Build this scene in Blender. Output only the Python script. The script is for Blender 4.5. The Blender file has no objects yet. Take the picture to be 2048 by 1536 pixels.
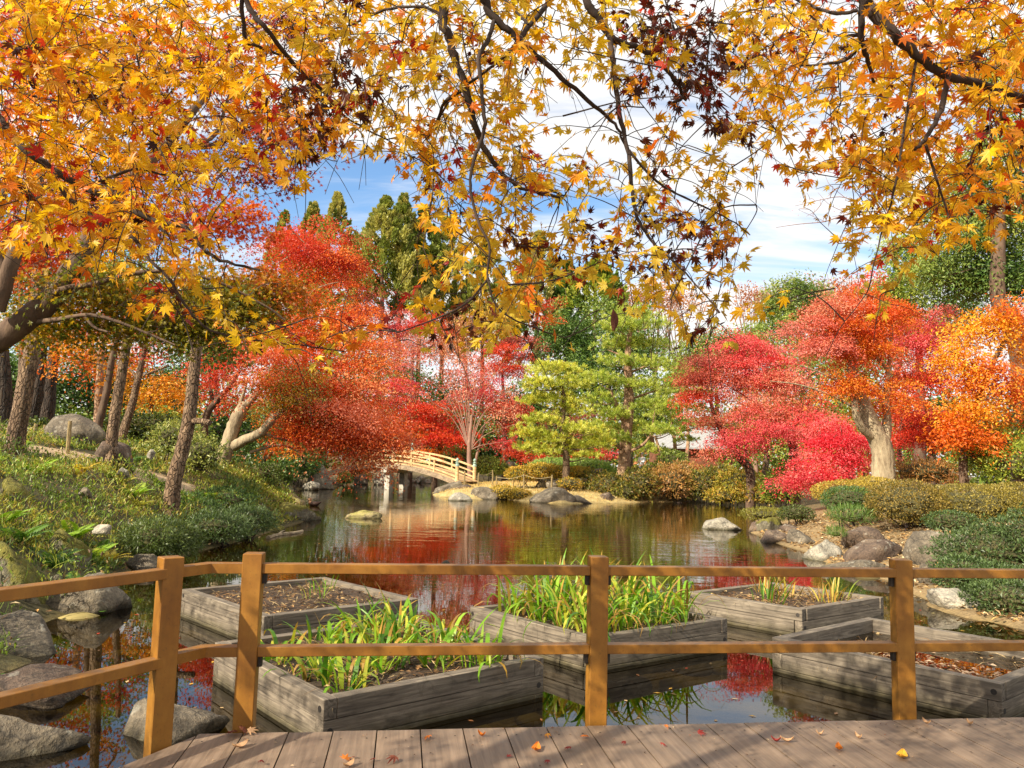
import bpy, bmesh, math, random
import numpy as np
from mathutils import Vector, Matrix, noise as mnoise

# ------------------------------------------------------------------ camera, sky, sun, exposure
SC = bpy.context.scene
COL = SC.collection
F_PX = 1540.0
CAM_H = 1.47
PITCH, ROLL = math.radians(5.93), math.radians(1.5)
cam_data = bpy.data.cameras.new('camera')
cam = bpy.data.objects.new('camera', cam_data)
COL.objects.link(cam)
cam_data.sensor_width = 36.0
cam_data.lens = 36.0 * F_PX / 2048.0
cam_data.clip_start = 0.05
cam_data.clip_end = 3000.0
CAM_ROT = Matrix.Rotation(math.pi / 2 + PITCH, 3, 'X') @ Matrix.Rotation(ROLL, 3, 'Z')
cam.matrix_world = Matrix.Translation((0, 0, CAM_H)) @ CAM_ROT.to_4x4()
SC.camera = cam

SUN_AZ, SUN_EL = math.radians(-130), math.radians(33)
world = bpy.data.worlds.new("World")
SC.world = world
world.use_nodes = True
wn, wl = world.node_tree.nodes, world.node_tree.links
bg = wn['Background']
bg.inputs['Strength'].default_value = 0.105
sky = wn.new('ShaderNodeTexSky')
sky.sky_type = 'NISHITA'
sky.sun_disc = False
sky.sun_elevation = SUN_EL
sky.sun_rotation = SUN_AZ
sky.air_density = 1.0
sky.dust_density = 0.6
sky.ozone_density = 1.6
# streaky clouds: noise over the sky dome's own direction, flattened to a cloud layer
tc = wn.new('ShaderNodeTexCoord')
sep = wn.new('ShaderNodeSeparateXYZ')
wl.new(tc.outputs['Generated'], sep.inputs[0])
def wmath(op, a, b=None):
    n = wn.new('ShaderNodeMath'); n.operation = op
    for i, v in enumerate((a, b)):
        if v is None: continue
        if isinstance(v, (int, float)): n.inputs[i].default_value = v
        else: wl.new(v, n.inputs[i])
    return n.outputs[0]
zz = wmath('ADD', wmath('MAXIMUM', sep.outputs['Z'], 0.0), 0.12)
cmb = wn.new('ShaderNodeCombineXYZ')
wl.new(wmath('DIVIDE', sep.outputs['X'], zz), cmb.inputs['X'])
wl.new(wmath('DIVIDE', sep.outputs['Y'], zz), cmb.inputs['Y'])
def cloud_noise(scale, rot, loc, detail, dist):
    mp = wn.new('ShaderNodeMapping')
    mp.inputs['Scale'].default_value = scale
    mp.inputs['Rotation'].default_value = (0, 0, rot)
    mp.inputs['Location'].default_value = loc
    wl.new(cmb.outputs[0], mp.inputs[0])
    n = wn.new('ShaderNodeTexNoise')
    n.inputs['Scale'].default_value = 1.0
    n.inputs['Detail'].default_value = detail
    n.inputs['Roughness'].default_value = 0.55
    n.inputs['Distortion'].default_value = dist
    wl.new(mp.outputs[0], n.inputs['Vector'])
    return n.outputs['Fac']
c1 = cloud_noise((0.42, 1.0, 1.0), 0.25, (3.3, 1.45, 0), 6.0, 0.5)
c2 = cloud_noise((1.3, 4.4, 1.0), 0.35, (7.7, 0.9, 0), 8.0, 0.8)
cs = wmath('ADD', wmath('MULTIPLY', c1, 0.72), wmath('MULTIPLY', c2, 0.28))
ramp = wn.new('ShaderNodeMapRange')
ramp.interpolation_type = 'SMOOTHSTEP'
ramp.inputs['From Min'].default_value = 0.36
ramp.inputs['From Max'].default_value = 0.505
wl.new(cs, ramp.inputs['Value'])
shade = wn.new('ShaderNodeMapRange')
shade.inputs['From Min'].default_value = 0.3
shade.inputs['From Max'].default_value = 0.75
shade.inputs['To Min'].default_value = 0.88
shade.inputs['To Max'].default_value = 1.05
wl.new(c2, shade.inputs['Value'])
ccol = wn.new('ShaderNodeVectorMath'); ccol.operation = 'SCALE'
ccol.inputs[0].default_value = (6.3, 6.2, 6.05)
wl.new(shade.outputs[0], ccol.inputs['Scale'])
sat = wn.new('ShaderNodeHueSaturation')
sat.inputs['Saturation'].default_value = 1.15
sat.inputs['Value'].default_value = 1.25
wl.new(sky.outputs[0], sat.inputs['Color'])
mixc = wn.new('ShaderNodeMix'); mixc.data_type = 'RGBA'
wl.new(ramp.outputs[0], mixc.inputs['Factor'])
wl.new(sat.outputs['Color'], mixc.inputs['A'])
wl.new(ccol.outputs[0], mixc.inputs['B'])
wl.new(mixc.outputs['Result'], bg.inputs['Color'])

SUN_DIR = Vector((math.sin(SUN_AZ) * math.cos(SUN_EL), math.cos(SUN_AZ) * math.cos(SUN_EL), math.sin(SUN_EL)))
sl = bpy.data.lights.new('sun', 'SUN')
sl.energy = 5.0
sl.angle = math.radians(0.53)
sl.color = (1.0, 0.89, 0.72)
so = bpy.data.objects.new('sun', sl)
so.rotation_euler = SUN_DIR.to_track_quat('Z', 'Y').to_euler()
so.location = (-30, -20, 40)
COL.objects.link(so)

SC.view_settings.view_transform = 'Standard'
SC.view_settings.look = 'None'
SC.view_settings.gamma = 1.0
SC.view_settings.use_curve_mapping = False
SC.view_settings.exposure = 0.85
SC.render.engine = 'CYCLES'
cy = SC.cycles
cy.max_bounces = 8
cy.diffuse_bounces = 3
cy.glossy_bounces = 3
cy.transmission_bounces = 4
cy.transparent_max_bounces = 8
cy.caustics_reflective = False
cy.caustics_refractive = False
cy.sample_clamp_indirect = 6.0
cy.use_denoising = True

# ------------------------------------------------------------------ helpers
R3 = np.array(CAM_ROT)
def ray(px, py):
    return R3 @ np.array([(px - 1024.0) / F_PX, -(py - 768.0) / F_PX, -1.0])
def P(px, py, d):
    """world point seen at a pixel of the photograph, d metres ahead"""
    r = ray(px, py)
    return np.array([0, 0, CAM_H]) + r * (d / r[1])
def G(px, py, z=0.0):
    r = ray(px, py)
    return np.array([0, 0, CAM_H]) + r * ((z - CAM_H) / r[2])
WATER = -0.35

def lin(h):
    h = h.lstrip('#')
    c = np.array([int(h[i:i + 2], 16) / 255.0 for i in (0, 2, 4)])
    return np.where(c <= 0.04045, c / 12.92, ((c + 0.055) / 1.055) ** 2.4)
def pal(*hs):
    return np.array([lin(h) for h in hs])
def rng(seed):
    return np.random.default_rng(seed)
def unit(v):
    v = np.asarray(v, float)
    return v / np.maximum(np.linalg.norm(v, axis=-1, keepdims=True), 1e-9)

class MB:
    """collects vertices, faces (any corner count) and one colour per face; builds ONE mesh object"""
    def __init__(s):
        s.v, s.f, s.c, s.n = [], [], [], 0
    def add(s, V, F, C=None):
        V = np.asarray(V, float).reshape(-1, 3)
        F = np.asarray(F, int)
        if len(F) == 0: return
        s.v.append(V); s.f.append(F + s.n)
        if C is None: C = np.ones((len(F), 3)) * 0.5
        C = np.asarray(C, float)
        if C.ndim == 1 or len(C) == 1: C = np.tile(C.reshape(1, 3), (len(F), 1))
        s.c.append(C); s.n += len(V)
    def build(s, name, mat, parent=None, loc=None, smooth=False, kind=None):
        V = np.concatenate(s.v)
        loc = np.zeros(3) if loc is None else np.asarray(loc, float)
        if parent is not None:
            off = np.array(parent.matrix_basis.translation)
            p = parent.parent
            while p is not None:
                off = off + np.array(p.matrix_basis.translation); p = p.parent
        else:
            off = 0
        V = V - loc - off if parent is not None else V - loc
        me = bpy.data.meshes.new(name)
        tot = np.concatenate([np.full(len(f), f.shape[1], np.int32) for f in s.f])
        idx = np.concatenate([f.ravel() for f in s.f]).astype(np.int32)
        st = np.concatenate([[0], np.cumsum(tot)[:-1]]).astype(np.int32)
        me.vertices.add(len(V)); me.vertices.foreach_set('co', V.ravel().astype(np.float32))
        me.loops.add(len(idx)); me.loops.foreach_set('vertex_index', idx)
        me.polygons.add(len(tot)); me.polygons.foreach_set('loop_start', st); me.polygons.foreach_set('loop_total', tot)
        me.polygons.foreach_set('use_smooth', np.full(len(tot), bool(smooth)))
        C = np.concatenate(s.c)
        at = me.attributes.new('col', 'FLOAT_COLOR', 'FACE')
        at.data.foreach_set('color', np.concatenate([C, np.ones((len(C), 1))], 1).ravel().astype(np.float32))
        me.update(calc_edges=True)
        me.materials.append(mat)
        o = bpy.data.objects.new(name, me)
        COL.objects.link(o)
        o.location = loc
        if parent is not None: o.parent = parent
        if kind: o['kind'] = kind
        return o

def tag(o, label=None, cat=None, group=None, kind=None):
    if label: o['label'] = label
    if cat: o['category'] = cat
    if group: o['group'] = group
    if kind: o['kind'] = kind
    return o
def thing(name, label, cat, loc, group=None):
    o = bpy.data.objects.new(name, None)
    o.empty_display_size = 0.1
    o.location = [float(a) for a in loc]
    COL.objects.link(o)
    return tag(o, label, cat, group)

def spline(pts, n=4):
    pts = np.asarray(pts, float)
    if len(pts) < 3: 
        t = np.linspace(0, 1, n + 1)[:, None]
        return pts[0] * (1 - t) + pts[-1] * t
    e = np.vstack([2 * pts[0] - pts[1], pts, 2 * pts[-1] - pts[-2]])
    out = []
    for i in range(1, len(e) - 2):
        a, b, c, d = e[i - 1], e[i], e[i + 1], e[i + 2]
        for t in np.linspace(0, 1, n, endpoint=False):
            out.append(0.5 * (2 * b + (c - a) * t + (2 * a - 5 * b + 4 * c - d) * t * t + (3 * b - a - 3 * c + d) * t ** 3))
    out.append(pts[-1])
    return np.array(out)

def tube(mb, pts, rad, seg=6, C=None, rough=0.0, rg=None, cap=True):
    pts = np.asarray(pts, float); n = len(pts)
    rad = np.interp(np.linspace(0, 1, n), np.linspace(0, 1, len(rad)), rad)
    T = unit(np.gradient(pts, axis=0))
    ref = np.array([0.0, 0.0, 1.0]) if abs(T[0][2]) < 0.9 else np.array([1.0, 0, 0])
    N = np.zeros_like(T)
    N[0] = unit(np.cross(np.cross(T[0], ref), T[0]))
    for i in range(1, n):
        N[i] = unit(N[i - 1] - T[i] * np.dot(N[i - 1], T[i]))
    B = np.cross(T, N)
    a = np.linspace(0, 2 * math.pi, seg, endpoint=False)
    rr = np.ones((n, seg))
    if rough and rg is not None: rr += rg.normal(0, rough, (n, seg))
    V = pts[:, None] + (N[:, None] * np.cos(a)[None, :, None] + B[:, None] * np.sin(a)[None, :, None]) * (rad[:, None] * rr)[..., None]
    i0 = np.arange(n - 1)[:, None] * seg; j = np.arange(seg)[None]; j2 = (j + 1) % seg
    Fq = np.stack([i0 + j, i0 + j2, i0 + seg + j2, i0 + seg + j], -1).reshape(-1, 4)
    mb.add(V.reshape(-1, 3), Fq, C)
    if cap:
        mb.add(V[-1], np.arange(seg)[None], None if C is None else C)
        mb.add(V[0], np.arange(seg)[::-1][None], None if C is None else C)

def box(mb, c, sx, sy, sz, ux=(1, 0, 0), bev=0.0, C=None, uz=(0, 0, 1)):
    """box with centre c, sizes along ux, uz x ux, uz; optional small chamfer"""
    c = np.asarray(c, float); ux = unit(ux); uz = unit(uz); uy = np.cross(uz, ux)
    h = np.array([sx, sy, sz]) / 2
    if bev <= 0:
        s = np.array([[x, y, z] for z in (-1, 1) for y in (-1, 1) for x in (-1, 1)], float) * h
        Fq = [[0, 2, 3, 1], [4, 5, 7, 6], [0, 1, 5, 4], [2, 6, 7, 3], [0, 4, 6, 2], [1, 3, 7, 5]]
        V = c + s[:, :1] * ux + s[:, 1:2] * uy + s[:, 2:] * uz
        mb.add(V, Fq, C); return
    bm = bmesh.new()
    bmesh.ops.create_cube(bm, size=1.0)
    for v in bm.verts: v.co = Vector((v.co.x * sx, v.co.y * sy, v.co.z * sz))
    bmesh.ops.bevel(bm, geom=list(bm.edges), offset=bev, segments=1, affect='EDGES', profile=0.5)
    bm.verts.index_update()
    s = np.array([v.co[:] for v in bm.verts])
    V = c + s[:, :1] * ux + s[:, 1:2] * uy + s[:, 2:] * uz
    base = mb.n
    groups = {}
    for f in bm.faces: groups.setdefault(len(f.verts), []).append([v.index for v in f.verts])
    first = True
    for k, fl in groups.items():
        fl = np.array(fl)
        if first:
            mb.add(V, fl, C); first = False
        else:
            mb.v.append(np.zeros((0, 3))); mb.f.append(fl + base)
            mb.c.append(np.ones((len(fl), 3)) * 0.5 if C is None else np.tile(np.asarray(C, float), (len(fl), 1)))
    bm.free()

# ------------------------------------------------------------------ materials (all procedural)
def newmat(name):
    m = bpy.data.materials.new(name); m.use_nodes = True
    return m, m.node_tree.nodes, m.node_tree.links, m.node_tree.nodes['Principled BSDF']
def nz(nt, ln, vec, scale, detail=4.0, rough=0.55, dist=0.0):
    n = nt.new('ShaderNodeTexNoise')
    n.inputs['Scale'].default_value = scale; n.inputs['Detail'].default_value = detail
    n.inputs['Roughness'].default_value = rough; n.inputs['Distortion'].default_value = dist
    if vec is not None: ln.new(vec, n.inputs['Vector'])
    return n.outputs['Fac']
def rampc(nt, ln, fac, stops):
    r = nt.new('ShaderNodeValToRGB')
    while len(r.color_ramp.elements) < len(stops): r.color_ramp.elements.new(0.5)
    for e, (p, c) in zip(r.color_ramp.elements, stops):
        e.position = p; c = lin(c) if isinstance(c, str) else c
        e.color = (*[float(x) for x in c], 1)
    ln.new(fac, r.inputs[0])
    return r.outputs[0]
def mixrgb(nt, ln, fac, a, b, blend='MIX'):
    m = nt.new('ShaderNodeMix'); m.data_type = 'RGBA'; m.blend_type = blend
    for k, v in (('Factor', fac), ('A', a), ('B', b)):
        if isinstance(v, (int, float)): m.inputs[k].default_value = v
        elif isinstance(v, (tuple, list, np.ndarray)): m.inputs[k].default_value = (*[float(x) for x in v[:3]], 1)
        else: ln.new(v, m.inputs[k])
    return m.outputs['Result']
def bump(nt, ln, h, strength, dist=0.02):
    b = nt.new('ShaderNodeBump'); b.inputs['Strength'].default_value = strength; b.inputs['Distance'].default_value = dist
    ln.new(h, b.inputs['Height'])
    return b.outputs[0]
def objco(nt): 
    return nt.new('ShaderNodeTexCoord').outputs['Object']
def mapping(nt, ln, vec, scale):
    m = nt.new('ShaderNodeMapping'); m.inputs['Scale'].default_value = scale
    ln.new(vec, m.inputs[0]); return m.outputs[0]
def geopos(nt): return nt.new('ShaderNodeNewGeometry').outputs['Position']

def leaf_material(name, trans=0.45, rough=0.45, spec=0.35, tint=(1.15, 1.0, 0.8)):
    m, nt, ln, b = newmat(name)
    a = nt.new('ShaderNodeAttribute'); a.attribute_name = 'col'
    b.inputs['Roughness'].default_value = rough
    b.inputs['Specular IOR Level'].default_value = spec
    ln.new(a.outputs['Color'], b.inputs['Base Color'])
    t = nt.new('ShaderNodeBsdfTranslucent')
    ln.new(mixrgb(nt, ln, 1.0, a.outputs['Color'], tint, 'MULTIPLY'), t.inputs['Color'])
    mx = nt.new('ShaderNodeMixShader'); mx.inputs[0].default_value = trans
    ln.new(b.outputs[0], mx.inputs[1]); ln.new(t.outputs[0], mx.inputs[2])
    ln.new(mx.outputs[0], nt['Material Output'].inputs['Surface'])
    return m
def bark_material(name, stops, sc=6.0, stretch=0.25, bs=0.6, dist=0.03, plates=0.0):
    m, nt, ln, b = newmat(name)
    v = mapping(nt, ln, geopos(nt), (1, 1, stretch))
    f = nz(nt, ln, v, sc, 6, 0.65, 0.4)
    f2 = nz(nt, ln, geopos(nt), sc * 0.35, 3)
    c = rampc(nt, ln, f, stops)
    c = mixrgb(nt, ln, 0.35, c, rampc(nt, ln, f2, [(0.3, stops[0][1]), (0.7, stops[-1][1])]))
    h = f
    if plates:
        vo = nt.new('ShaderNodeTexVoronoi'); vo.feature = 'DISTANCE_TO_EDGE'; vo.inputs['Scale'].default_value = plates
        nv = nt.new('ShaderNodeVectorMath'); nv.operation = 'ADD'
        wv = nt.new('ShaderNodeTexNoise'); wv.inputs['Scale'].default_value = 5.0; ln.new(geopos(nt), wv.inputs['Vector'])
        ln.new(v, nv.inputs[0])
        sv = nt.new('ShaderNodeVectorMath'); sv.operation = 'SCALE'; sv.inputs['Scale'].default_value = 0.12; ln.new(wv.outputs['Color'], sv.inputs[0]); ln.new(sv.outputs[0], nv.inputs[1])
        ln.new(nv.outputs[0], vo.inputs['Vector'])
        pf = rampc(nt, ln, vo.outputs['Distance'], [(0.0, (0, 0, 0)), (0.16, (1, 1, 1))])
        c = mixrgb(nt, ln, pf, mixrgb(nt, ln, 1.0, c, (0.6, 0.54, 0.48), 'MULTIPLY'), c)
        ad = nt.new('ShaderNodeMath'); ad.operation = 'MULTIPLY_ADD'; ln.new(f, ad.inputs[0]); ad.inputs[1].default_value = 0.5
        sp_ = nt.new('ShaderNodeSeparateColor'); ln.new(pf, sp_.inputs[0]); ln.new(sp_.outputs[0], ad.inputs[2]); h = ad.outputs[0]
    ln.new(c, b.inputs['Base Color'])
    b.inputs['Roughness'].default_value = 0.9
    ln.new(bump(nt, ln, h, bs, dist), b.inputs['Normal'])
    return m
MAT = {}
MAT['leaf'] = leaf_material('maple leaf', 0.5, 0.4, 0.4, (1.05, 1.06, 0.8))
MAT['far_leaf'] = leaf_material('small leaf', 0.4, 0.5, 0.5)
MAT['evergreen'] = leaf_material('evergreen leaf', 0.35, 0.45, 0.5, (1.1, 1.1, 0.6))
MAT['needle'] = leaf_material('pine needle', 0.42, 0.45, 0.5, (1.1, 1.05, 0.6))
MAT['blade'] = leaf_material('iris blade', 0.4, 0.4, 0.4, (1.1, 1.1, 0.5))
MAT['litter'] = leaf_material('dry leaf', 0.15, 0.7, 0.2)
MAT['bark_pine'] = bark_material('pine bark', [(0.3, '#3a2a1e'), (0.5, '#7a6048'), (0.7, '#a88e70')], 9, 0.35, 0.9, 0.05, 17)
MAT['bark_red'] = bark_material('red pine bark', [(0.3, '#745444'), (0.5, '#a68266'), (0.72, '#c2a482')], 5, 0.4, 0.6, 0.04, 5)
MAT['bark_maple'] = bark_material('maple bark', [(0.3, '#3a2c22'), (0.5, '#5c4636'), (0.7, '#7a644e')], 9, 0.28, 0.9, 0.03)
MAT['bark_dark'] = bark_material('dark bark', [(0.3, '#1c1512'), (0.55, '#352822'), (0.75, '#54443a')], 30, 0.4, 0.4, 0.004)
MAT['bark_shade'] = bark_material('shaded furrowed bark', [(0.3, '#1e1813'), (0.5, '#3c3026'), (0.7, '#5c4c3c')], 10, 0.25, 1.0, 0.06, 9)  # darker maple bark: the wood's shade is put into the colour
MAT['bark_pale'] = bark_material('pale bark', [(0.3, '#4e4030'), (0.42, '#86745a'), (0.58, '#ac9a7a'), (0.78, '#c4b594')], 8, 0.2, 1.0, 0.06)
MAT['twig'] = bark_material('bare twig', [(0.3, '#6e5044'), (0.6, '#94705e'), (0.8, '#b0907e')], 8, 0.4, 0.2, 0.01)

def wet_band(nt, ln, c, g, hgt, col=(0.30, 0.29, 0.2)):
    """algae and damp staining just above the pond's surface"""
    s = nt.new('ShaderNodeSeparateXYZ'); ln.new(g, s.inputs[0])
    m = nt.new('ShaderNodeMath'); m.operation = 'MULTIPLY_ADD'; ln.new(nz(nt, ln, g, 9, 4, 0.6), m.inputs[0]); m.inputs[1].default_value = -0.12; ln.new(s.outputs['Z'], m.inputs[2])
    r = nt.new('ShaderNodeMapRange'); r.inputs['From Min'].default_value = WATER - 0.06; r.inputs['From Max'].default_value = WATER - 0.06 + hgt
    r.inputs['To Min'].default_value = 1.0; r.inputs['To Max'].default_value = 0.0
    ln.new(m.outputs[0], r.inputs['Value'])
    return mixrgb(nt, ln, r.outputs[0], c, mixrgb(nt, ln, 1.0, c, col, 'MULTIPLY'))
def rock_material(name, stops, moss=0.0, mosscol=('#5a5a1c', '#7a7228'), sc=2.2):
    m, nt, ln, b = newmat(name)
    g = geopos(nt)
    f = nz(nt, ln, g, sc, 8, 0.65, 0.6)
    c = rampc(nt, ln, f, stops)
    sp = nz(nt, ln, g, sc * 12, 4, 0.7)
    c = mixrgb(nt, ln, 0.5, c, rampc(nt, ln, sp, [(0.35, '#2a2824'), (0.5, '#8a8478'), (0.7, '#cfc8b8')]), 'OVERLAY')
    # pale lichen patches
    li = nz(nt, ln, g, sc * 2.7, 5, 0.6)
    lf = rampc(nt, ln, li, [(0.60, (0, 0, 0)), (0.66, (1, 1, 1))])
    c = mixrgb(nt, ln, mixrgb(nt, ln, 1.0, lf, (0.45, 0.45, 0.45), 'MULTIPLY'), c, lin('#b8b2a0'))
    if moss > 0:
        ge = nt.new('ShaderNodeNewGeometry'); s = nt.new('ShaderNodeSeparateXYZ'); ln.new(ge.outputs['Normal'], s.inputs[0])
        ad = nt.new('ShaderNodeMath'); ad.operation = 'ADD'; ln.new(s.outputs['Z'], ad.inputs[0])
        mn = nz(nt, ln, g, sc * 1.3, 5, 0.6); ln.new(mn, ad.inputs[1])
        mr = nt.new('ShaderNodeMapRange'); mr.inputs['From Min'].default_value = 1.45 - moss; mr.inputs['From Max'].default_value = 1.6 - moss
        ln.new(ad.outputs[0], mr.inputs['Value'])
        mc = rampc(nt, ln, nz(nt, ln, g, sc * 9, 5, 0.7), [(0.35, mosscol[0]), (0.65, mosscol[1])])
        c = mixrgb(nt, ln, mr.outputs[0], c, mc)
    vo = nt.new('ShaderNodeTexVoronoi'); vo.feature = 'DISTANCE_TO_EDGE'; vo.inputs['Scale'].default_value = sc * 0.9
    wv = nt.new('ShaderNodeTexNoise'); wv.inputs['Scale'].default_value = 2.5; wv.inputs['Detail'].default_value = 6; ln.new(g, wv.inputs['Vector'])
    va = nt.new('ShaderNodeVectorMath'); va.operation = 'ADD'; ln.new(g, va.inputs[0])
    vs = nt.new('ShaderNodeVectorMath'); vs.operation = 'SCALE'; vs.inputs['Scale'].default_value = 0.7; ln.new(wv.outputs['Color'], vs.inputs[0]); ln.new(vs.outputs[0], va.inputs[1])
    ln.new(va.outputs[0], vo.inputs['Vector'])
    ck = rampc(nt, ln, vo.outputs['Distance'], [(0.0, (0.25, 0.25, 0.25)), (0.035, (1, 1, 1))])
    c = mixrgb(nt, ln, 0.75, c, ck, 'MULTIPLY')
    c = wet_band(nt, ln, c, g, 0.10)
    ln.new(c, b.inputs['Base Color'])
    b.inputs['Roughness'].default_value = 0.85
    h = nt.new('ShaderNodeMath'); h.operation = 'MULTIPLY_ADD'; ln.new(sp, h.inputs[0]); h.inputs[1].default_value = 0.35; ln.new(f, h.inputs[2])
    ln.new(bump(nt, ln, h.outputs[0], 1.0, 0.09), b.inputs['Normal'])
    return m
MAT['rock_grey'] = rock_material('grey rock', [(0.3, '#4c4539'), (0.5, '#7c7262'), (0.72, '#a89c86')])
MAT['rock_pale'] = rock_material('pale rock', [(0.3, '#8a8478'), (0.5, '#b4ae9e'), (0.72, '#d4cebe')])
MAT['rock_brown'] = rock_material('brown rock', [(0.3, '#463830'), (0.5, '#6e5c4e'), (0.72, '#94826e')])
MAT['rock_moss'] = rock_material('mossy rock', [(0.3, '#4a463a'), (0.5, '#7a7460'), (0.72, '#a09a82')], 0.75)
MAT['rock_yellow'] = rock_material('yellow lichened rock', [(0.3, '#7a704c'), (0.5, '#b4a878'), (0.72, '#d8cea0')], 0.12, ('#a09a4c', '#c4bc70'))

def wood_material(name, stops, along='X', sc=18.0, bs=0.3, rough=0.75, knots=False, coat=0.0, stain=None, wet=0.0):
    m, nt, ln, b = newmat(name)
    o = objco(nt)
    s = {'X': (0.06, 1, 1), 'Y': (1, 0.06, 1), 'Z': (1, 1, 0.06)}[along]
    v = mapping(nt, ln, o, s)
    f = nz(nt, ln, v, sc, 7, 0.6, 1.2)
    f2 = nz(nt, ln, o, 2.2, 4, 0.6)
    ri = nt.new('ShaderNodeNewGeometry').outputs['Random Per Island']
    c = rampc(nt, ln, f, stops)
    c = mixrgb(nt, ln, 0.5, c, rampc(nt, ln, f2, [(0.3, (0.28, 0.27, 0.26)), (0.7, (0.72, 0.72, 0.72))]), 'OVERLAY')
    c = mixrgb(nt, ln, 0.35, c, rampc(nt, ln, ri, [(0, (0.36, 0.36, 0.36)), (1, (0.64, 0.63, 0.6))]), 'OVERLAY')
    if stain is not None:
        sf = rampc(nt, ln, nz(nt, ln, o, 7.0, 6, 0.7, 0.5), [(0.56, (0, 0, 0)), (0.72, (1, 1, 1))])
        c = mixrgb(nt, ln, mixrgb(nt, ln, 1.0, sf, (0.55,) * 3, 'MULTIPLY'), c, lin(stain))
    if wet: c = wet_band(nt, ln, c, geopos(nt), wet, (0.36, 0.36, 0.22))
    ln.new(c, b.inputs['Base Color'])
    b.inputs['Roughness'].default_value = rough
    b.inputs['Coat Weight'].default_value = coat
    ln.new(bump(nt, ln, f, bs, 0.006), b.inputs['Normal'])
    return m
MAT['grey_wood'] = wood_material('weathered grey timber', [(0.25, '#3a332b'), (0.45, '#6a6053'), (0.6, '#857a6a'), (0.78, '#a09482')], 'X', 26, 0.8, 0.85, stain='#3e382c', wet=0.12)
MAT['bridge_wood'] = wood_material('bridge timber', [(0.3, '#a07c50'), (0.5, '#c8a474'), (0.7, '#e0c092')], 'X', 8, 0.3, stain='#7a6040')
MAT['bridge_dark'] = wood_material('old bridge beam', [(0.3, '#5c4c3a'), (0.5, '#8a7760'), (0.7, '#a8977c')], 'X', 8, 0.4)

def paint_material():
    m, nt, ln, b = newmat('brown railing paint')
    o = geopos(nt)
    f = nz(nt, ln, o, 5, 5, 0.6)
    c = rampc(nt, ln, f, [(0.3, '#7c5016'), (0.5, '#8c5e1c'), (0.7, '#9a6c26')])
    sc = nz(nt, ln, o, 60, 5, 0.7)
    c = mixrgb(nt, ln, rampc(nt, ln, sc, [(0.58, (0, 0, 0)), (0.72, (0.55, 0.55, 0.55))]), c, lin('#4e361a'))
    gr = nz(nt, ln, mapping(nt, ln, o, (1, 1, 0.25)), 14, 6, 0.7, 0.8)
    c = mixrgb(nt, ln, 0.4, c, rampc(nt, ln, gr, [(0.35, (0.36, 0.36, 0.36)), (0.65, (0.62, 0.62, 0.62))]), 'OVERLAY')
    ge = nt.new('ShaderNodeNewGeometry'); s = nt.new('ShaderNodeSeparateXYZ'); ln.new(ge.outputs['Normal'], s.inputs[0])
    up = nt.new('ShaderNodeMapRange'); up.inputs['From Min'].default_value = 0.8; up.inputs['From Max'].default_value = 0.95
    ln.new(s.outputs['Z'], up.inputs['Value'])
    wear = nz(nt, ln, mapping(nt, ln, o, (1, 1, 1)), 9, 6, 0.7)
    wf = nt.new('ShaderNodeMath'); wf.operation = 'MULTIPLY'
    ln.new(rampc(nt, ln, wear, [(0.40, (0, 0, 0)), (0.62, (1, 1, 1))]), wf.inputs[0]); ln.new(up.outputs[0], wf.inputs[1])
    c = mixrgb(nt, ln, wf.outputs[0], c, lin('#80603e'))
    ln.new(c, b.inputs['Base Color'])
    b.inputs['Roughness'].default_value = 0.5
    ln.new(bump(nt, ln, nz(nt, ln, o, 180, 3), 0.15, 0.002), b.inputs['Normal'])
    return m
MAT['paint'] = paint_material()

def deck_material():
    m, nt, ln, b = newmat('deck boards')
    o = objco(nt)
    v = mapping(nt, ln, o, (1, 0.05, 1))
    f = nz(nt, ln, v, 40, 6, 0.6, 0.6)
    f2 = nz(nt, ln, o, 3.0, 5, 0.65)
    ri = nt.new('ShaderNodeNewGeometry').outputs['Random Per Island']
    c = rampc(nt, ln, f, [(0.3, '#69594a'), (0.5, '#7a6857'), (0.7, '#8a7765')])
    c = mixrgb(nt, ln, 0.55, c, rampc(nt, ln, f2, [(0.3, (0.3, 0.29, 0.27)), (0.7, (0.68, 0.67, 0.65))]), 'OVERLAY')
    c = mixrgb(nt, ln, 0.3, c, rampc(nt, ln, ri, [(0, (0.36, 0.36, 0.36)), (1, (0.64, 0.63, 0.61))]), 'OVERLAY')
    sp = nz(nt, ln, o, 90, 4, 0.7)
    c = mixrgb(nt, ln, rampc(nt, ln, sp, [(0.66, (0, 0, 0)), (0.74, (0.6, 0.6, 0.6))]), c, lin('#4a3c30'))
    ln.new(c, b.inputs['Base Color'])
    ln.new(rampc(nt, ln, f2, [(0.3, (0.45,) * 3), (0.7, (0.75,) * 3)]), b.inputs['Roughness'])
    ln.new(bump(nt, ln, f, 0.25, 0.004), b.inputs['Normal'])
    return m
MAT['deck'] = deck_material()

def ground_material():
    m, nt, ln, b = newmat('ground')
    a = nt.new('ShaderNodeAttribute'); a.attribute_name = 'zone'
    g = geopos(nt)
    f = nz(nt, ln, g, 2.5, 7, 0.7)
    f2 = nz(nt, ln, g, 22, 5, 0.7)
    c = mixrgb(nt, ln, 0.6, a.outputs['Color'], rampc(nt, ln, f, [(0.3, (0.2, 0.2, 0.2)), (0.7, (0.8, 0.8, 0.8))]), 'OVERLAY')
    c = mixrgb(nt, ln, 0.6, c, rampc(nt, ln, f2, [(0.3, (0.15, 0.15, 0.15)), (0.7, (0.85, 0.85, 0.85))]), 'OVERLAY')
    ln.new(c, b.inputs['Base Color']); b.inputs['Roughness'].default_value = 0.95
    ln.new(bump(nt, ln, f2, 0.6, 0.04), b.inputs['Normal'])
    return m
MAT['ground'] = ground_material()

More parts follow.
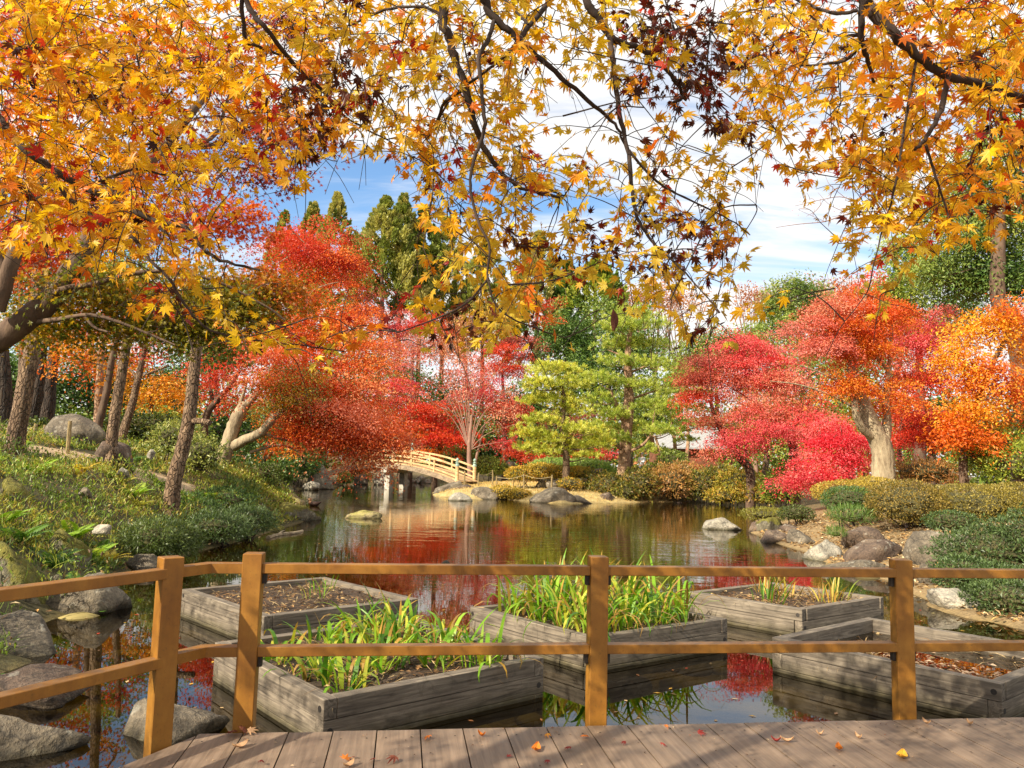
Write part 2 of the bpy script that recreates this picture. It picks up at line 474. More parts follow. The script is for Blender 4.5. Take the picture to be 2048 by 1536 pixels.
def water_material():
    m, nt, ln, b = newmat('pond water')
    nt.remove(b)
    g = geopos(nt)
    # soft ripples: nearly still by the deck, a light cat's-paw further out
    n1 = nz(nt, ln, mapping(nt, ln, g, (0.55, 2.6, 1)), 1.0, 3, 0.5, 0.3)
    n2 = nz(nt, ln, mapping(nt, ln, g, (2.0, 7.0, 1)), 1.0, 2, 0.5)
    s = nt.new('ShaderNodeSeparateXYZ'); ln.new(g, s.inputs[0])
    fr = nt.new('ShaderNodeMapRange'); fr.inputs['From Min'].default_value = 10; fr.inputs['From Max'].default_value = 20
    fr.inputs['To Min'].default_value = 0.06; fr.inputs['To Max'].default_value = 1.0
    ln.new(s.outputs['Y'], fr.inputs['Value'])
    big = nz(nt, ln, mapping(nt, ln, g, (0.06, 0.2, 1)), 1.0, 3, 0.5)
    pr = nt.new('ShaderNodeMapRange'); pr.inputs['From Min'].default_value = 0.4; pr.inputs['From Max'].default_value = 0.62; pr.inputs['To Min'].default_value = 0.25
    ln.new(big, pr.inputs['Value'])
    am = nt.new('ShaderNodeMath'); am.operation = 'MULTIPLY'; ln.new(fr.outputs[0], am.inputs[0]); ln.new(pr.outputs[0], am.inputs[1])
    h = nt.new('ShaderNodeMath'); h.operation = 'MULTIPLY_ADD'; ln.new(n2, h.inputs[0]); h.inputs[1].default_value = 0.3; ln.new(n1, h.inputs[2])
    bp = nt.new('ShaderNodeBump'); bp.inputs['Distance'].default_value = 0.013
    ln.new(am.outputs[0], bp.inputs['Strength']); ln.new(h.outputs[0], bp.inputs['Height'])
    fres = nt.new('ShaderNodeFresnel'); fres.inputs['IOR'].default_value = 1.45
    ln.new(bp.outputs[0], fres.inputs['Normal'])
    gl = nt.new('ShaderNodeBsdfGlossy'); gl.inputs['Roughness'].default_value = 0.015; gl.inputs['Color'].default_value = (1, 0.99, 0.96, 1)
    ln.new(bp.outputs[0], gl.inputs['Normal'])
    tr = nt.new('ShaderNodeBsdfTransparent'); tr.inputs['Color'].default_value = (0.68, 0.57, 0.25, 1)
    mx = nt.new('ShaderNodeMixShader'); ln.new(fres.outputs[0], mx.inputs[0]); ln.new(tr.outputs[0], mx.inputs[1]); ln.new(gl.outputs[0], mx.inputs[2])
    ln.new(mx.outputs[0], nt['Material Output'].inputs['Surface'])
    return m
MAT['water'] = water_material()

def plain(name, c, rough=0.6, c2=None, sc=20, bs=0.0, metal=0.0):
    m, nt, ln, b = newmat(name)
    f = nz(nt, ln, objco(nt), sc, 5, 0.6)
    c = lin(c); c2 = c * 0.7 if c2 is None else lin(c2)
    ln.new(rampc(nt, ln, f, [(0.35, c2), (0.65, c)]), b.inputs['Base Color'])
    b.inputs['Roughness'].default_value = rough; b.inputs['Metallic'].default_value = metal
    if bs: ln.new(bump(nt, ln, f, bs, 0.02), b.inputs['Normal'])
    return m
MAT['soil'] = plain('planter soil', '#5a4836', 0.95, '#2c2118', 40, 1.0)
MAT['bolt'] = plain('rusty bolt', '#3a342e', 0.7, '#241f1b')
MAT['stone'] = plain('pillar stone', '#c8c2b4', 0.85, '#98917f', 6, 0.4)
MAT['bronze'] = plain('green copper cap', '#9ab0a2', 0.55, '#6c8478', 12)
MAT['stake'] = plain('old stake', '#a08c60', 0.85, '#6e5f40', 14, 0.4)
MAT['rope'] = plain('rope', '#b8a880', 0.9, '#8c7e5c', 60)
MAT['shrub_core'] = plain('solid shrub core', '#5a5630', 0.95, '#34301a', 30, 0.6)
MAT['path'] = plain('sandy path', '#b09c7c', 0.95, '#8e7c60', 5, 0.3)
# ------------------------------------------------------------------ ground and water
SHORE_PX = [(60, 1325), (70, 1262), (128, 1236), (232, 1210), (250, 1150), (330, 1122), (400, 1104), (480, 1084), (540, 1066), (600, 1046), (628, 1032),
            (596, 1004), (566, 986), (610, 977), (690, 972)]
BACK = [(-13.5, 60), (-13, 68), (-8, 74), (6, 78), (7, 70), (-1.5, 62), (-4.4, 53), (-4.6, 47)]
SHORE2_PX = [(866, 992), (938, 1000), (1000, 998), (1060, 1004), (1130, 1008), (1240, 1006), (1300, 1004), (1420, 1005), (1520, 1008), (1585, 1016), (1512, 1042),
             (1500, 1066), (1560, 1090), (1625, 1108), (1662, 1138), (1785, 1162), (1870, 1222), (2048, 1262)]
POND = [(-5.6, -3.0), (-5.2, 2.0), (-4.4, 4.6)] + [tuple(G(x, y, WATER)[:2]) for x, y in SHORE_PX] + BACK + \
       [tuple(G(x, y, WATER)[:2]) for x, y in SHORE2_PX] + [(7.6, 6.0), (9.0, 3.0), (10.0, -3.0)]
POND = np.array(POND)

def pond_sd(x, y):
    """signed distance to the pond outline (negative = in the water)"""
    x = np.asarray(x, float); y = np.asarray(y, float)
    A = POND; B = np.roll(POND, -1, 0)
    best = np.full(x.shape, 1e9); inside = np.zeros(x.shape, bool)
    for (ax, ay), (bx, by) in zip(A, B):
        dx, dy = bx - ax, by - ay
        t = np.clip(((x - ax) * dx + (y - ay) * dy) / (dx * dx + dy * dy + 1e-12), 0, 1)
        best = np.minimum(best, np.hypot(x - ax - t * dx, y - ay - t * dy))
        c = ((ay > y) != (by > y)) & (x < (bx - ax) * (y - ay) / (by - ay + 1e-12) + ax)
        inside ^= c
    return np.where(inside, -best, best)
def sm(a, b, x):
    t = np.clip((x - a) / (b - a), 0, 1); return t * t * (3 - 2 * t)
def wob(x, y):
    return 0.5 * np.sin(x * 0.7 + 1.3) * np.cos(y * 0.55) + 0.3 * np.sin(x * 1.9 + y * 1.1) + 0.2 * np.cos(x * 3.1 - y * 2.3)
def gz(x, y):
    x = np.asarray(x, float); y = np.asarray(y, float)
    sd = pond_sd(x, y)
    left = 1 - sm(-7.0, -3.0, x + 0.12 * (y - 14) * (y > 14))
    left = left * (1 - sm(42, 52, y)) * sm(1.0, 6.0, y)
    near = 1 - sm(0, 3, y)
    right = sm(4, 7, x) * (1 - sm(24, 32, y))
    A = 0.45 + 2.0 * left + 0.55 * right + 0.2 * near
    k = 3.6 * left + 3.0 * right + 1.2 * (1 - left) * (1 - right)
    sd_ = np.maximum(sd - 0.7 * right - 0.25, 0)
    land = 0.04 + 0.06 * np.minimum(np.maximum(sd, 0), 1) + A * (1 - np.exp(-sd_ / k)) + 0.05 * wob(x, y) * np.minimum(sd / 1.5, 1)
    bed = -np.minimum(0.55, 0.5 * -np.minimum(sd, 0)) + 0.05 * wob(x * 2, y * 2)
    return WATER + np.where(sd > 0, land, bed - 0.02)
def gz1(x, y): return float(gz(np.array([x]), np.array([y]))[0])

def ground_at(px, d):
    """ground point straight below pixel column px at depth d"""
    p = P(px, 930, d); return np.array([p[0], p[1], gz1(p[0], p[1])])

def build_ground():
    def axis(lo, hi, near_lo, near_hi, step, grow):
        v = list(np.arange(near_lo, near_hi + 1e-6, step)); s = step
        while v[-1] < hi: s *= grow; v.append(v[-1] + s)
        s = step
        while v[0] > lo: s *= grow; v.insert(0, v[0] - s)
        return np.array(v)
    xs = axis(-900, 900, -24, 26, 0.3, 1.12); ys = axis(-60, 1500, -6, 60, 0.3, 1.12)
    X, Y = np.meshgrid(xs, ys)
    Z = gz(X.ravel(), Y.ravel())
    V = np.stack([X.ravel(), Y.ravel(), Z], 1)
    nx, ny = len(xs), len(ys)
    i = np.arange(nx - 1)[None] + np.arange(ny - 1)[:, None] * nx
    Fq = np.stack([i, i + 1, i + 1 + nx, i + nx], -1).reshape(-1, 4)
    mb = MB(); mb.add(V, Fq)
    o = mb.build('ground', MAT['ground'], smooth=True)
    sd = pond_sd(X.ravel(), Y.ravel()); x, y = X.ravel(), Y.ravel()
    soil, straw, litter, bed = lin('#4a4426'), lin('#b09a64'), lin('#8a7450'), lin('#7c6a3c')
    c = np.tile(lin('#6a5a38'), (len(x), 1))
    w = (x < -3) & (y < 45); c[w] = soil
    w = (x > -6) & (x < 9) & (y > 36) & (y < 60); c[w] = straw
    w = (x > 4) & (y < 30); c[w] = litter
    pth = (np.abs(y - 17.2 - 0.35 * (x + 12)) < 0.9) & (x < -7.5) & (y < 30); c[pth] = lin('#b09878')
    c[sd < 0] = bed
    at = o.data.attributes.new('zone', 'FLOAT_COLOR', 'POINT')
    at.data.foreach_set('color', np.concatenate([c, np.ones((len(c), 1))], 1).ravel().astype(np.float32))
    tag(o, kind='structure')
build_ground()

mbw = MB()
wx = np.array([-20, -10, 0, 12, 24]); wy = np.array([-8, 10, 30, 60, 84])
WX, WY = np.meshgrid(wx, wy)
ii = np.arange(4)[None] + np.arange(4)[:, None] * 5
mbw.add(np.stack([WX.ravel(), WY.ravel(), np.full(25, WATER)], 1), np.stack([ii, ii + 1, ii + 6, ii + 5], -1).reshape(-1, 4))
tag(mbw.build('water', MAT['water']), kind='structure')

# pebbles of the pond bed, seen through the shallow water by the deck
def pebbles():
    r = rng(5); mb = MB()
    bm = bmesh.new(); bmesh.ops.create_icosphere(bm, subdivisions=2, radius=1.0)
    bm.verts.index_update()
    BV = np.array([v.co[:] for v in bm.verts]); BF = np.array([[v.index for v in f.verts] for f in bm.faces]); bm.free()
    n = 900
    x = r.uniform(-5, 8, n); y = r.uniform(3.5, 15, n)
    ok = pond_sd(x, y) < -0.1; x, y = x[ok], y[ok]; z = gz(x, y)
    cols = pal('#94844e', '#827444', '#a4945e', '#6e6240', '#aea06a')
    for a, b, c in zip(x, y, z):
        s = r.uniform(0.07, 0.2)
        q = BV * np.array([s * r.uniform(.8, 1.5), s * r.uniform(.7, 1.1), s * 0.55]) * (1 + r.normal(0, 0.04, (len(BV), 1)))
        t = r.uniform(0, 6.28); ct, st = math.cos(t), math.sin(t)
        q = np.stack([q[:, 0] * ct - q[:, 1] * st, q[:, 0] * st + q[:, 1] * ct, q[:, 2]], 1)
        mb.add(q + [a, b, c + s * .2], BF, cols[r.integers(5)])
    tag(mb.build('pond_pebbles', MAT['litter'], smooth=True), 'rounded olive pebbles on the pond bed under shallow water', 'pebbles', kind='stuff')
pebbles()

# ------------------------------------------------------------------ deck
PB = [G(304, 1496, 0), G(484, 1463, 0), G(1196, 1448, 0), G(1820, 1436, 0)]   # post feet
U = unit(np.array([*(PB[3] - PB[1])[:2], 0]))        # along the front of the deck
W_ = np.array([-U[1], U[0], 0])                      # out over the water
A0 = G(400, 1468, 0.0)                               # corner of the deck
def deck():
    """boards run at right angles to the front edge, each its own strip with a dark gap"""
    mb = MB()
    LU = unit(np.array([G(235, 1536, 0)[0] - A0[0], G(235, 1536, 0)[1] - A0[1], 0]))   # slanting left edge
    w, gap, th = 0.235, 0.007, 0.04
    r = rng(3)
    s = -6.0
    s0 = np.dot(G(575, 1470, 0) - A0, U)
    s = s0 - w * math.ceil((s0 + 6.0) / w)
    k = 0
    while s < 12:
        a, b = s + gap / 2, s + w - gap / 2
        # the front end of the strip: 0 for s>0, along the slanting edge for s<0
        def front(t): return 0.0 if t >= 0 else t * (LU @ W_) / (LU @ U)
        t0, t1 = front(a) + 0.0, front(b)
        cuts = [-7.5]
        if k % 3 == 1: cuts += [-0.62 if k == 31 else -r.uniform(1.0, 3.5)]
        ends = cuts + [None]
        for q in range(len(cuts)):
            lo = cuts[q] + 0.003
            h0, h1 = (t0, t1) if ends[q + 1] is None else (ends[q + 1] - 0.003,) * 2
            if max(h0, h1) - lo < 0.05: continue
            if a < 0 < b and ends[q + 1] is None: top = [(a, h0), (0, 0), (b, h1)]
            else: top = [(a, h0), (b, h1)]
            poly = [(b, lo), (a, lo)] + top
            poly = poly[::-1]
            n = len(poly)
            e = 0.003
            T = np.array([A0 + U * p + W_ * t for p, t in poly])
            cen = T.mean(0)
            dz = r.normal(0, 0.0008)
            V = np.vstack([T + (cen - T) * [e / w, e / w, 0] * 0 + [0, 0, dz - 0.0], T + [0, 0, dz - th]])
            F1 = np.arange(n)[::-1][None]
            mb.add(V, F1)
            side = np.stack([np.arange(n), (np.arange(n) + 1) % n, (np.arange(n) + 1) % n + n, np.arange(n) + n], -1)
            base = mb.n - 2 * n
            mb.v.append(np.zeros((0, 3))); mb.f.append(side + base); mb.c.append(np.ones((n, 3)) * .5)
        s += w; k += 1
    o = mb.build('deck', MAT['deck'], loc=A0)
    o.rotation_euler = (0, 0, 0)
    # boards' own axis for the grain: turn the object so local Y runs along the boards
    ang = math.atan2(U[1], U[0])
    M = Matrix.Rotation(-ang, 4, 'Z')
    o.data.transform(M); o.rotation_euler = (0, 0, ang)
    tag(o, kind='structure')
    # bearers and a dark under-frame below the boards
    mb = MB()
    for t in (-0.12, -1.2, -2.6, -4.2):
        lo = -5.5 if t < -1 else t * (LU @ U) / (LU @ W_) + .1
        c = A0 + U * ((lo + 11.5) / 2) + W_ * t + np.array([0, 0, -0.105])
        box(mb, c, 11.5 - lo, 0.1, 0.12, U)
    for p in (0.4, 2.6, 4.8, 7.0, 9.2):
        for t in (-0.12, -2.6):
            c = A0 + U * p + W_ * t + np.array([0, 0, -0.55])
            box(mb, c, 0.14, 0.14, 0.78, U)
    tag(mb.build('deck_frame', MAT['bark_dark']), kind='structure')
deck()

# ------------------------------------------------------------------ railing
def railing():
    root = thing('railing', 'brown painted post and rail fence along the edge of the deck', 'railing', A0)
    left_dir = unit(np.array([-0.47, -0.88, 0]))
    PW = 0.105
    H = 0.94
    ups = [unit(PB[0] - PB[1]), U, U, U]
    feet = []
    for i, p in enumerate(PB):
        ux = U if i else unit(np.array([0.66, -0.75, 0]))
        out = W_ * (PW / 2) if i else np.array([0.0, PW * 0.62, 0])
        if i == 3: ux = unit(U + 0.22 * -W_)
        c = p + out
        feet.append(c)
        mb = MB()
        box(mb, c + [0, 0, H / 2 - 0.06], PW, PW, H + 0.12, ux, 0.004)
        mb.build('post', MAT['paint'], root)
        mb = MB()
        box(mb, c + [0, 0, -0.28], 0.07, 0.07, 0.32, ux, 0.0)
        mb.build('post_foot', MAT['bark_dark'], root)
    # a further post of each run, beyond the frame
    ex = [feet[3] + U * 1.95, feet[3] + U * 3.9, feet[0] + left_dir * 1.9, feet[0] + left_dir * 3.8]
    for c in ex:
        mb = MB(); box(mb, c + [0, 0, H / 2 - .06], PW, PW, H + .12, U, .004); mb.build('post', MAT['paint'], root)
    for c, sides in ((feet[1], (1,)), (feet[2], (-1, 1)), (feet[3], (-1, 1))):
        for sd in sides:
            for z in (0.832, 0.385):
                mb = MB(); box(mb, c + U * sd * (PW / 2 + .012) + [0, 0, z - .03], .024, .035, .056, U, .002); mb.build('bracket', MAT['bolt'], root)
    elbow_s = np.dot(G(389, 1150, 0.86)[:2] - feet[1][:2], U[:2])
    for z0, z1 in ((0.832, 0.884), (0.385, 0.437)):
        zc, hh = (z0 + z1) / 2, z1 - z0
        runs = [(feet[1], feet[2]), (feet[2], feet[3]), (feet[3], ex[0]), (ex[0], ex[1])]
        for a, b in runs:
            d = unit((b - a) * [1, 1, 0]); a2 = a + d * PW / 2; b2 = b - d * PW / 2
            mb = MB(); c = (a2 + b2) / 2; c[2] = zc
            box(mb, c, np.linalg.norm((b2 - a2)[:2]), 0.08, hh, d, 0.003)
            rail_obj(mb, root, d)
        # short elbow piece between the two corner posts
        e = feet[1] + U * elbow_s
        a2 = feet[1] - U * PW / 2
        mitre(root, [a2, e, feet[0]], zc, hh, 0.08)
        runs = [(feet[0], ex[2]), (ex[2], ex[3])]
        for a, b in runs:
            d = unit((b - a) * [1, 1, 0]); a2 = a + d * PW * 0.35; b2 = b - d * PW / 2
            mb = MB(); c = (a2 + b2) / 2; c[2] = zc
            box(mb, c, np.linalg.norm((b2 - a2)[:2]), 0.08, hh, d, 0.003)
            rail_obj(mb, root, d)
    return root
def rail_obj(mb, root, d):
    return mb.build('rail', MAT['paint'], root)
def mitre(root, pts, zc, hh, w):
    pts = [np.array([p[0], p[1], zc]) for p in pts]
    mb = MB(); V = []
    for i, p in enumerate(pts):
        d0 = unit(pts[i] - pts[i - 1]) if i else unit(pts[1] - pts[0])
        d1 = unit(pts[i + 1] - pts[i]) if i < len(pts) - 1 else d0
        t = unit(d0 + d1); nrm = np.array([-t[1], t[0], 0]); k = 1 / max(np.dot(t, d1), .3)
        for sx, sz in ((-1, -1), (1, -1), (1, 1), (-1, 1)):
            V.append(p + nrm * sx * w / 2 * k + np.array([0, 0, sz * hh / 2]))
    Fq = []
    for i in range(len(pts) - 1):
        for j in range(4):
            Fq.append([i * 4 + j, i * 4 + (j + 1) % 4, (i + 1) * 4 + (j + 1) % 4, (i + 1) * 4 + j])
    n = len(pts) - 1
    Fq += [[3, 2, 1, 0], [n * 4, n * 4 + 1, n * 4 + 2, n * 4 + 3]]
    mb.add(V, Fq)
    mb.build('rail', MAT['paint'], root)
railing()

# ------------------------------------------------------------------ planters
ZT = -0.05
def iris_blades(mb, c, n, r, L=(0.3, 0.6), spread=0.1, cols=None, droop=1.0, dead=0.12, w=(0.011, 0.02), seed_dir=None):
    for _ in range(n):
        az = r.uniform(0, 2 * math.pi) if seed_dir is None else seed_dir + r.normal(0, .7)
        d = np.array([math.cos(az), math.sin(az), 0]); sd = np.array([-d[1], d[0], 0])
        l = r.uniform(*L); lean = abs(r.normal(0.25, 0.25)); bend = r.uniform(0.2, 2.2) * droop
        wd = r.uniform(*w); k = 7
        p = np.asarray(c) + d * abs(r.normal(0, spread)) + sd * r.normal(0, spread * .6)
        a = lean; pts = [p]
        for i in range(k):
            a += bend * (i + 1) / k / k * 1.8
            p = p + (d * math.sin(a) + np.array([0, 0, 1]) * math.cos(a)) * l / k
            pts.append(p)
        pts = np.array(pts); tw = r.normal(0, .5)
        s2 = sd * math.cos(tw) + d * math.sin(tw) * .6
        ww = wd * np.array([.7, .95, 1, 1, .92, .75, .45, .03])
        V = np.concatenate([pts - s2 * ww[:, None], pts + s2 * ww[:, None]])
        i = np.arange(k); Fq = np.stack([i, i + 1, i + 1 + k + 1, i + k + 1], -1)
        c0 = cols[r.integers(len(cols))] * r.uniform(.8, 1.15)
        C = np.tile(c0, (k, 1))
        if r.random() < .45: C[-r.integers(1, 4):] = lin('#b89038') * r.uniform(.7, 1.1)
        if r.random() < dead: C[:] = lin('#b08a48') * r.uniform(.6, 1.1)
        mb.add(V, Fq, C)
IRIS = pal('#6f9a24', '#7fae2c', '#5c8a20', '#94b836', '#a8b83a', '#4f7f22', '#c2c244')
def iris(pos, n, label, group, L=(0.3, 0.6), cols=IRIS, seed=0, **kw):
    r = rng(seed); mb = MB()
    iris_blades(mb, pos, n, r, L, cols=cols, **kw)
    o = mb.build('iris_plant', MAT['blade'], loc=pos)
    return tag(o, label, 'iris', group)

def maple_template(lobes=7):
    if lobes == 7:
        ang = [0, 36, 74, 118]; ln_ = [1.0, 0.92, 0.74, 0.42]; vy = [0.43, 0.40, 0.32, 0.18]
    else:
        ang = [0, 48, 100]; ln_ = [1.0, 0.85, 0.6]; vy = [0.34, 0.28, 0.18]
    right = []
    for i, (a, l) in enumerate(zip(ang, ln_)):
        a = math.radians(a)
        if i: right.append((a, l))
        nxt = math.radians((ang[i + 1] + ang[i]) / 2) if i < len(ang) - 1 else math.radians(158)
        # flanks give each lobe its lance shape
        if i == 0: right.append((math.radians(12), 0.62 * l))
        else:
            right.insert(len(right) - 1, (a - math.radians(11), 0.62 * l)); right.append((a + math.radians(11), 0.60 * l))
        right.append((nxt, vy[i]))
    pts = [(0, 1.0)] + [(a, l) for a, l in right]
    pos = [(math.sin(a) * l, math.cos(a) * l) for a, l in pts]
    neg = [(-x, y) for x, y in pos[1:]][::-1]
    ring = pos + [(0, -0.06)] + neg
    return np.array([(0, 0)] + ring)
LEAF7 = maple_template(7); LEAF5 = maple_template(5)
def star_leaves(mb, Pos, A, N, S, C, T=LEAF7, r=None, curl=0.25, petiole=True):
    """maple leaves: Pos base point, A tip direction, N normal, S size (base to tip), C colours"""
    A = unit(A); N = unit(N - A * (N * A).sum(1, keepdims=True)); B = np.cross(A, N)
    n, k = len(Pos), len(T)
    x = T[:, 0][None, :, None]; y = T[:, 1][None, :, None]
    rr = (T ** 2).sum(1)[None, :, None]
    cu = (np.full(n, curl) if r is None else np.abs(r.normal(curl, curl * .6, n)))[:, None, None]
    fo = (np.zeros(n) if r is None else r.normal(0.12, 0.15, n))[:, None, None]
    V = Pos[:, None] + S[:, None, None] * (x * B[:, None] * (1 - .3 * cu) + y * A[:, None] + (-cu * rr * .6 + fo * np.abs(x)) * N[:, None])
    i = np.arange(1, k); j = np.roll(i, -1)
    Ft = np.stack([np.zeros(k - 1, int), j, i], -1)
    Fq = (np.arange(n)[:, None, None] * k + Ft[None]).reshape(-1, 3)
    CF = np.repeat(C, k - 1, 0)
    if r is not None:
        rad = np.sqrt((T ** 2).sum(1)); tip = np.maximum(rad[i], rad[j]) > .66
        red = (r.random(n) < .25)[:, None] & tip[None]
        CF = CF * np.where(red.reshape(-1, 1), [1.0, .76, .8], [1.0, 1.0, 1.0]) * r.uniform(.88, 1.08, (len(CF), 1))
        CF = np.clip(CF, 0, 1)
    mb.add(V.reshape(-1, 3), Fq, CF)
    if petiole:
        q0 = Pos - A * (S * .06)[:, None]; q1 = Pos - A * (S * .75)[:, None] + N * (S * .1)[:, None]
        w = B * (S * .012)[:, None]
        V = np.stack([q0 - w, q0 + w, q1 + w, q1 - w], 1).reshape(-1, 3)
        mb.add(V, np.arange(4 * n).reshape(-1, 4), C * np.array([.7, .35, .4]))

def kite(mb, Pos, A, N, L, Wd, C, fold=0.12):
    A = unit(A); N = unit(N - A * (N * A).sum(1, keepdims=True)); B = np.cross(A, N)
    L = L[:, None]; Wd = Wd[:, None]
    m = Pos + A * L * .5 + N * L * fold
    V = np.stack([Pos, m + B * Wd * .5, Pos + A * L, m - B * Wd * .5], 1).reshape(-1, 3)
    n = len(Pos)
    mb.add(V, np.arange(4 * n).reshape(-1, 4), C)

def planter(corners, label, fill, seed, soil_drop=0.07, wat=False):
    """corners: outer rim corners L, F, R, B (anticlockwise seen from above) at rim height"""
    r = rng(seed)
    c = [np.array([*k, ZT]) for k in corners]
    cen = sum(c) / 4
    root = thing('planter', label, 'planter', (cen[0], cen[1], WATER - .1))
    T = 0.095
    hb = [0.135, 0.135, 0.135]
    for i in range(4):
        a, b = c[i], c[(i + 1) % 4]
        d = unit((b - a) * [1, 1, 0]); inn = np.cross([0, 0, 1], d)
        mb = MB(); z = ZT
        L = np.linalg.norm((b - a)[:2])
        for k, h in enumerate(hb):
            full = (k + i) % 2 == 0
            e0 = 0.0 if full else T + .001
            s0, s1 = e0, L - e0
            m = a + d * (s0 + s1) / 2 + inn * T / 2
            box(mb, (m[0], m[1], z - h / 2 + .0015), s1 - s0 - .001, T, h - .004, d, 0.004)
            z -= h
        # build with its own axis along the board for the grain
        o = mb.build('side_panel', MAT['grey_wood'], None)
        M = Matrix.Translation((float(a[0]), float(a[1]), float(ZT))) @ Matrix.Rotation(math.atan2(d[1], d[0]), 4, 'Z')
        o.data.transform(M.inverted())
        o.parent = root
        o.matrix_basis = Matrix.Translation(-root.location) @ M
        # countersunk bolts near both ends of the full-length boards
        z = ZT
        for k, h in enumerate(hb):
            if (k + i) % 2 == 0 and k < 2:
                for s in (0.05, L - 0.05):
                    p = np.array([s, 0.0, z - ZT - h / 2])
                    mbb = MB(); tube(mbb, [p + [0, .01, 0], p + [0, -.0025, 0]], [.022, .022], 10)
                    bo = mbb.build('bolt', MAT['bolt'], None)
                    bo.parent = o
            z -= h
    # soil
    n = 26
    u, v = np.meshgrid(np.linspace(0.03, .97, n), np.linspace(0.03, .97, n))
    u, v = u.ravel()[:, None], v.ravel()[:, None]
    q = (c[0] * (1 - u) + c[1] * u) * (1 - v) + (c[3] * (1 - u) + c[2] * u) * v
    q[:, 2] = ZT - soil_drop + r.normal(0, .008, len(q)) + .03 * np.sin(q[:, 0] * 5 + seed) * np.cos(q[:, 1] * 4)
    i = np.arange(n - 1)[None] + np.arange(n - 1)[:, None] * n
    mb = MB(); mb.add(q, np.stack([i, i + 1, i + 1 + n, i + n], -1).reshape(-1, 4))
    mb.build('soil', MAT['soil'], root, smooth=True)
    def at(a, b): 
        w = (c[0] * (1 - a) + c[1] * a) * (1 - b) + (c[3] * (1 - a) + c[2] * a) * b
        return np.array([w[0], w[1], ZT - soil_drop])
    # dead stems and chaff lying on the soil
    m = 900
    ab = r.uniform(.07, .93, (m, 2))
    pos = np.array([at(*k) for k in ab]); pos[:, 2] += r.uniform(.0, .05, m)
    az = r.uniform(0, 6.28, m)
    A = np.stack([np.cos(az), np.sin(az), r.normal(0, .15, m)], 1)
    N = np.stack([r.normal(0, .4, m), r.normal(0, .4, m), np.ones(m)], 1)
    cols = pal('#b89a6a', '#8a6a48', '#6a4e36', '#d0b482', '#54402e', '#a07a50')
    mb = MB()
    lng = r.random(m) < .45
    kite(mb, pos, A, N, np.where(lng, r.uniform(.12, .32, m), r.uniform(.03, .07, m)), np.where(lng, r.uniform(.004, .01, m), r.uniform(.015, .035, m)), cols[r.integers(6, size=m)] * r.uniform(.6, 1.1, (m, 1)))
    o = mb.build('straw_litter', MAT['litter'], root); o['kind'] = 'stuff'
    return root, at
def gxy(px, py): 
    return G(px, py, ZT)[:2]
def square(L, F, R=None, B=None):
    L, F = np.array(L), np.array(F)
    if R is not None: R = np.array(R); return [L, F, R, L + R - F]
SQ1 = square(gxy(364, 1178), gxy(528, 1233), gxy(837, 1197))
SQ2 = square(gxy(430, 1284), gxy(648, 1400), gxy(1088, 1315))
SQ3 = square(gxy(940, 1213), gxy(1182, 1276), gxy(1455, 1237))
SQ4 = square(gxy(1375, 1183), gxy(1604, 1219), gxy(1767, 1194))
L5, F5, B5 = gxy(1544, 1274), gxy(2002, 1368), gxy(1736, 1234)
SQ5 = [L5, F5, F5 + B5 - L5, B5]
_, p1 = planter(SQ1, 'grey timber planter box with only dry stems behind the left corner posts', 0, 11)
_, p2 = planter(SQ2, 'grey timber planter box with short iris leaves, nearest to the deck', 0, 12)
_, p3 = planter(SQ3, 'grey timber planter box packed with tall iris behind the middle post', 0, 13)
_, p4 = planter(SQ4, 'grey timber planter box with sparse yellowing iris tufts, behind the flooded box', 0, 14)
pr5, p5 = planter(SQ5, 'grey timber planter box holding water and dead leaves, right of the deck post', 0, 15, soil_drop=0.17)
# standing water in the last box, dead leaves drifted over one half
c5 = [np.array([*k, ZT - .125]) for k in SQ5]
mb = MB(); cc = sum(c5) / 4
mb.add(np.array([k + (cc - k) * .06 for k in c5]), [[0, 1, 2, 3]])
mb.build('standing_water', MAT['water'], pr5)
r = rng(77); m = 520
ab = np.stack([r.beta(2.5, 1.6, m) * .8 + .1, np.abs(r.normal(0, .2, m)) + .1], 1); ab = ab[(ab[:, 1] < .9)]
m = len(ab); pos = np.array([p5(*k) for k in ab]); pos[:, 2] = ZT - .12 + r.uniform(0, .02, m)
az = r.uniform(0, 6.28, m)
mb = MB(); kite(mb, pos, np.stack([np.cos(az), np.sin(az), r.normal(0, .1, m)], 1), np.stack([r.normal(0, .25, m), r.normal(0, .25, m), np.ones(m)], 1),
     r.uniform(.04, .085, m), r.uniform(.015, .035, m), pal('#b89a7c', '#8e6e58', '#d4b898', '#745848', '#c8a888')[r.integers(5, size=m)])
mb.build('dead_leaves', MAT['litter'], pr5)['kind'] = 'stuff'

r = rng(21)
# iris rows: (planter, spots, blades, length, label)
sp2 = [(a, b) for a in (.16, .34, .52, .7, .86) for b in (.16, .38, .6, .82)]
for k, (a, b) in enumerate(sp2):
    if (a, b) in ((.86, .38), (.86, .6), (.16, .16), (.7, .82)): continue
    a += r.normal(0, .03); b += r.normal(0, .03)
    big = b > .5
    iris(p2(a, b), 26 if big else 20, 'low iris clump with arching green leaves in the planter nearest the deck', 'iris clumps in the nearest planter',
         (.26, .54) if big else (.2, .44), seed=100 + k, droop=1.6)
sp3 = [(a, b) for a in (.16, .38, .6, .82) for b in (.2, .42, .64, .86)]
for k, (a, b) in enumerate(sp3):
    a += r.normal(0, .03); b += r.normal(0, .03)
    iris(p3(a, b), 30, 'tall iris clump with yellow-green blades in the planter behind the middle post', 'tall iris in the middle planter',
         (.36, .76), seed=140 + k, droop=1.5 if (a > .7 or b < .3) else 1.15, dead=.15)
PALE = pal('#c8b450', '#b8a848', '#8a9a34', '#d8b84c', '#6c8a2c', '#caa04a')
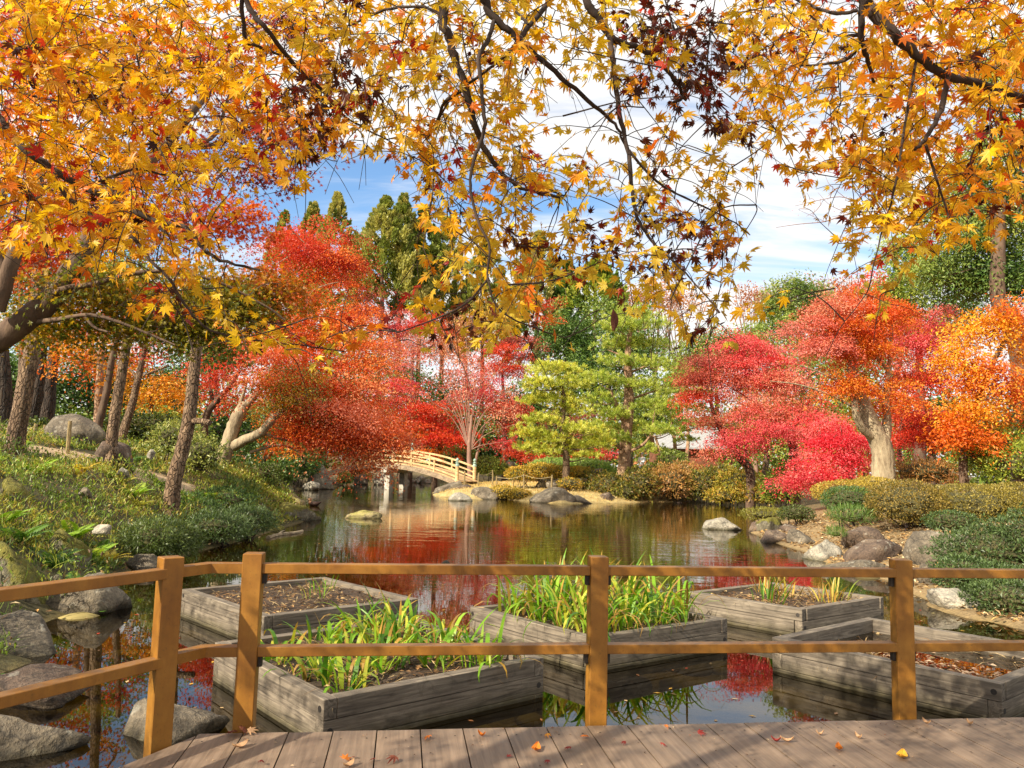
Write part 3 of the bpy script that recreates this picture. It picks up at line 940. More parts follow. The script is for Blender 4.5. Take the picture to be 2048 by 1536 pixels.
for k, (a, b, n, lab) in enumerate([(.25, .55, 16, 'pale yellow iris tuft at the left end of the sparse planter'), (.5, .3, 22, 'dark green iris tuft in the middle of the sparse planter'),
                       (.42, .62, 14, 'thin yellowing iris tuft behind the dark green tuft of the sparse planter'), (.8, .55, 18, 'straw coloured iris tuft near the back of the sparse planter'),
                       (.7, .82, 16, 'wispy yellow iris tuft by the far rim of the sparse planter')]):
    iris(p4(a, b), n, lab, 'iris tufts in the sparse planter', (.2, .42), cols=IRIS[[0, 2, 5]] if k == 1 else PALE, seed=180 + k, droop=.5, dead=.3, w=(.007, .012))
for k, (a, b, lab) in enumerate([(.28, .82, 'small green iris shoot by the far rim of the dry planter'), (.5, .6, 'thin iris shoot standing in the dry stems behind the corner post')]):
    iris(p1(a, b), 9, lab, 'shoots in the dry planter', (.12, .3), seed=190 + k, droop=.6, w=(.005, .009))

# ------------------------------------------------------------------ leaves lying on the deck and rails
def deck_leaf(px, py, kind, size, label, seed, z=0.004):
    r = rng(seed); p = G(px, py, z)
    mb = MB()
    az = r.uniform(0, 6.28); A = np.array([[math.cos(az), math.sin(az), 0.12]]); N = np.array([[r.normal(0, .3), r.normal(0, .3), 1.0]])
    col = {'red': '#8e3a34', 'orange': '#c8742a', 'yellow': '#d09a34', 'tan': '#b89470', 'brown': '#7a4a38'}[kind.split('_')[0]]
    C = lin(col)[None]
    if kind.endswith('oval'):
        pp = np.array([[0., 0, 0]]) + p
        k = 5; V = []
        for i in range(k + 1):
            t = i / k; w = size * .28 * math.sin(math.pi * min(max(t, .02), .98)) ** .8
            b = np.cross(A[0], [0, 0, 1.0])
            q = p + A[0] * size * (t - .5) * [1, 1, 0] + np.array([0, 0, .012 + .02 * (t - .5) ** 2 * 4])
            V += [q - b * w + [0, 0, .006], q + [0, 0, -.004], q + b * w + [0, 0, .006]]
        Fq = []
        for i in range(k): 
            Fq += [[3 * i, 3 * i + 1, 3 * i + 4, 3 * i + 3], [3 * i + 1, 3 * i + 2, 3 * i + 5, 3 * i + 4]]
        mb.add(V, Fq, C)
    else:
        star_leaves(mb, p[None] + [0, 0, .012], A, N, np.array([size * .6]), C, r=r, curl=.7)
    o = mb.build('fallen_leaf', MAT['litter'], loc=p)
    v = np.array([x.co.z for x in o.data.vertices]); o.location.z += float(z - (p[2] + v.min())) + .001
    tag(o, label, 'fallen leaf', 'leaves fallen on the deck')
for k, (x, y, kd, s, lab) in enumerate([
    (858, 1476, 'orange', .075, 'small curled orange maple leaf near the deck edge left of the middle post'),
    (963, 1472, 'orange_oval', .05, 'tiny orange leaf near the deck edge left of the middle post'),
    (1094, 1472, 'yellow', .065, 'yellow maple leaf lying just left of the middle post foot'),
    (1168, 1478, 'orange', .08, 'orange maple leaf caught in the board gap below the middle post'),
    (1140, 1498, 'red', .06, 'dark red curled maple leaf beside a board gap below the middle post'),
    (1072, 1500, 'orange_oval', .09, 'bright orange pointed leaf between two small red leaves'),
    (1016, 1514, 'red', .05, 'small red leaf left of the bright orange pointed leaf'),
    (1097, 1524, 'red', .055, 'reddish curled leaf below the bright orange pointed leaf'),
    (790, 1521, 'brown', .1, 'purple-brown crumpled maple leaf at the bottom of the deck'),
    (690, 1524, 'orange', .08, 'pale orange maple leaf in a cluster on the left boards'),
    (712, 1516, 'red', .05, 'small red-brown leaf in the cluster on the left boards'),
    (697, 1533, 'tan_oval', .07, 'tan leaf at the bottom of the left leaf cluster'),
    (750, 1521, 'red', .05, 'small dark red leaf on a board gap by the left cluster'),
    (1250, 1489, 'red', .05, 'small reddish leaf right of the middle post'),
    (1322, 1492, 'red', .05, 'small dull red leaf halfway between the middle and right posts'),
    (1331, 1456, 'orange', .05, 'small orange leaf at the deck edge right of the middle post'),
    (1398, 1470, 'red', .075, 'crumpled dark red maple leaf by the deck edge between the posts'),
    (1552, 1483, 'red_oval', .05, 'small red curled leaf next to a tan oval leaf'),
    (1574, 1483, 'tan_oval', .07, 'tan oval leaf next to a small red curled leaf'),
    (1678, 1499, 'orange_oval', .07, 'orange-brown oval leaf beside the cross joint of the boards'),
    (1717, 1476, 'tan_oval', .05, 'pale tan leaf above the cross joint of the boards'),
    (1804, 1514, 'yellow_oval', .1, 'large golden oval leaf near the bottom right of the deck'),
    (1853, 1447, 'tan_oval', .06, 'pale oval leaf at the deck edge right of the right post'),
    (1940, 1449, 'tan_oval', .05, 'pale leaf near the deck edge farthest right'),
    (485, 1472, 'brown', .1, 'brown crumpled leaf on the heap at the second post foot'),
    (470, 1470, 'brown', .09, 'rust coloured leaf leaning on the second post foot'),
    (497, 1468, 'tan', .09, 'tan dry leaf at the right of the second post foot'),
    (480, 1494, 'tan_oval', .09, 'tan oval leaf on the boards below the second post'),
    (325, 1484, 'brown', .09, 'brown curled leaf at the foot of the left corner post'),
    (520, 1532, 'red', .06, 'pinkish red maple leaf at the bottom left of the deck'),
    (1640, 1470, 'tan_oval', .04, 'tiny tan scrap on the boards left of the right post')]):
    deck_leaf(x, y, kd, s, lab, 300 + k)

def crumbs():
    r = rng(91); mb = MB(); n = 420
    p = r.uniform(-1.0, 6.0, n); t = -r.random(n) ** 1.4 * 2.2 - .02
    pos = np.array([A0 + U * a + W_ * b for a, b in zip(p, t)]); pos[:, 2] = .004
    ok = (p > 0) | (t < p * 1.5); pos = pos[ok]; n = len(pos)
    az = r.uniform(0, 6.28, n)
    kite(mb, pos, np.stack([np.cos(az), np.sin(az), np.full(n, .08)], 1), np.stack([r.normal(0, .2, n), r.normal(0, .2, n), np.ones(n)], 1), r.uniform(.006, .024, n), r.uniform(.003, .01, n),
         pal('#b09070', '#6a4a34', '#8e5a40', '#c8b08c', '#4a3a2c')[r.integers(5, size=n)])
    tag(mb.build('leaf_crumbs', MAT['litter']), 'tiny crumbs of dry leaf strewn over the deck boards', 'leaf crumbs', kind='stuff')
    # screw heads: two per board on every bearer line
    mb = MB(); w = .235; s = -1.2; s0 = np.dot(G(575, 1470, 0) - A0, U); s = s0 - w * 8
    a = np.linspace(0, 2 * math.pi, 8, endpoint=False)
    while s < 8:
        for q in (.05, w - .05):
            for t in (-.12, -.75):
                c = A0 + U * (s + q) + W_ * (t + r.normal(0, .006)) + np.array([0, 0, .0022])
                if s + q < 0 and t > (s + q) * 1.6: continue
                mb.add([c + np.array([math.cos(k), math.sin(k), 0]) * .0055 for k in a], [list(range(8))])
        s += w
    tag(mb.build('screw_heads', MAT['bolt']), 'rows of dark screw heads in the deck boards', 'screws', kind='stuff')
crumbs()
# ------------------------------------------------------------------ rocks
_bm = bmesh.new(); bmesh.ops.create_icosphere(_bm, subdivisions=4, radius=1.0); _bm.verts.index_update()
ICO = np.array([v.co[:] for v in _bm.verts]); ICF = np.array([[v.index for v in f.verts] for f in _bm.faces]); _bm.free()
def rock_shape(seed, facets=16, rough=0.06, soft=16):
    r = rng(seed)
    n = unit(r.normal(0, 1, (facets, 3))); d = r.uniform(0.62, 1.0, facets)
    dots = ICO @ n.T
    val = np.where(dots > 0.05, d[None] / np.maximum(dots, .05), 50.0)
    rad = (np.sum(np.minimum(val, 3.0) ** -soft, 1)) ** (-1 / soft)     # rounded facets
    q = ICO * np.minimum(rad, 1.35)[:, None]
    off = r.uniform(-50, 50, 3)
    nn = np.array([mnoise.fractal(Vector(p * 2.0 + off), 1.0, 2.0, 5) for p in ICO])
    q *= (1 + rough * 1.6 * nn)[:, None]
    return q
def rock(label, x0, x1, yt, yb, mat='rock_grey', seed=0, d=None, z=WATER, dr=0.9, peak=0.0, group=None, facets=13, soft=16):
    xc = (x0 + x1) / 2
    if d is None:
        b = G(xc, yb, z); d = b[1]
    else:
        b = P(xc, yb, d); z = b[2]
    w = (x1 - x0) * d / F_PX
    dep = w * dr
    cy_ = d + dep * 0.42
    k = cy_ / d
    top = P(xc, yt, cy_)[2]
    H = max(top - z, 0.08)
    q = rock_shape(seed, facets, soft=soft)
    q[:, 0] += peak * np.maximum(q[:, 2], 0)
    q[:, 2] = np.where(q[:, 2] < 0, q[:, 2] * .55, q[:, 2])
    q[:, 0] = (q[:, 0] - q[:, 0].min()) / np.ptp(q[:, 0]) * 2 - 1
    q[:, 1] = (q[:, 1] - q[:, 1].min()) / np.ptp(q[:, 1]) * 2 - 1
    q[:, 2] = q[:, 2] / q[:, 2].max()
    cx = P(xc, yb, cy_)[0]
    under = min(H * .8, .5)
    zz_ = np.where(q[:, 2] < 0, q[:, 2] / max(-q[:, 2].min(), 1e-6) * under, q[:, 2] * H)
    V = np.stack([cx + q[:, 0] * w / 2 * k, cy_ + q[:, 1] * dep / 2, z + zz_], 1)
    mb = MB(); mb.add(V, ICF)
    o = mb.build('rock', MAT[mat], loc=(cx, cy_, z), smooth=True)
    return tag(o, label, 'rock', group)
ROCKS = [
 ('large mossy boulder on the left bank at the edge of the photo', -40, 98, 1083, 1225, 'rock_moss', dict(d=8.6)),
 ('broad flat grey rock at the water edge behind the left railing', 82, 246, 1143, 1232, 'rock_grey', {}),
 ('small grey stone beside the large mossy boulder', 88, 132, 1148, 1180, 'rock_grey', dict(d=9.4)),
 ('wedge shaped grey rock sloping into the water left of the railing', -60, 122, 1228, 1318, 'rock_grey', dict(peak=-.5)),
 ('low flat slab with dry grass on it, behind the lower left rail', -30, 160, 1340, 1402, 'rock_brown', dict(z=-.3)),
 ('wide grey rock in the bottom left corner below the rails', -60, 155, 1425, 1530, 'rock_grey', {}),
 ('rounded grey rock in the water between the two left posts', 252, 438, 1402, 1492, 'rock_grey', {}),
 ('low grey rock at the waterline behind the left corner post', 238, 322, 1107, 1143, 'rock_grey', {}),
 ('mossy leaning rock among the ferns on the left bank', 88, 182, 1056, 1132, 'rock_moss', dict(d=10.6)),
 ('moss covered hump in the undergrowth at the left edge', -10, 92, 955, 1050, 'rock_moss', dict(d=12.2)),
 ('big angular boulder beside the path on top of the left bank', 102, 210, 828, 888, 'rock_grey', dict(d=19.5, facets=7, soft=40, peak=-.25)),
 ('low tan boulder half sunk in the slope by the middle pine trunk', 175, 268, 880, 925, 'rock_brown', dict(d=17.4)),
 ('mossy rock shelf jutting into the pond from the left bank', 522, 632, 1003, 1046, 'rock_moss', dict(dr=1.3)),
 ('yellowish flat slab on the mossy shelf of the left bank', 536, 610, 986, 1016, 'rock_yellow', dict(d=25.0)),
 ('small mossy rock at the foot of the mossy shelf', 515, 570, 1038, 1064, 'rock_moss', {}),
 ('sunlit knobbly rock on the left shore below the pale leaning trunk', 508, 556, 932, 988, 'rock_yellow', dict(d=28)),
 ('large dark grey rock under the left end of the bridge', 608, 672, 930, 975, 'rock_grey', dict(d=47)),
 ('pale flat stone in front of the dark rock near the bridge', 604, 640, 962, 976, 'rock_pale', dict(d=45)),
 ('grey rock in the shade under the bridge arch', 704, 742, 948, 972, 'rock_grey', dict(d=58)),
 ('light grey wedge of rock under the bridge next to the stone pillar', 744, 778, 946, 971, 'rock_pale', dict(d=58)),
 ('yellow lichened rock rising from the middle of the pond', 692, 764, 1021, 1038, 'rock_yellow', dict(peak=.3)),
 ('small dark round stone poking out of the water behind the long rail', 882, 902, 1120, 1130, 'rock_grey', {}),
 ('tall rounded rock at the island shore by the bridge end', 866, 936, 961, 990, 'rock_grey', dict(peak=.3)),
 ('dark rock next to the tall rounded one on the island shore', 900, 952, 969, 992, 'rock_brown', {}),
 ('white flat rock in the water before the island', 896, 946, 984, 1002, 'rock_pale', {}),
 ('low broad rock right of the white flat rock', 938, 998, 973, 999, 'rock_grey', {}),
 ('long grey slab at the island shore below the small pine', 1058, 1150, 973, 1006, 'rock_grey', dict(peak=-.2)),
 ('low rounded rock between the long slab and the flat topped rock', 1130, 1184, 990, 1007, 'rock_grey', {}),
 ('flat topped rock at the left end of the shore hedge', 1178, 1238, 984, 1005, 'rock_brown', {}),
 ('upright tan stone on the island left of the big hedge', 1174, 1214, 936, 962, 'rock_brown', dict(d=42)),
 ('flat stepping stone on the island lawn right of the small pine', 1140, 1178, 955, 968, 'rock_pale', dict(d=42)),
 ('low pale stone on the island left of the small pine', 1070, 1100, 960, 970, 'rock_pale', dict(d=43)),
 ('squat grey stone on the island in front of the small pine', 1092, 1122, 960, 970, 'rock_grey', dict(d=42)),
 ('grey stone on the dark bank behind the bridge end', 1000, 1032, 922, 940, 'rock_grey', dict(d=62)),
 ('pale grey rock standing alone in the water on the right', 1404, 1482, 1034, 1060, 'rock_pale', {}),
 ('dark low rock at the tip of the right bank', 1494, 1530, 1043, 1066, 'rock_brown', {}),
 ('grassy grey rock at the tip of the right bank', 1512, 1566, 1034, 1068, 'rock_moss', {}),
 ('dark grey rounded rock in the row along the right bank', 1518, 1578, 1059, 1086, 'rock_brown', {}),
 ('larger grey rock with pale streaks in the row along the right bank', 1574, 1654, 1058, 1094, 'rock_grey', {}),
 ('low tan rock behind the row of rocks on the right bank', 1560, 1620, 1048, 1072, 'rock_brown', dict(d=22)),
 ('flat ledge of pale grey rock on the right bank', 1608, 1694, 1078, 1122, 'rock_pale', {}),
 ('dark brown hump of rock above the flat ledge', 1684, 1768, 1052, 1092, 'rock_brown', dict(d=17.5)),
 ('sloping brown rock above the right rail post', 1688, 1800, 1076, 1132, 'rock_brown', dict(d=15.2, peak=.45)),
 ('long flat rock lying in the water left of the right post', 1654, 1790, 1117, 1150, 'rock_grey', dict(peak=-.2)),
 ('big round grey boulder before the clipped hedge on the right', 1822, 1942, 1062, 1132, 'rock_grey', dict(d=14)),
 ('grey rock behind the right post near the dark juniper', 1836, 1900, 1126, 1178, 'rock_grey', dict(d=12.6)),
 ('pale pointed rock at the waterline under the dark juniper', 1864, 1972, 1178, 1226, 'rock_pale', dict(peak=-.5)),
 ('small pale stone in the dark gap of the left slope', 186, 222, 1048, 1062, 'rock_pale', dict(d=11.5)),
 ('little grey stone among the grass of the left slope', 160, 182, 974, 988, 'rock_grey', dict(d=14)),
 ('pale pebble boulder on the slope beside the leaning pine', 234, 256, 934, 948, 'rock_pale', dict(d=16)),
 ('small white stone up the slope right of the middle pine', 294, 312, 898, 910, 'rock_pale', dict(d=18.5)),
]
for k, (lab, a, b, c, d_, m, kw) in enumerate(ROCKS):
    rock(lab, a, b, c, d_, m, seed=500 + k, **kw)
# white cobbles behind the bridge pillars: each a stone of its own
r = rng(61)
for k in range(16):
    px = r.uniform(818, 856) if k < 10 else r.uniform(800, 822); py = r.uniform(956, 964)
    rock('pale round cobble in the heap behind the bridge pillars', px - 5, px + 6, py - 5, py + 2, 'rock_pale', seed=600 + k, d=66 + r.uniform(-1.5, 1.5), group='cobbles behind the bridge', facets=10)

# ------------------------------------------------------------------ arched bridge
def bridge():
    Rr = P(938, 962, 48.0); Ll = P(664, 948, 54.0)
    ax = np.array([Ll[0] - Rr[0], Ll[1] - Rr[1], 0]); L = np.linalg.norm(ax); ax = ax / L
    ac = np.array([-ax[1], ax[0], 0])
    if ac[1] > 0: ac = -ac                                  # ac points to the viewer's side
    HW = 0.95; z0 = 0.34; rise = 0.95
    def zc(s): t = s / L; return z0 + rise * (1 - (2 * t - 1) ** 2) + 0.15 * t
    root = thing('bridge', 'arched wooden footbridge with pale rails and green capped posts over the pond', 'bridge', (Rr[0], Rr[1], WATER))
    def pt(s, o, z): return np.array([Rr[0], Rr[1], 0]) + ax * s + ac * o + np.array([0, 0, z])
    ss = np.linspace(0, L, 41)
    # deck
    def strip(o0, o1, zt, zb, s=ss):
        V = []; n = len(s)
        for q in s:
            V += [pt(q, o0, zc(q) + zt), pt(q, o1, zc(q) + zt), pt(q, o1, zc(q) + zb), pt(q, o0, zc(q) + zb)]
        Fq = []
        for i in range(n - 1):
            for j in range(4): Fq.append([i * 4 + j, i * 4 + (j + 1) % 4, i * 4 + 4 + (j + 1) % 4, i * 4 + 4 + j])
        Fq += [[3, 2, 1, 0], [n * 4 - 4, n * 4 - 3, n * 4 - 2, n * 4 - 1]]
        return V, Fq
    mb = MB(); 
    nb = 60; e = np.linspace(0, L, nb + 1)
    for i in range(nb): mb.add(*strip(-HW - .08, HW + .08, 0.0, -0.05, np.array([e[i], e[i + 1] - .012])))
    mb.build('decking', MAT['bridge_wood'], root)
    for o in (-HW, HW):
        mb = MB(); mb.add(*strip(o - .09, o + .09, -0.053, -0.36)); mb.build('beam', MAT['bridge_dark'], root)
        mb = MB(); mb.add(*strip(o - .03, o + .03, .0, .0)); 
    for o in (-HW, HW):
        posts = [0.25, 2.0, 3.8, 5.3, 6.9, 8.6, L - 0.25]
        caps = {0.25, 5.3, L - 0.25}
        for s in posts:
            big = s in caps
            h = 1.02 if big else 0.78
            w = 0.13 if big else 0.1
            mb = MB(); c = pt(s, o, zc(s) + h / 2 - (.2 if big else 0))
            if big: tube(mb, [c + [0, 0, -h / 2 - .15], c + [0, 0, h / 2]], [w * .85, w * .85], 12)
            else: box(mb, c, w, w, h, ax, .006)
            po = mb.build('post', MAT['bridge_wood'], root)
            if big:
                mb = MB(); b = c + np.array([0, 0, h / 2])
                prof = [(0, .125), (.12, .125), (.14, .1), (.2, .1), (.21, .125), (.25, .12), (.27, .06), (.31, .06), (.35, .1), (.42, .105), (.48, .06), (.52, .012)]
                zs = np.array([b + [0, 0, p] for p, _ in prof])
                # lathe
                a = np.linspace(0, 2 * math.pi, 14, endpoint=False); V = []
                for (p, rr) in prof: V += [b + np.array([math.cos(t) * rr, math.sin(t) * rr, p]) for t in a]
                Fq = [[i * 14 + j, i * 14 + (j + 1) % 14, i * 14 + 14 + (j + 1) % 14, i * 14 + 14 + j] for i in range(len(prof) - 1) for j in range(14)]
                mb.add(V, Fq); mb.build('cap', MAT['bronze'], po, smooth=True)
        for zt, hh, w in ((.84, .11, .09), (.5, .09, .06), (.2, .09, .06)):
            mb = MB(); mb.add(*strip(o - w / 2, o + w / 2, zt, zt - hh, np.linspace(.25, L - .25, 33))); mb.build('rail', MAT['bridge_wood'], root)
    # stone pillars with cap blocks, mid span
    for s in (L * .5,):
        for o in (-.75, .75):
            mb = MB(); zt = zc(s) - .36 - .3
            box(mb, pt(s, o, (zt - .95) / 2), .42, .42, zt + .95, ax, .02); mb.build('pillar', MAT['stone'], root)
        mb = MB(); box(mb, pt(s, 0, zc(s) - .36 - .15), .62, 2.5, .298, ax, .03); mb.build('pillar_cap', MAT['stone'], root)
    return root
bridge()

# ------------------------------------------------------------------ stakes and rope fences
def stake(px, py, d, hpx, label, group, w=0.045):
    b = P(px, py, d); h = hpx * d / F_PX; g = gz1(b[0], b[1])
    lo = min(g, b[2]) - .15
    mb = MB(); r = rng(int(px * 7 + py))
    tube(mb, [[b[0], b[1], lo], [b[0] + r.normal(0, .01), b[1], b[2] + h * .5], [b[0] + r.normal(0, .02), b[1], b[2] + h]], [w, w * .95, w * .85], 8, rough=.05, rg=r)
    o = mb.build('stake', MAT['stake'], loc=(b[0], b[1], lo)); tag(o, label, 'stake', group)
    return b + [0, 0, h * .85]
tops = []
for px, py, d, h, lab in [(929, 964, 44, 22, 'short stake beside the near bridge post'), (957, 966, 44, 20, 'short stake just right of the far bridge post'),
        (985, 962, 47, 22, 'pale stake standing at the back of the island shore'), (993, 970, 43, 18, 'dark stake in front of the pale one on the island'),
        (1048, 966, 41, 18, 'stake among the low yellow bushes on the island shore'), (1103, 978, 40.5, 28, 'tall dark stake in front of the small pine'),
        ]:
    tops.append(stake(px, py, d, h, lab, 'rope fence stakes on the island'))
for a, b, lab in [(1, 2, 'thin rope from the bridge end to the pale stake'), (3, 4, 'thin rope from the dark stake to the stake in the bushes'), (4, 5, 'thin rope ending at the tall dark stake')]:
    mb = MB(); m = (tops[a] + tops[b]) / 2 - [0, 0, .12]
    tube(mb, spline([tops[a], m, tops[b]], 5), [.012, .012], 5); tag(mb.build('rope', MAT['rope'], loc=tops[a]), lab, 'rope')
tops = []
for px, py, d, h, lab in [(66, 886, 19, 38, 'mossy stake nearest the pine at the far left'), (86, 884, 21.5, 34, 'grey stake at the left of the path boulder'), (96, 880, 22, 26, 'thin stake touching the path boulder'),
        (137, 884, 18, 42, 'dark stake standing in front of the path boulder'), (2, 884, 20, 34, 'stake at the left edge of the photo beside the path')]:
    tops.append(stake(px, py, d, h, lab, 'rope fence stakes by the path', .05))
for a, b, lab in [(4, 0, 'slack rope along the path at the far left'), (0, 1, 'rope between the mossy and the grey stake')]:
    mb = MB(); m = (tops[a] + tops[b]) / 2 - [0, 0, .1]
    tube(mb, spline([tops[a], m, tops[b]], 5), [.01, .01], 5); tag(mb.build('rope', MAT['rope'], loc=tops[a]), lab, 'rope')

# ------------------------------------------------------------------ tea house behind the pines
MAT['wall_brown'] = plain('brown plaster', '#8a5a40', 0.9, '#70462f', 4)
MAT['house_wood'] = wood_material('house timber', [(0.3, '#4a2c1c'), (0.5, '#6e4228'), (0.7, '#8a583a')], 'X', 10, .2)
def roof_material():
    m, nt, ln, b = newmat('grey tile roof')
    w = nt.new('ShaderNodeTexWave'); w.inputs['Scale'].default_value = 3.2; w.bands_direction = 'X'; w.inputs['Distortion'].default_value = 0.3
    ln.new(objco(nt), w.inputs['Vector'])
    ln.new(rampc(nt, ln, w.outputs['Fac'], [(0.2, '#8e8e90'), (0.6, '#c4c4c4')]), b.inputs['Base Color'])
    b.inputs['Roughness'].default_value = .6
    ln.new(bump(nt, ln, w.outputs['Fac'], .8, .05), b.inputs['Normal'])
    return m
MAT['roof'] = roof_material()
def tea_house():
    d = 62.0; k = d / F_PX
    a = P(1310, 893, d); b = P(1470, 896, d)
    g = gz1((a[0] + b[0]) / 2, d) - .1
    ze = a[2]; zr = P(1390, 858, d + 2.6)[2]
    w = b[0] - a[0]; cx = (a[0] + b[0]) / 2; D = 5.2
    root = thing('tea_house', 'low tea house with a grey tiled roof and brown walls behind the pines', 'building', (cx, d + D / 2, g))
    e = .12; V = [[a[0], d - .2, ze], [b[0], d - .2, ze], [b[0] - .3, d + D / 2, zr], [a[0] + .3, d + D / 2, zr], [a[0], d + D + .2, ze], [b[0], d + D + .2, ze]]
    V2 = [[x, y, z - e] for x, y, z in V]; V = V + V2
    Fq = [[0, 1, 2, 3], [3, 2, 5, 4], [7, 6, 9, 8], [8, 9, 10, 11], [1, 0, 6, 7], [4, 5, 11, 10]]
    mb = MB(); mb.add(V, Fq); mb.add(np.array(V)[[0, 3, 9, 6]], [[0, 1, 2, 3]]); mb.add(np.array(V)[[3, 4, 10, 9]], [[0, 1, 2, 3]])
    mb.add(np.array(V)[[2, 1, 7, 8]], [[0, 1, 2, 3]]); mb.add(np.array(V)[[5, 2, 8, 11]], [[0, 1, 2, 3]])
    ro = mb.build('roof', MAT['roof'], root)
    mb = MB(); box(mb, (cx, d + D / 2, zr + .12), w - .6, .3, .26, bev=.03); mb.build('ridge', MAT['roof'], ro)
    x1 = P(1420, 900, d)[0]
    mb = MB(); hh = ze - .15 - g; box(mb, ((a[0] + .4 + x1) / 2, d + D / 2, g + hh / 2), x1 - a[0] - .4, D - 1.0, hh); mb.build('wall', MAT['wall_brown'], root)
    for px in (1312, 1345, 1408, 1424, 1437, 1464):
        p = P(px, 900, d); mb = MB(); box(mb, (p[0], d + .15, g + hh / 2), .16, .16, hh, bev=.01); mb.build('post', MAT['house_wood'], root)
    mb = MB(); box(mb, (cx, d + .15, ze - .25), w - .3, .12, .2); mb.build('lintel', MAT['house_wood'], root)
    p0, p1 = P(1411, 921, d - .05), P(1438, 941, d - .05)
    mb = MB(); box(mb, ((p0[0] + p1[0]) / 2, d - .05, (p0[2] + p1[2]) / 2), p1[0] - p0[0], .06, p0[2] - p1[2]); mb.build('panel', MAT['house_wood'], root)
tea_house()

# ------------------------------------------------------------------ duck, person, drifting log
MAT['duck'] = plain('duck brown', '#4a3020', .7, '#2a1a12', 30)
MAT['duck_pale'] = plain('duck breast', '#c89c74', .7, '#8a6040', 18)
MAT['bill'] = plain('duck bill', '#3a3a34', .5)
def loft(mb, secs, seg=14):
    """secs: (centre, half width vector, half height vector)"""
    a = np.linspace(0, 2 * math.pi, seg, endpoint=False); V = []
    for c, u, v in secs:
        V += [np.asarray(c) + np.asarray(u) * math.cos(t) + np.asarray(v) * math.sin(t) for t in a]
    n = len(secs)
    Fq = [[i * seg + j, i * seg + (j + 1) % seg, (i + 1) * seg + (j + 1) % seg, (i + 1) * seg + j] for i in range(n - 1) for j in range(seg)]
    mb.add(V, Fq); mb.add(V[:seg], [list(range(seg))[::-1]]); mb.add(V[-seg:], [list(range(seg))])
def duck():
    b = G(628, 1012, WATER)
    root = thing('duck', 'brown duck with a pale breast swimming on the pond off the left bank', 'duck', b)
    def sec(x, z, w, h): return ((b[0] + x, b[1], b[2] + z), (0, w, 0), (0, 0, h))
    mb = MB()   # body, faces left
    loft(mb, [sec(-.2, .1, .012, .012), sec(-.18, .1, .06, .06), sec(-.12, .08, .105, .09), sec(0, .075, .13, .105), sec(.1, .085, .12, .1), sec(.18, .11, .08, .07), sec(.25, .145, .04, .03), sec(.3, .17, .015, .008)])
    mb.build('body', MAT['duck'], root, smooth=True)
    mb = MB()
    loft(mb, [sec(-.225, .1, .01, .01), sec(-.21, .1, .07, .06), sec(-.15, .1, .1, .085), sec(-.11, .11, .09, .07), sec(-.09, .12, .02, .02)])
    mb.build('breast', MAT['duck_pale'], root, smooth=True)
    mb = MB()
    q = [((b[0] - .13, b[1], b[2] + .12), (.045, 0, 0), (0, .045, 0)), ((b[0] - .15, b[1], b[2] + .19), (.036, 0, 0), (0, .036, 0)), ((b[0] - .165, b[1], b[2] + .235), (.075, 0, 0), (0, .06, 0)),
         ((b[0] - .17, b[1], b[2] + .265), (.078, 0, 0), (0, .062, 0)), ((b[0] - .165, b[1], b[2] + .305), (.05, 0, 0), (0, .045, 0)), ((b[0] - .16, b[1], b[2] + .325), (.008, 0, 0), (0, .008, 0))]
    loft(mb, q); h = mb.build('head', MAT['duck_pale'], root, smooth=True)
    mb = MB(); loft(mb, [((b[0] - .21, b[1], b[2] + .25), (0, .02, 0), (0, 0, .016)), ((b[0] - .25, b[1], b[2] + .243), (0, .02, 0), (0, 0, .008)), ((b[0] - .275, b[1], b[2] + .24), (0, .012, 0), (0, 0, .004))], 8)
    mb.build('bill', MAT['bill'], h)
duck()
def log():
    mb = MB(); r = rng(4)
    p = [G(x, y, WATER + .015) for x, y in [(536, 1076), (552, 1071), (572, 1068), (592, 1066), (605, 1062)]]
    tube(mb, spline(p, 4), [.05, .045, .05, .03], 8, rough=.12, rg=r)
    p = [G(x, y, WATER + .02) for x, y in [(556, 1070), (562, 1064), (570, 1060)]]
    tube(mb, spline(p, 3), [.025, .012], 6, rough=.1, rg=r)
    tag(mb.build('log', MAT['bark_pale'], loc=p[0]), 'pale broken branch floating near the left bank', 'branch')
log()

MAT['skin'] = plain('skin', '#d0a084', .6, '#b88468')
MAT['shirt'] = plain('white shirt', '#e8e8e4', .8, '#d0d2d2', 30)
MAT['jeans'] = plain('light blue trousers', '#88a8c8', .85, '#6484a8', 30)
MAT['hair'] = plain('grey hair', '#b8b4ac', .8, '#8a867e', 40)
def skin_figure(name, verts, edges, radii, mat, parent, root_i=0, sub=2):
    me = bpy.data.meshes.new(name); me.from_pydata([tuple(v) for v in verts], edges, [])
    o = bpy.data.objects.new(name, me); COL.objects.link(o)
    o.modifiers.new('skin', 'SKIN'); s = o.modifiers.new('sub', 'SUBSURF'); s.levels = sub; s.render_levels = sub
    for i, rr in enumerate(radii):
        me.skin_vertices[0].data[i].radius = rr if isinstance(rr, tuple) else (rr, rr)
        me.skin_vertices[0].data[i].use_root = (i == root_i)
    dg = bpy.context.evaluated_depsgraph_get()
    m2 = bpy.data.meshes.new_from_object(o.evaluated_get(dg))
    o.modifiers.clear(); o.data = m2
    for p in m2.polygons: p.use_smooth = True
    m2.materials.clear(); m2.materials.append(mat)
    o.parent = parent
    return o
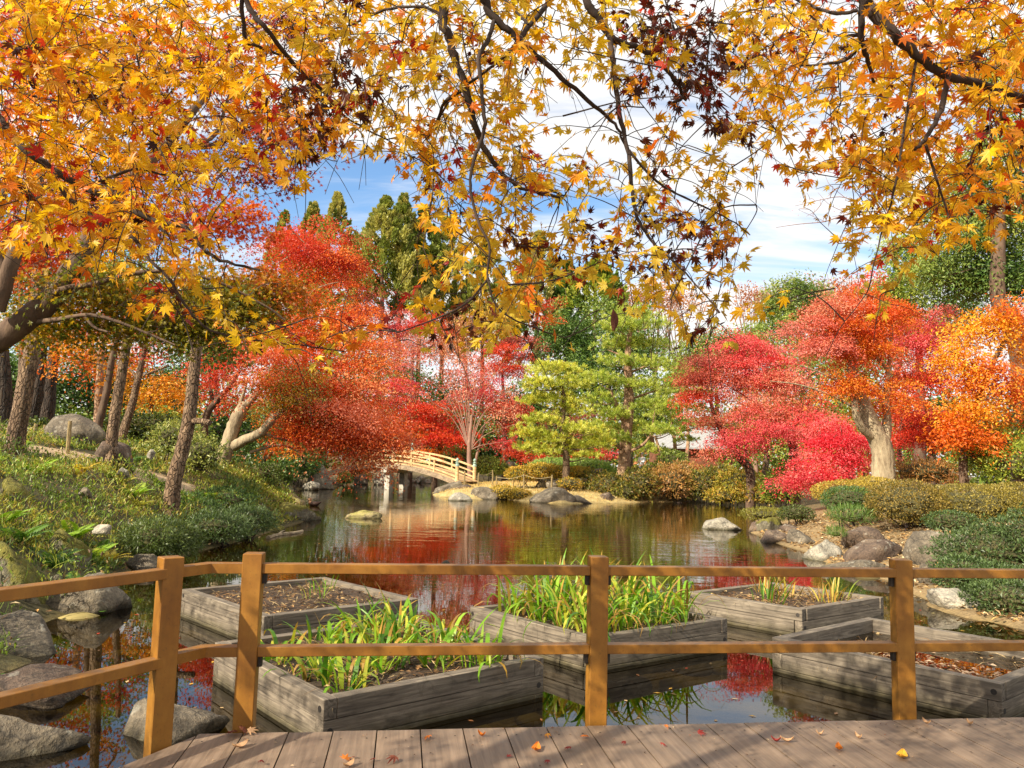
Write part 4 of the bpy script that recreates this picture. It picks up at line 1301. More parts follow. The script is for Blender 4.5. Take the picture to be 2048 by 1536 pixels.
def person():
    d = 46.5; top = P(1284, 906, d)
    z0 = top[2] - 1.62
    root = thing('person', 'person in a white top and light blue trousers standing among the pines behind the hedge', 'person', (top[0], d, z0))
    # body: one continuous skin, slightly turned to the left, arms raised to hold something before the chest
    V = [(0, 0, .88), (0, 0, 1.05), (0, .01, 1.25), (0, 0, 1.36), (0, -.01, 1.42), (0, -.02, 1.50), (0, -.02, 1.60),
         (.17, 0, 1.33), (.22, -.06, 1.08), (.08, -.24, 1.12), (.05, -.29, 1.14), (-.17, 0, 1.33), (-.22, -.06, 1.08), (-.08, -.24, 1.12), (-.05, -.29, 1.14),
         (.09, 0, .84), (.10, -.01, .47), (.10, .02, .08), (.11, -.12, .03), (-.09, 0, .84), (-.10, -.01, .47), (-.10, .02, .08), (-.11, -.12, .03)]
    E = [(0, 1), (1, 2), (2, 3), (3, 4), (4, 5), (5, 6), (3, 7), (7, 8), (8, 9), (9, 10), (3, 11), (11, 12), (12, 13), (13, 14), (0, 15), (15, 16), (16, 17), (17, 18), (0, 19), (19, 20), (20, 21), (21, 22)]
    Rd = [(.15, .11), (.13, .1), (.16, .11), (.1, .08), .055, (.085, .1), (.06, .07), .065, .05, .04, .035, .065, .05, .04, .035, .09, .06, .045, (.035, .03), .09, .06, .045, (.035, .03)]
    skin_figure('body', V, E, Rd, MAT['skin'], root)
    sh = [(0, 0, .86), (0, 0, 1.05), (0, .01, 1.25), (0, 0, 1.37), (.175, 0, 1.33), (.22, -.06, 1.08), (.1, -.21, 1.11), (-.175, 0, 1.33), (-.22, -.06, 1.08), (-.1, -.21, 1.11)]
    skin_figure('shirt', sh, [(0, 1), (1, 2), (2, 3), (3, 4), (4, 5), (5, 6), (3, 7), (7, 8), (8, 9)], [(.18, .135), (.155, .125), (.18, .135), (.11, .095), .085, .068, .055, .085, .068, .055], MAT['shirt'], root)
    tr_ = [(0, 0, .9), (.09, 0, .8), (.10, -.01, .47), (.10, .02, .1), (-.09, 0, .8), (-.10, -.01, .47), (-.10, .02, .1)]
    skin_figure('trousers', tr_, [(0, 1), (1, 2), (2, 3), (0, 4), (4, 5), (5, 6)], [(.165, .125), .11, .08, .07, .11, .08, .07], MAT['jeans'], root)
    skin_figure('hair', [(0, .03, 1.52), (0, .015, 1.60), (0, -.01, 1.66)], [(0, 1), (1, 2)], [(.085, .08), (.105, .11), (.06, .07)], MAT['hair'], root)
    root.rotation_euler = (0, 0, math.radians(-50))
person()
# ------------------------------------------------------------------ palettes (leaf colours)
RED = pal('#cc3a22', '#d64a28', '#b02e1e', '#dc5a34', '#c8421a')
PINK = pal('#d84a54', '#de6260', '#c83a48', '#e67c72', '#d8544e')
HOT = pal('#e24250', '#ea5c66', '#d8303e', '#ee7c78', '#e44c3c')
SALMON = pal('#da8462', '#ca6c50', '#e29e7c', '#ba5844', '#dc7860', '#d68478')
ORED = pal('#d8601a', '#cc4e16', '#e07a28', '#b84216', '#dc6c1e', '#e48e3c')
ORANGE = pal('#e07c1e', '#d86a1a', '#e8942c', '#ca5a16', '#e4a030')
YELLOW = pal('#e6a81e', '#dc9416', '#eeb830', '#d28414', '#e8b040')
MAROON = pal('#9a3a34', '#ae4a40', '#822e30', '#964a38', '#b85a48')
OLIVE = pal('#8c8020', '#a08c22', '#6e7220', '#b08e1e', '#5c6a1e', '#c0981e')
LEAFG = pal('#748a30', '#869a3a', '#627c2a', '#98a648', '#a8b050')
DKG = pal('#4c6a2c', '#587832', '#3e5a26', '#66803a', '#748c3e')
MIDG = pal('#6e8236', '#7e903e', '#5c7230', '#8e9e48', '#9ca64e')
YGREEN = pal('#8c9a34', '#a0aa3c', '#76882c', '#b4b84a', '#5e7626')
DSAL = pal('#de7c40', '#d06032', '#e6985e', '#bc5028', '#da6828', '#de8664')
CRYPT = pal('#98a048', '#a8aa54', '#848e40', '#b4b060', '#bcb268', '#707e3a')
PINE = pal('#c8cc4c', '#d0d458', '#aeb842', '#dadc6c', '#98a23a', '#d2cc54')
PINE2 = pal('#b2be4c', '#bec858', '#9cae46', '#c8d068', '#869c3c')
BROWNT = pal('#b87a50', '#c48a5c', '#a0684a', '#cc9a6c', '#b06c46')
HEDGE = pal('#7a7a2c', '#8a8434', '#6a6e28', '#9a8c3a', '#5a6226', '#a0803a')
HEDGEY = pal('#b8a43c', '#a89834', '#c4b04a', '#909030', '#c89c40')
JUNI = pal('#4e6434', '#5a7040', '#425628', '#687c48', '#3a4a24')
GOLD = pal('#c8a83a', '#b49a34', '#d4b44a', '#a08c30', '#c4983a', '#8c8a34')

def pick(r, p, n, jit=.12, mixv=None):
    return np.clip(p[r.integers(len(p), size=n)] * r.uniform(1 - jit, 1 + jit, (n, 1)), 0, 1)

def spray_centres(r, c, rad, n, shell=.55, low=-.85):
    out = []
    while len(out) < n:
        q = unit(r.normal(0, 1, (n * 2, 3))); q = q[q[:, 2] > low]
        q = q * (shell + (1 - shell) * r.random((len(q), 1))) * r.uniform(.62, 1.16, (len(q), 1))
        out += list(q)
    q = np.array(out[:n])
    return np.asarray(c) + q * np.asarray(rad), q

def leaves_on_sprays(mb, r, C, Q, per, size, leaf, cols, flat=.22, tilt=.5, nj=.55, aspect=.55, shape='kite', droop=.25):
    """C spray centres, Q unit outward offsets, cols per-spray base colour sets"""
    n = len(C)
    up = np.array([0, 0, 1.0])
    nrm = unit(up + Q * tilt + r.normal(0, .25, (n, 3)))
    t1 = unit(np.cross(nrm, r.normal(0, 1, (n, 3)))); t2 = np.cross(nrm, t1)
    m = n * per
    rr = np.sqrt(r.random(m)); th = r.uniform(0, 2 * math.pi, m)
    S = np.repeat(size * r.uniform(.65, 1.35, n), per)
    T1, T2, NN, CC = (np.repeat(a, per, 0) for a in (t1, t2, nrm, C))
    lx, ly = rr * np.cos(th), rr * np.sin(th)
    Pos = CC + (T1 * lx[:, None] + T2 * ly[:, None] * .75) * S[:, None] + NN * (r.normal(0, flat, m) * S)[:, None]
    Pos[:, 2] -= droop * rr ** 2 * S
    A = T1 * lx[:, None] + T2 * ly[:, None] + r.normal(0, .45, (m, 3)); A[:, 2] -= .25
    N = NN + r.normal(0, nj, (m, 3))
    L = leaf * r.uniform(.7, 1.3, m)
    col = np.repeat(cols, per, 0)
    col = np.clip(col * r.uniform(.82, 1.18, (m, 1)), 0, .95)
    if shape == 'kite': kite(mb, Pos, A, N, L, L * aspect * r.uniform(.8, 1.2, m), col)
    else: star_leaves(mb, Pos, A, N, L * .62, col, T=LEAF5, r=r, curl=.25, petiole=False)

def grow(nodes, targets, mb, r, r_tip=.006, k=.5, sag=.08, rmax=.05, C=None, seg=5, maxd=None):
    """greedy branching: every target is joined to the nearest point already in the tree"""
    nodes = [np.asarray(p, float) for p in nodes]
    NP = np.array(nodes)
    tg = np.asarray(targets, float)
    d0 = np.min(np.linalg.norm(tg[:, None] - NP[None], axis=2), 1)
    for i in np.argsort(d0):
        t = tg[i]
        dd = np.linalg.norm(NP - t, axis=1); j = int(np.argmin(dd + .35 * np.maximum(NP[:, 2] - t[2], 0)))
        b = NP[j]; L = dd[j]
        if maxd and L > maxd: continue
        if L < 1e-3: continue
        mid = (b + t) / 2 + r.normal(0, .07 * L, 3) + np.array([0, 0, sag * L])
        q = spline([b, mid, t], 4)
        tube(mb, q, [min(rmax, r_tip + k * .012 * L), r_tip], seg, C, cap=False)
        NP = np.vstack([NP, q[1:]])
    return NP

def px_path(pts):
    return np.array([P(*p) for p in pts])

def tree(name, label, cat, stems, blobs, bark, leafmat, seed, group=None, leaf=.09, per=40, spray=.55, limb_every=3, flat=.22, tilt=.5, nj=.55, shape='kite',
         shell=.5, low=-.8, tip=.012, aspect=.55, base_down=True, sub=None, twigs=True, limb_r=.06, tier=0.0):
    """stems: list of (px path, r0, r1); blobs: (px, py, d, rx_px, ry_px, n sprays, palette [, depth radius])"""
    r = rng(seed)
    paths = [px_path(s[0]) for s in stems]
    b = paths[0][0]
    g = gz1(b[0], b[1])
    if base_down: base = np.array([b[0], b[1], min(g, b[2]) - .15])
    else: base = b.copy()
    root = thing(name, label, cat, base, group)
    mt = MB(); nodes = []
    for i, (s, pth) in enumerate(zip(stems, paths)):
        if i == 0 and base_down and pth[0][2] > base[2] + .05: pth = np.vstack([base, pth])
        q = spline(pth, 5)
        rad = [s[1] * (1.25 if i == 0 else 1), s[1], (s[1] + s[2]) / 2, s[2]] if i == 0 else [s[1], s[2]]
        q2 = q + np.vstack([[0, 0, 0], r.normal(0, s[1] * .035, (len(q) - 2, 3)), [0, 0, 0]])
        tube(mt, q2, rad, 12 if s[1] > .06 else 6, rough=.025, rg=r)
        nodes += list(q2[len(q2) // (3 if i == 0 else 6):])
    ml = MB(); alls = []
    for bl in blobs:
        px, py, d, rx, ry, n, pl = bl[:7]
        k = d / F_PX
        rad = np.array([rx * k, (bl[7] if len(bl) > 7 else .8 * (rx + ry) / 2 * k), ry * k])
        c = P(px, py, d)
        C, Q = spray_centres(r, c, rad, n, shell, low)
        if tier:
            hd = np.hypot(C[:, 0] - c[0], C[:, 1] - c[1]); zq = C[:, 2] + .22 * hd + r.uniform(0, tier)
            C[:, 2] = np.round(zq / tier) * tier - .22 * hd + r.normal(0, .2 * tier, n)
        C[:, 2] = np.maximum(C[:, 2], np.maximum(gz(C[:, 0], C[:, 1]), WATER) + .12)
        # neighbouring sprays share a tint, so the crown shows patches
        base_c = pl[(np.floor((mfield(C * .9 + seed) * .5 + .5) * len(pl)).astype(int) + r.integers(0, 2, n)) % len(pl)]
        leaves_on_sprays(ml, r, C, Q, per, spray, leaf, base_c, flat, tilt, nj, aspect, shape)
        alls.append(C)
    if twigs and alls:
        A = np.vstack(alls)[::limb_every]
        grow(nodes, A, mt, r, tip, 1.0, .05, limb_r)
    mt.build('trunk', bark, root, smooth=True)
    if ml.n: ml.build('crown', leafmat, root)
    return root
def mfield(p):
    p = np.asarray(p, float)
    return (np.sin(p[:, 0] * 1.7 + 1.1 * np.sin(p[:, 2] * 1.3)) + np.sin(p[:, 1] * 1.9 + p[:, 2] * 2.1) + np.sin(p[:, 2] * 2.7 + p[:, 0])) / 3

# ------------------------------------------------------------------ left bank
BK = MAT
PT = [
 ('pine trunk with scaly bark nearest the left edge of the slope', [(28, 905, 16), (42, 820, 16), (58, 730, 16), (72, 640, 16), (78, 540, 16), (70, 430, 16), (60, 300, 16)], .165, .12, 'bark_pine'),
 ('straight brown trunk rising from the slope left of centre bank', [(222, 922, 17.5), (226, 860, 17.5), (238, 780, 17.5), (252, 690, 17.5), (262, 600, 17.5)], .125, .09, 'bark_pine'),
 ('leaning pine trunk with a sawn stub on the front of the slope', [(346, 972, 16), (362, 910, 16), (378, 840, 16), (386, 760, 16), (394, 680, 16), (396, 600, 16)], .14, .1, 'bark_pine'),
 ('slim trunk leaning right just behind the path boulder', [(196, 856, 25), (212, 790, 25), (224, 720, 25), (240, 650, 25)], .12, .09, 'bark_maple'),
 ('reddish upright trunk behind the path boulder', [(196, 850, 27), (198, 780, 27), (203, 700, 27), (206, 640, 27)], .14, .1, 'bark_red'),
 ('sunlit slim trunk with a side branch, right of the path boulder', [(246, 868, 24), (264, 810, 24), (276, 760, 24), (288, 700, 24), (296, 640, 24)], .12, .07, 'bark_pine'),
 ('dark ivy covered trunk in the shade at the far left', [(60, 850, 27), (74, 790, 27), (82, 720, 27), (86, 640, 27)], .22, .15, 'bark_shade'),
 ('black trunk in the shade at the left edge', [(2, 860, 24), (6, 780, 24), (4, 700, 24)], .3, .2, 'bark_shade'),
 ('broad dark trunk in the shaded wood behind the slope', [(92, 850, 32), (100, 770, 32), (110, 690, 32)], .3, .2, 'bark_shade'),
]
TOPS = [
 [(110, 470, 19, 130, 60, 26, ORED), (40, 500, 17, 80, 60, 18, RED), (40, 300, 18, 120, 90, 26, ORED)],
 [(230, 640, 19, 90, 40, 14, ORANGE), (260, 540, 19, 80, 50, 14, OLIVE)],
 [(400, 650, 17, 55, 50, 14, OLIVE), (430, 700, 17.5, 45, 45, 12, DKG), (380, 560, 17, 70, 60, 14, OLIVE)],
 [(180, 700, 25, 80, 45, 16, YELLOW), (140, 730, 25, 60, 50, 12, ORANGE)],
 [(110, 690, 27, 90, 50, 18, ORANGE), (200, 650, 28, 80, 50, 16, ORED)],
 [(330, 770, 24, 45, 30, 10, YELLOW), (300, 690, 24, 40, 40, 10, RED), (250, 760, 26, 70, 35, 14, YELLOW)],
 [(60, 660, 28, 70, 60, 16, DKG)], [(10, 640, 25, 70, 80, 16, DKG)], [(120, 650, 33, 90, 60, 20, DKG)],
]
for k, ((lab, pth, r0, r1, bk), tp) in enumerate(zip(PT, TOPS)):
    st = [(pth, r0, r1)]
    if k == 2: st.append(([(380, 843, 16), (400, 842, 15.9), (420, 846, 15.8)], .07, .06))
    if k == 5: st.append(([(286, 752, 24), (310, 742, 24), (338, 730, 24)], .05, .03))
    tree('pine_tree' if bk in ('bark_pine', 'bark_red') else 'tree', lab, 'tree', st, tp, MAT[bk], MAT['far_leaf'], 700 + k, 'trunks on the left bank', leaf=.1, per=46, spray=.55)

# maple at the left edge, green turning orange, with small star leaves
M1 = [([(-60, 730, 9.2), (0, 680, 9.2), (52, 640, 9.2), (100, 600, 9.2), (140, 545, 9.2), (176, 480, 9.3), (215, 410, 9.5), (268, 350, 9.8), (330, 292, 10), (385, 222, 10.2), (430, 168, 10.4), (468, 128, 10.6)], .135, .03),
      ([(-10, 620, 8.9), (14, 545, 8.9), (32, 500, 8.9), (62, 440, 9), (80, 350, 9.1)], .11, .05), ([(100, 600, 9.2), (112, 585, 9.1), (140, 575, 9), (190, 568, 9), (250, 550, 9), (330, 543, 9.1), (430, 562, 9.3), (530, 612, 9.6), (570, 640, 9.7)], .05, .012),
      ([(70, 645, 9.2), (120, 638, 9), (175, 630, 8.9), (225, 640, 8.9), (290, 665, 9), (350, 690, 9)], .035, .01), ([(170, 635, 8.9), (190, 655, 8.9), (215, 664, 8.9)], .02, .012),
      ([(176, 480, 9.3), (230, 465, 9.2), (300, 470, 9.3), (380, 500, 9.5)], .035, .01),
      ([(385, 285, 10), (430, 270, 10.4), (455, 200, 10.5), (480, 140, 10.6)], .035, .015), ([(330, 292, 10), (430, 290, 10.6), (490, 245, 10.8), (528, 200, 11)], .045, .03),
      ([(12, 545, 8.9), (-20, 470, 8.8), (0, 400, 8.8), (50, 300, 9)], .07, .03)]
B1 = [(230, 590, 9.8, 190, 60, 95, OLIVE, 1.1), (430, 600, 10.2, 150, 70, 80, OLIVE, 1.0), (360, 650, 9.8, 130, 45, 50, pal('#8c8020', '#6e7220', '#a08c22', '#5c6a1e')), (130, 650, 10, 130, 50, 40, OLIVE),
      (540, 580, 10.6, 110, 70, 40, pal('#b8701c', '#c8801e', '#a0701c', '#c05c1c')), (300, 450, 10.2, 150, 70, 34, ORANGE), (470, 440, 10.6, 100, 70, 26, ORED), (540, 350, 11, 70, 60, 16, MAROON), (540, 270, 11, 110, 60, 20, MAROON),
      (470, 230, 11, 80, 70, 14, MAROON), (620, 260, 11.4, 60, 40, 9, MAROON), (350, 330, 10.6, 130, 70, 30, ORANGE), (420, 120, 11.2, 120, 70, 30, ORED), (560, 60, 11.4, 110, 60, 24, MAROON),
      (170, 380, 9.8, 150, 80, 34, ORANGE), (60, 500, 9.6, 90, 60, 22, ORED), (120, 180, 9.9, 170, 110, 46, ORANGE), (280, 90, 10.6, 140, 80, 30, ORED), (-40, 320, 9.6, 110, 160, 30, ORANGE),
      (250, 210, 10.4, 120, 80, 26, ORANGE), (80, 30, 10, 150, 60, 26, RED)]
tree('maple_tree', 'maple with thick forked trunk at the left edge, leaves turning from green to orange', 'tree', M1, B1, MAT['bark_maple'], MAT['leaf'], 720, None, leaf=.08, per=60, spray=.5, shape='star', flat=.14, tilt=.35, nj=.75, tip=.004, limb_every=2, shell=.3)

# big red-orange maple with the pale leaning trunk
M2 = [([(438, 945, 24), (452, 900, 24), (466, 858, 24), (476, 830, 24), (490, 812, 24.2)], .24, .17), ([(468, 892, 24), (490, 880, 23.7), (520, 866, 23.4), (540, 845, 23.2), (548, 830, 23.2)], .17, .1),
      ([(490, 815, 24.2), (520, 780, 24.5), (560, 750, 25), (590, 735, 25)], .12, .06), ([(470, 835, 24), (486, 790, 24.3), (494, 760, 24.6)], .07, .04),
      ([(548, 835, 23.2), (600, 800, 24), (660, 760, 25), (700, 700, 26)], .09, .03), ([(520, 866, 23.4), (590, 880, 24), (660, 850, 24.6), (740, 850, 25)], .05, .02), ([(500, 905, 24), (560, 890, 24), (600, 905, 24)], .05, .02)]
B2 = [(620, 560, 27, 120, 66, 48, RED), (675, 565, 27, 50, 64, 22, ORED), (560, 620, 26, 90, 80, 36, ORED), (660, 660, 26, 110, 80, 50, ORED), (720, 720, 25.5, 70, 80, 30, ORED), (560, 720, 25, 80, 70, 26, ORED),
      (620, 770, 25, 110, 70, 46, ORED), (710, 830, 25, 90, 70, 40, DSAL), (640, 870, 24, 110, 45, 40, DSAL), (740, 890, 25, 65, 40, 26, DSAL), (690, 905, 24.2, 90, 28, 44, DSAL), (610, 905, 24, 80, 26, 30, ORED), (745, 905, 24.4, 60, 24, 26, DSAL), (780, 870, 25.5, 36, 30, 14, DSAL), (540, 780, 23.5, 60, 60, 20, DSAL),
      (580, 840, 23.5, 70, 50, 24, OLIVE), (500, 700, 25, 60, 60, 18, RED), (600, 525, 28, 70, 34, 20, RED), (680, 535, 28, 60, 34, 18, RED), (430, 780, 26, 50, 50, 14, RED)]
tree('maple_tree', 'large red and orange maple with a pale sawn leaning trunk, drooping over the bridge', 'tree', M2, B2, MAT['bark_pale'], MAT['far_leaf'], 730, None, leaf=.075, per=190, spray=1.0, limb_every=3, flat=.1, tilt=.35, nj=.85, tip=.012, shell=.3, limb_r=.1, tier=.8)
tree('maple_tree', 'slender pale maple stem forking behind the leaning pine', 'tree', [([(412, 836, 27), (436, 800, 27), (462, 770, 27), (480, 740, 27)], .12, .06), ([(425, 800, 27), (418, 760, 27), (424, 725, 27)], .07, .04), ([(440, 797, 27), (470, 770, 27.3), (500, 760, 27.6)], .05, .03)],
     [(450, 720, 28, 60, 50, 20, RED), (410, 770, 28, 30, 40, 8, RED), (480, 800, 28.5, 50, 40, 14, RED)], MAT['bark_maple'], MAT['far_leaf'], 735, None, leaf=.1, per=60, spray=.6)
tree('maple_tree', 'low bare forked stem leaning over the water by the left shore', 'tree', [([(490, 955, 27), (520, 930, 26.8), (545, 905, 26.6), (566, 890, 26.5)], .09, .03), ([(524, 928, 26.8), (530, 905, 26.8), (538, 880, 26.9)], .05, .025)],
     [(560, 905, 26, 50, 20, 8, ORANGE)], MAT['bark_maple'], MAT['far_leaf'], 736, None, leaf=.1, per=50, spray=.5)

# ------------------------------------------------------------------ maples beyond the bridge
def fan(cx, cy, d, tips, r0, mid=.5):
    return [([(cx, cy, d), (cx + (x - cx) * .3, cy + (y - cy) * .55, d), (x, y, d + (x - cx) * .01)], r0, .012) for x, y in tips]
tree('maple_tree', 'bright red maple behind the bridge railing', 'tree', [([(870, 930, 58), (866, 890, 58), (860, 850, 58)], .2, .1)],
     [(850, 850, 57, 80, 60, 60, RED), (800, 800, 57, 60, 50, 30, PINK), (890, 890, 56, 50, 35, 28, pal('#d83a20', '#e04c24', '#c82c1c', '#e2602c')), (840, 900, 56, 40, 22, 16, ORANGE), (770, 840, 57, 50, 60, 24, ORED)],
     MAT['bark_maple'], MAT['far_leaf'], 740, 'red maples beyond the bridge', leaf=.13, per=200, spray=1.4, tilt=.25, flat=.06, nj=.8, shell=.25, tier=1.2)
tree('maple_tree', 'tall crimson maple rising above the pinkish bare twigs', 'tree', [([(820, 900, 66), (822, 800, 66), (826, 700, 66)], .25, .1)],
     [(850, 660, 66, 70, 40, 34, RED), (790, 680, 66, 70, 60, 34, PINK), (730, 640, 64, 50, 50, 24, MAROON), (880, 700, 66, 60, 50, 20, ORED), (780, 750, 62, 60, 60, 22, SALMON)], MAT['bark_maple'], MAT['far_leaf'], 741, 'red maples beyond the bridge', leaf=.13, per=200, spray=1.4, tilt=.25, flat=.06, nj=.8, shell=.25, tier=1.2)
tips = [(760, 690), (800, 640), (850, 620), (890, 640), (930, 640), (970, 680), (1010, 720), (1040, 760), (1050, 800), (820, 720), (870, 690), (920, 690), (970, 740), (1000, 790), (1060, 840), (780, 760), (850, 780), (1040, 880)]
tree('bare_tree', 'pinkish bare tree fanning out thin twigs right of the bridge', 'tree', [([(940, 955, 53), (938, 910, 53), (940, 870, 53), (944, 830, 53)], .17, .09), ([(946, 950, 53.3), (956, 900, 53.2), (970, 850, 53.4)], .11, .05)] + fan(940, 900, 53, tips, .04),
     [(930, 760, 54, 110, 110, 70, SALMON), (830, 700, 55, 80, 60, 40, SALMON), (1010, 820, 53, 60, 70, 26, SALMON), (900, 700, 55, 90, 50, 28, pal('#c88a5a', '#b87a50', '#d69a6a'))], MAT['twig'], MAT['far_leaf'], 742, None, leaf=.14, per=44, spray=1.1, limb_every=1, tip=.02, nj=.8, shell=.15)
tree('maple_tree', 'dark crimson maple in front of the cedars', 'tree', [([(1010, 900, 64), (1008, 820, 64), (1004, 740, 64)], .22, .1)],
     [(1000, 740, 63, 70, 60, 46, RED), (1040, 720, 64, 50, 40, 22, MAROON), (960, 800, 60, 70, 50, 26, PINK), (1020, 850, 60, 60, 50, 24, RED), (1090, 640, 66, 40, 30, 8, RED)], MAT['bark_maple'], MAT['far_leaf'], 743, 'red maples beyond the bridge', leaf=.13, per=200, spray=1.4, tilt=.25, flat=.06, nj=.8, shell=.25, tier=1.2)
tree('maple_tree', 'low crimson maple spreading under the small pine', 'tree', [([(1075, 950, 58), (1080, 920, 58), (1100, 890, 58)], .15, .07), ([(1080, 920, 58), (1040, 900, 58), (1010, 895, 57)], .06, .03)],
     [(1060, 905, 56, 60, 22, 26, RED), (1150, 900, 58, 70, 25, 26, RED), (1210, 905, 58, 60, 14, 14, PINK), (1010, 890, 57, 40, 20, 14, PINK), (1120, 850, 60, 80, 40, 24, MAROON), (1200, 850, 60, 70, 40, 18, MAROON)], MAT['bark_maple'], MAT['far_leaf'], 744, 'red maples beyond the bridge', leaf=.17, per=60, spray=.9, flat=.12, tilt=.2)

# ------------------------------------------------------------------ tall cedars far behind
def conifer(label, px, ytop, ybot, hw, d, seed, cols=CRYPT, group='tall cedars behind the pond', n=150, trunk_from=None, name='cedar_tree', bare=0.0):
    r = rng(seed); k = d / F_PX
    top, bot = P(px, ytop, d), P(px, ybot, d)
    g = gz1(bot[0], bot[1])
    root = thing(name, label, 'tree', (bot[0], d, g - .1), group)
    mt = MB(); tube(mt, [[bot[0], d, g - .1], [bot[0], d, bot[2]], [top[0], d, top[2] - 1.0]], [.32, .26, .05], 8, rough=.04, rg=r); 
    H = top[2] - bot[2]; Rw = hw * k
    t = r.random(n) ** .8
    k_ = max(6, n // 14); t[:k_] = np.linspace(.93, 1.0, k_)
    prof = np.interp(1 - t, [0, .06, .2, .45, .75, 1], [.02, .13, .36, .7, 1.0, .9])
    az = r.uniform(0, 2 * math.pi, n)
    lump = 1 + .2 * np.sin(az * 3 + t * 14 + seed) + r.normal(0, .17, n)
    rad = prof * Rw * lump * (.7 + .3 * np.sqrt(r.random(n)))
    C = np.stack([bot[0] + np.cos(az) * rad, d + np.sin(az) * rad, bot[2] + t * H], 1)
    Q = unit(np.stack([np.cos(az), np.sin(az), .35 + t * .8], 1))
    ml = MB()
    bc = cols[(np.floor((mfield(C * .7 + seed) * .5 + .5) * len(cols)).astype(int) + r.integers(0, 2, n)) % len(cols)]
    per = 90
    m = n * per
    sz = np.repeat(np.maximum(prof, .14) * Rw * .26 * r.uniform(.7, 1.25, n), per)
    QQ = np.repeat(Q, per, 0)
    ou = r.random(m)
    off = unit(r.normal(0, 1, (m, 3))) * (r.random(m) ** .5 * sz * (1.05 - .8 * ou) * .8)[:, None] + (QQ * .8 + np.array([0, 0, .45])) * (ou * sz * 1.7)[:, None]
    Pos = np.repeat(C, per, 0) + off + QQ * (sz * .3)[:, None]
    A = QQ * .6 + unit(off) * .6 + r.normal(0, .35, (m, 3)) + np.array([0, 0, .25])
    N = QQ + r.normal(0, .6, (m, 3)) + np.array([0, 0, .4])
    L = .0042 * d * r.uniform(.7, 1.4, m)
    kite(ml, Pos, A, N, L, L * .5, np.clip(np.repeat(bc, per, 0) * r.uniform(.75, 1.25, (m, 1)), 0, 1))
    if bare:
        pass
    mt.build('trunk', MAT['bark_maple'], root, smooth=True); ml.build('crown', MAT['evergreen'], root)
for k, (lab, px, yt, yb, hw, d, n, c) in enumerate([
    ('cedar behind the maroon maple tip, leftmost of the row', 552, 428, 720, 42, 88, 110, CRYPT), ('round topped cedar second in the row', 610, 410, 720, 50, 92, 120, CRYPT),
    ('pointed cedar third in the row, above the red maple', 660, 393, 700, 52, 90, 140, CRYPT), ('tallest broad cedar in the centre left with a bare lower trunk', 764, 400, 618, 56, 88, 150, CRYPT),
    ('cedar joined to the right side of the tallest one', 798, 394, 640, 44, 91, 120, CRYPT), ('narrow dark cedar right of the tall pair', 840, 418, 640, 40, 93, 120, MIDG),
    ('cedar half hidden by the hanging yellow leaves', 886, 440, 660, 42, 94, 110, CRYPT), ('cedar behind the hanging yellow leaves in the middle', 965, 480, 740, 50, 92, 110, CRYPT),
    ('tall cedar left of the big pine', 1074, 470, 690, 52, 90, 140, CRYPT), ('dark cedar between two tall cedars', 1132, 528, 760, 46, 88, 130, DKG),
    ('cedar with a yellowish crown and bare stem left of the big pine', 1190, 524, 622, 42, 86, 100, YGREEN)]):
    conifer(lab, px, yt, yb, hw * 1.08, d, 760 + k, c, n=int(n * 2.1))
# dark broadleaf evergreens below the cedars
def mass(label, blobs, seed, name='evergreen_tree', group=None, leaf=.28, per=46, spray=1.6, mat='evergreen', trunk=None, tr=.25, bark='bark_maple', **kw):
    blobs = [(b[0], b[1], b[2], b[3], b[4], int(b[5] * 2.2), *b[6:]) for b in blobs]
    bl = blobs[0]
    kw.setdefault('shell', .3)
    tp = trunk or [(bl[0], 945, bl[2]), (bl[0] + 4, (945 + bl[1]) / 2, bl[2]), (bl[0] - 2, bl[1], bl[2])]
    return tree(name, label, 'tree', [(tp, tr, tr * .4)], blobs, MAT[bark], MAT[mat], seed, group, leaf=leaf, per=per, spray=spray, limb_every=6, tip=.02, **kw)
mass('dark evergreen below the narrow cedar in the centre', [(1130, 680, 78, 80, 80, 70, DKG), (1180, 760, 76, 80, 80, 60, DKG)], 780, group='evergreens below the cedars')
mass('dark evergreen behind the crimson maple', [(1040, 820, 72, 90, 80, 60, DKG), (980, 900, 70, 90, 50, 40, DKG)], 781, group='evergreens below the cedars')
mass('dark evergreen behind the big pine crown', [(1260, 700, 74, 90, 110, 80, DKG), (1300, 820, 72, 80, 80, 50, MIDG)], 782, group='evergreens below the cedars')
mass('bluish evergreen tip above the big pine', [(1215, 640, 80, 45, 60, 34, MIDG)], 783, group='evergreens below the cedars')
mass('shaded evergreen behind the small pine', [(1150, 880, 66, 120, 60, 60, DKG)], 784, group='evergreens below the cedars')
mass('evergreen behind the large red maple', [(640, 780, 60, 140, 120, 80, DKG), (560, 880, 56, 120, 70, 50, DKG)], 785, group='evergreens below the cedars')
mass('dark evergreen behind the bright red maple', [(760, 740, 74, 110, 90, 60, DKG), (860, 800, 72, 110, 80, 50, DKG)], 787, group='evergreens below the cedars')
mass('dark evergreen low behind the bridge', [(800, 880, 70, 130, 50, 50, DKG), (920, 860, 69, 80, 70, 40, MIDG)], 788, group='evergreens below the cedars')
mass('orange brown oak behind the crimson maple', [(930, 660, 80, 60, 40, 26, BROWNT), (970, 640, 82, 60, 50, 24, GOLD)], 786, name='oak_tree', mat='far_leaf', per=36)
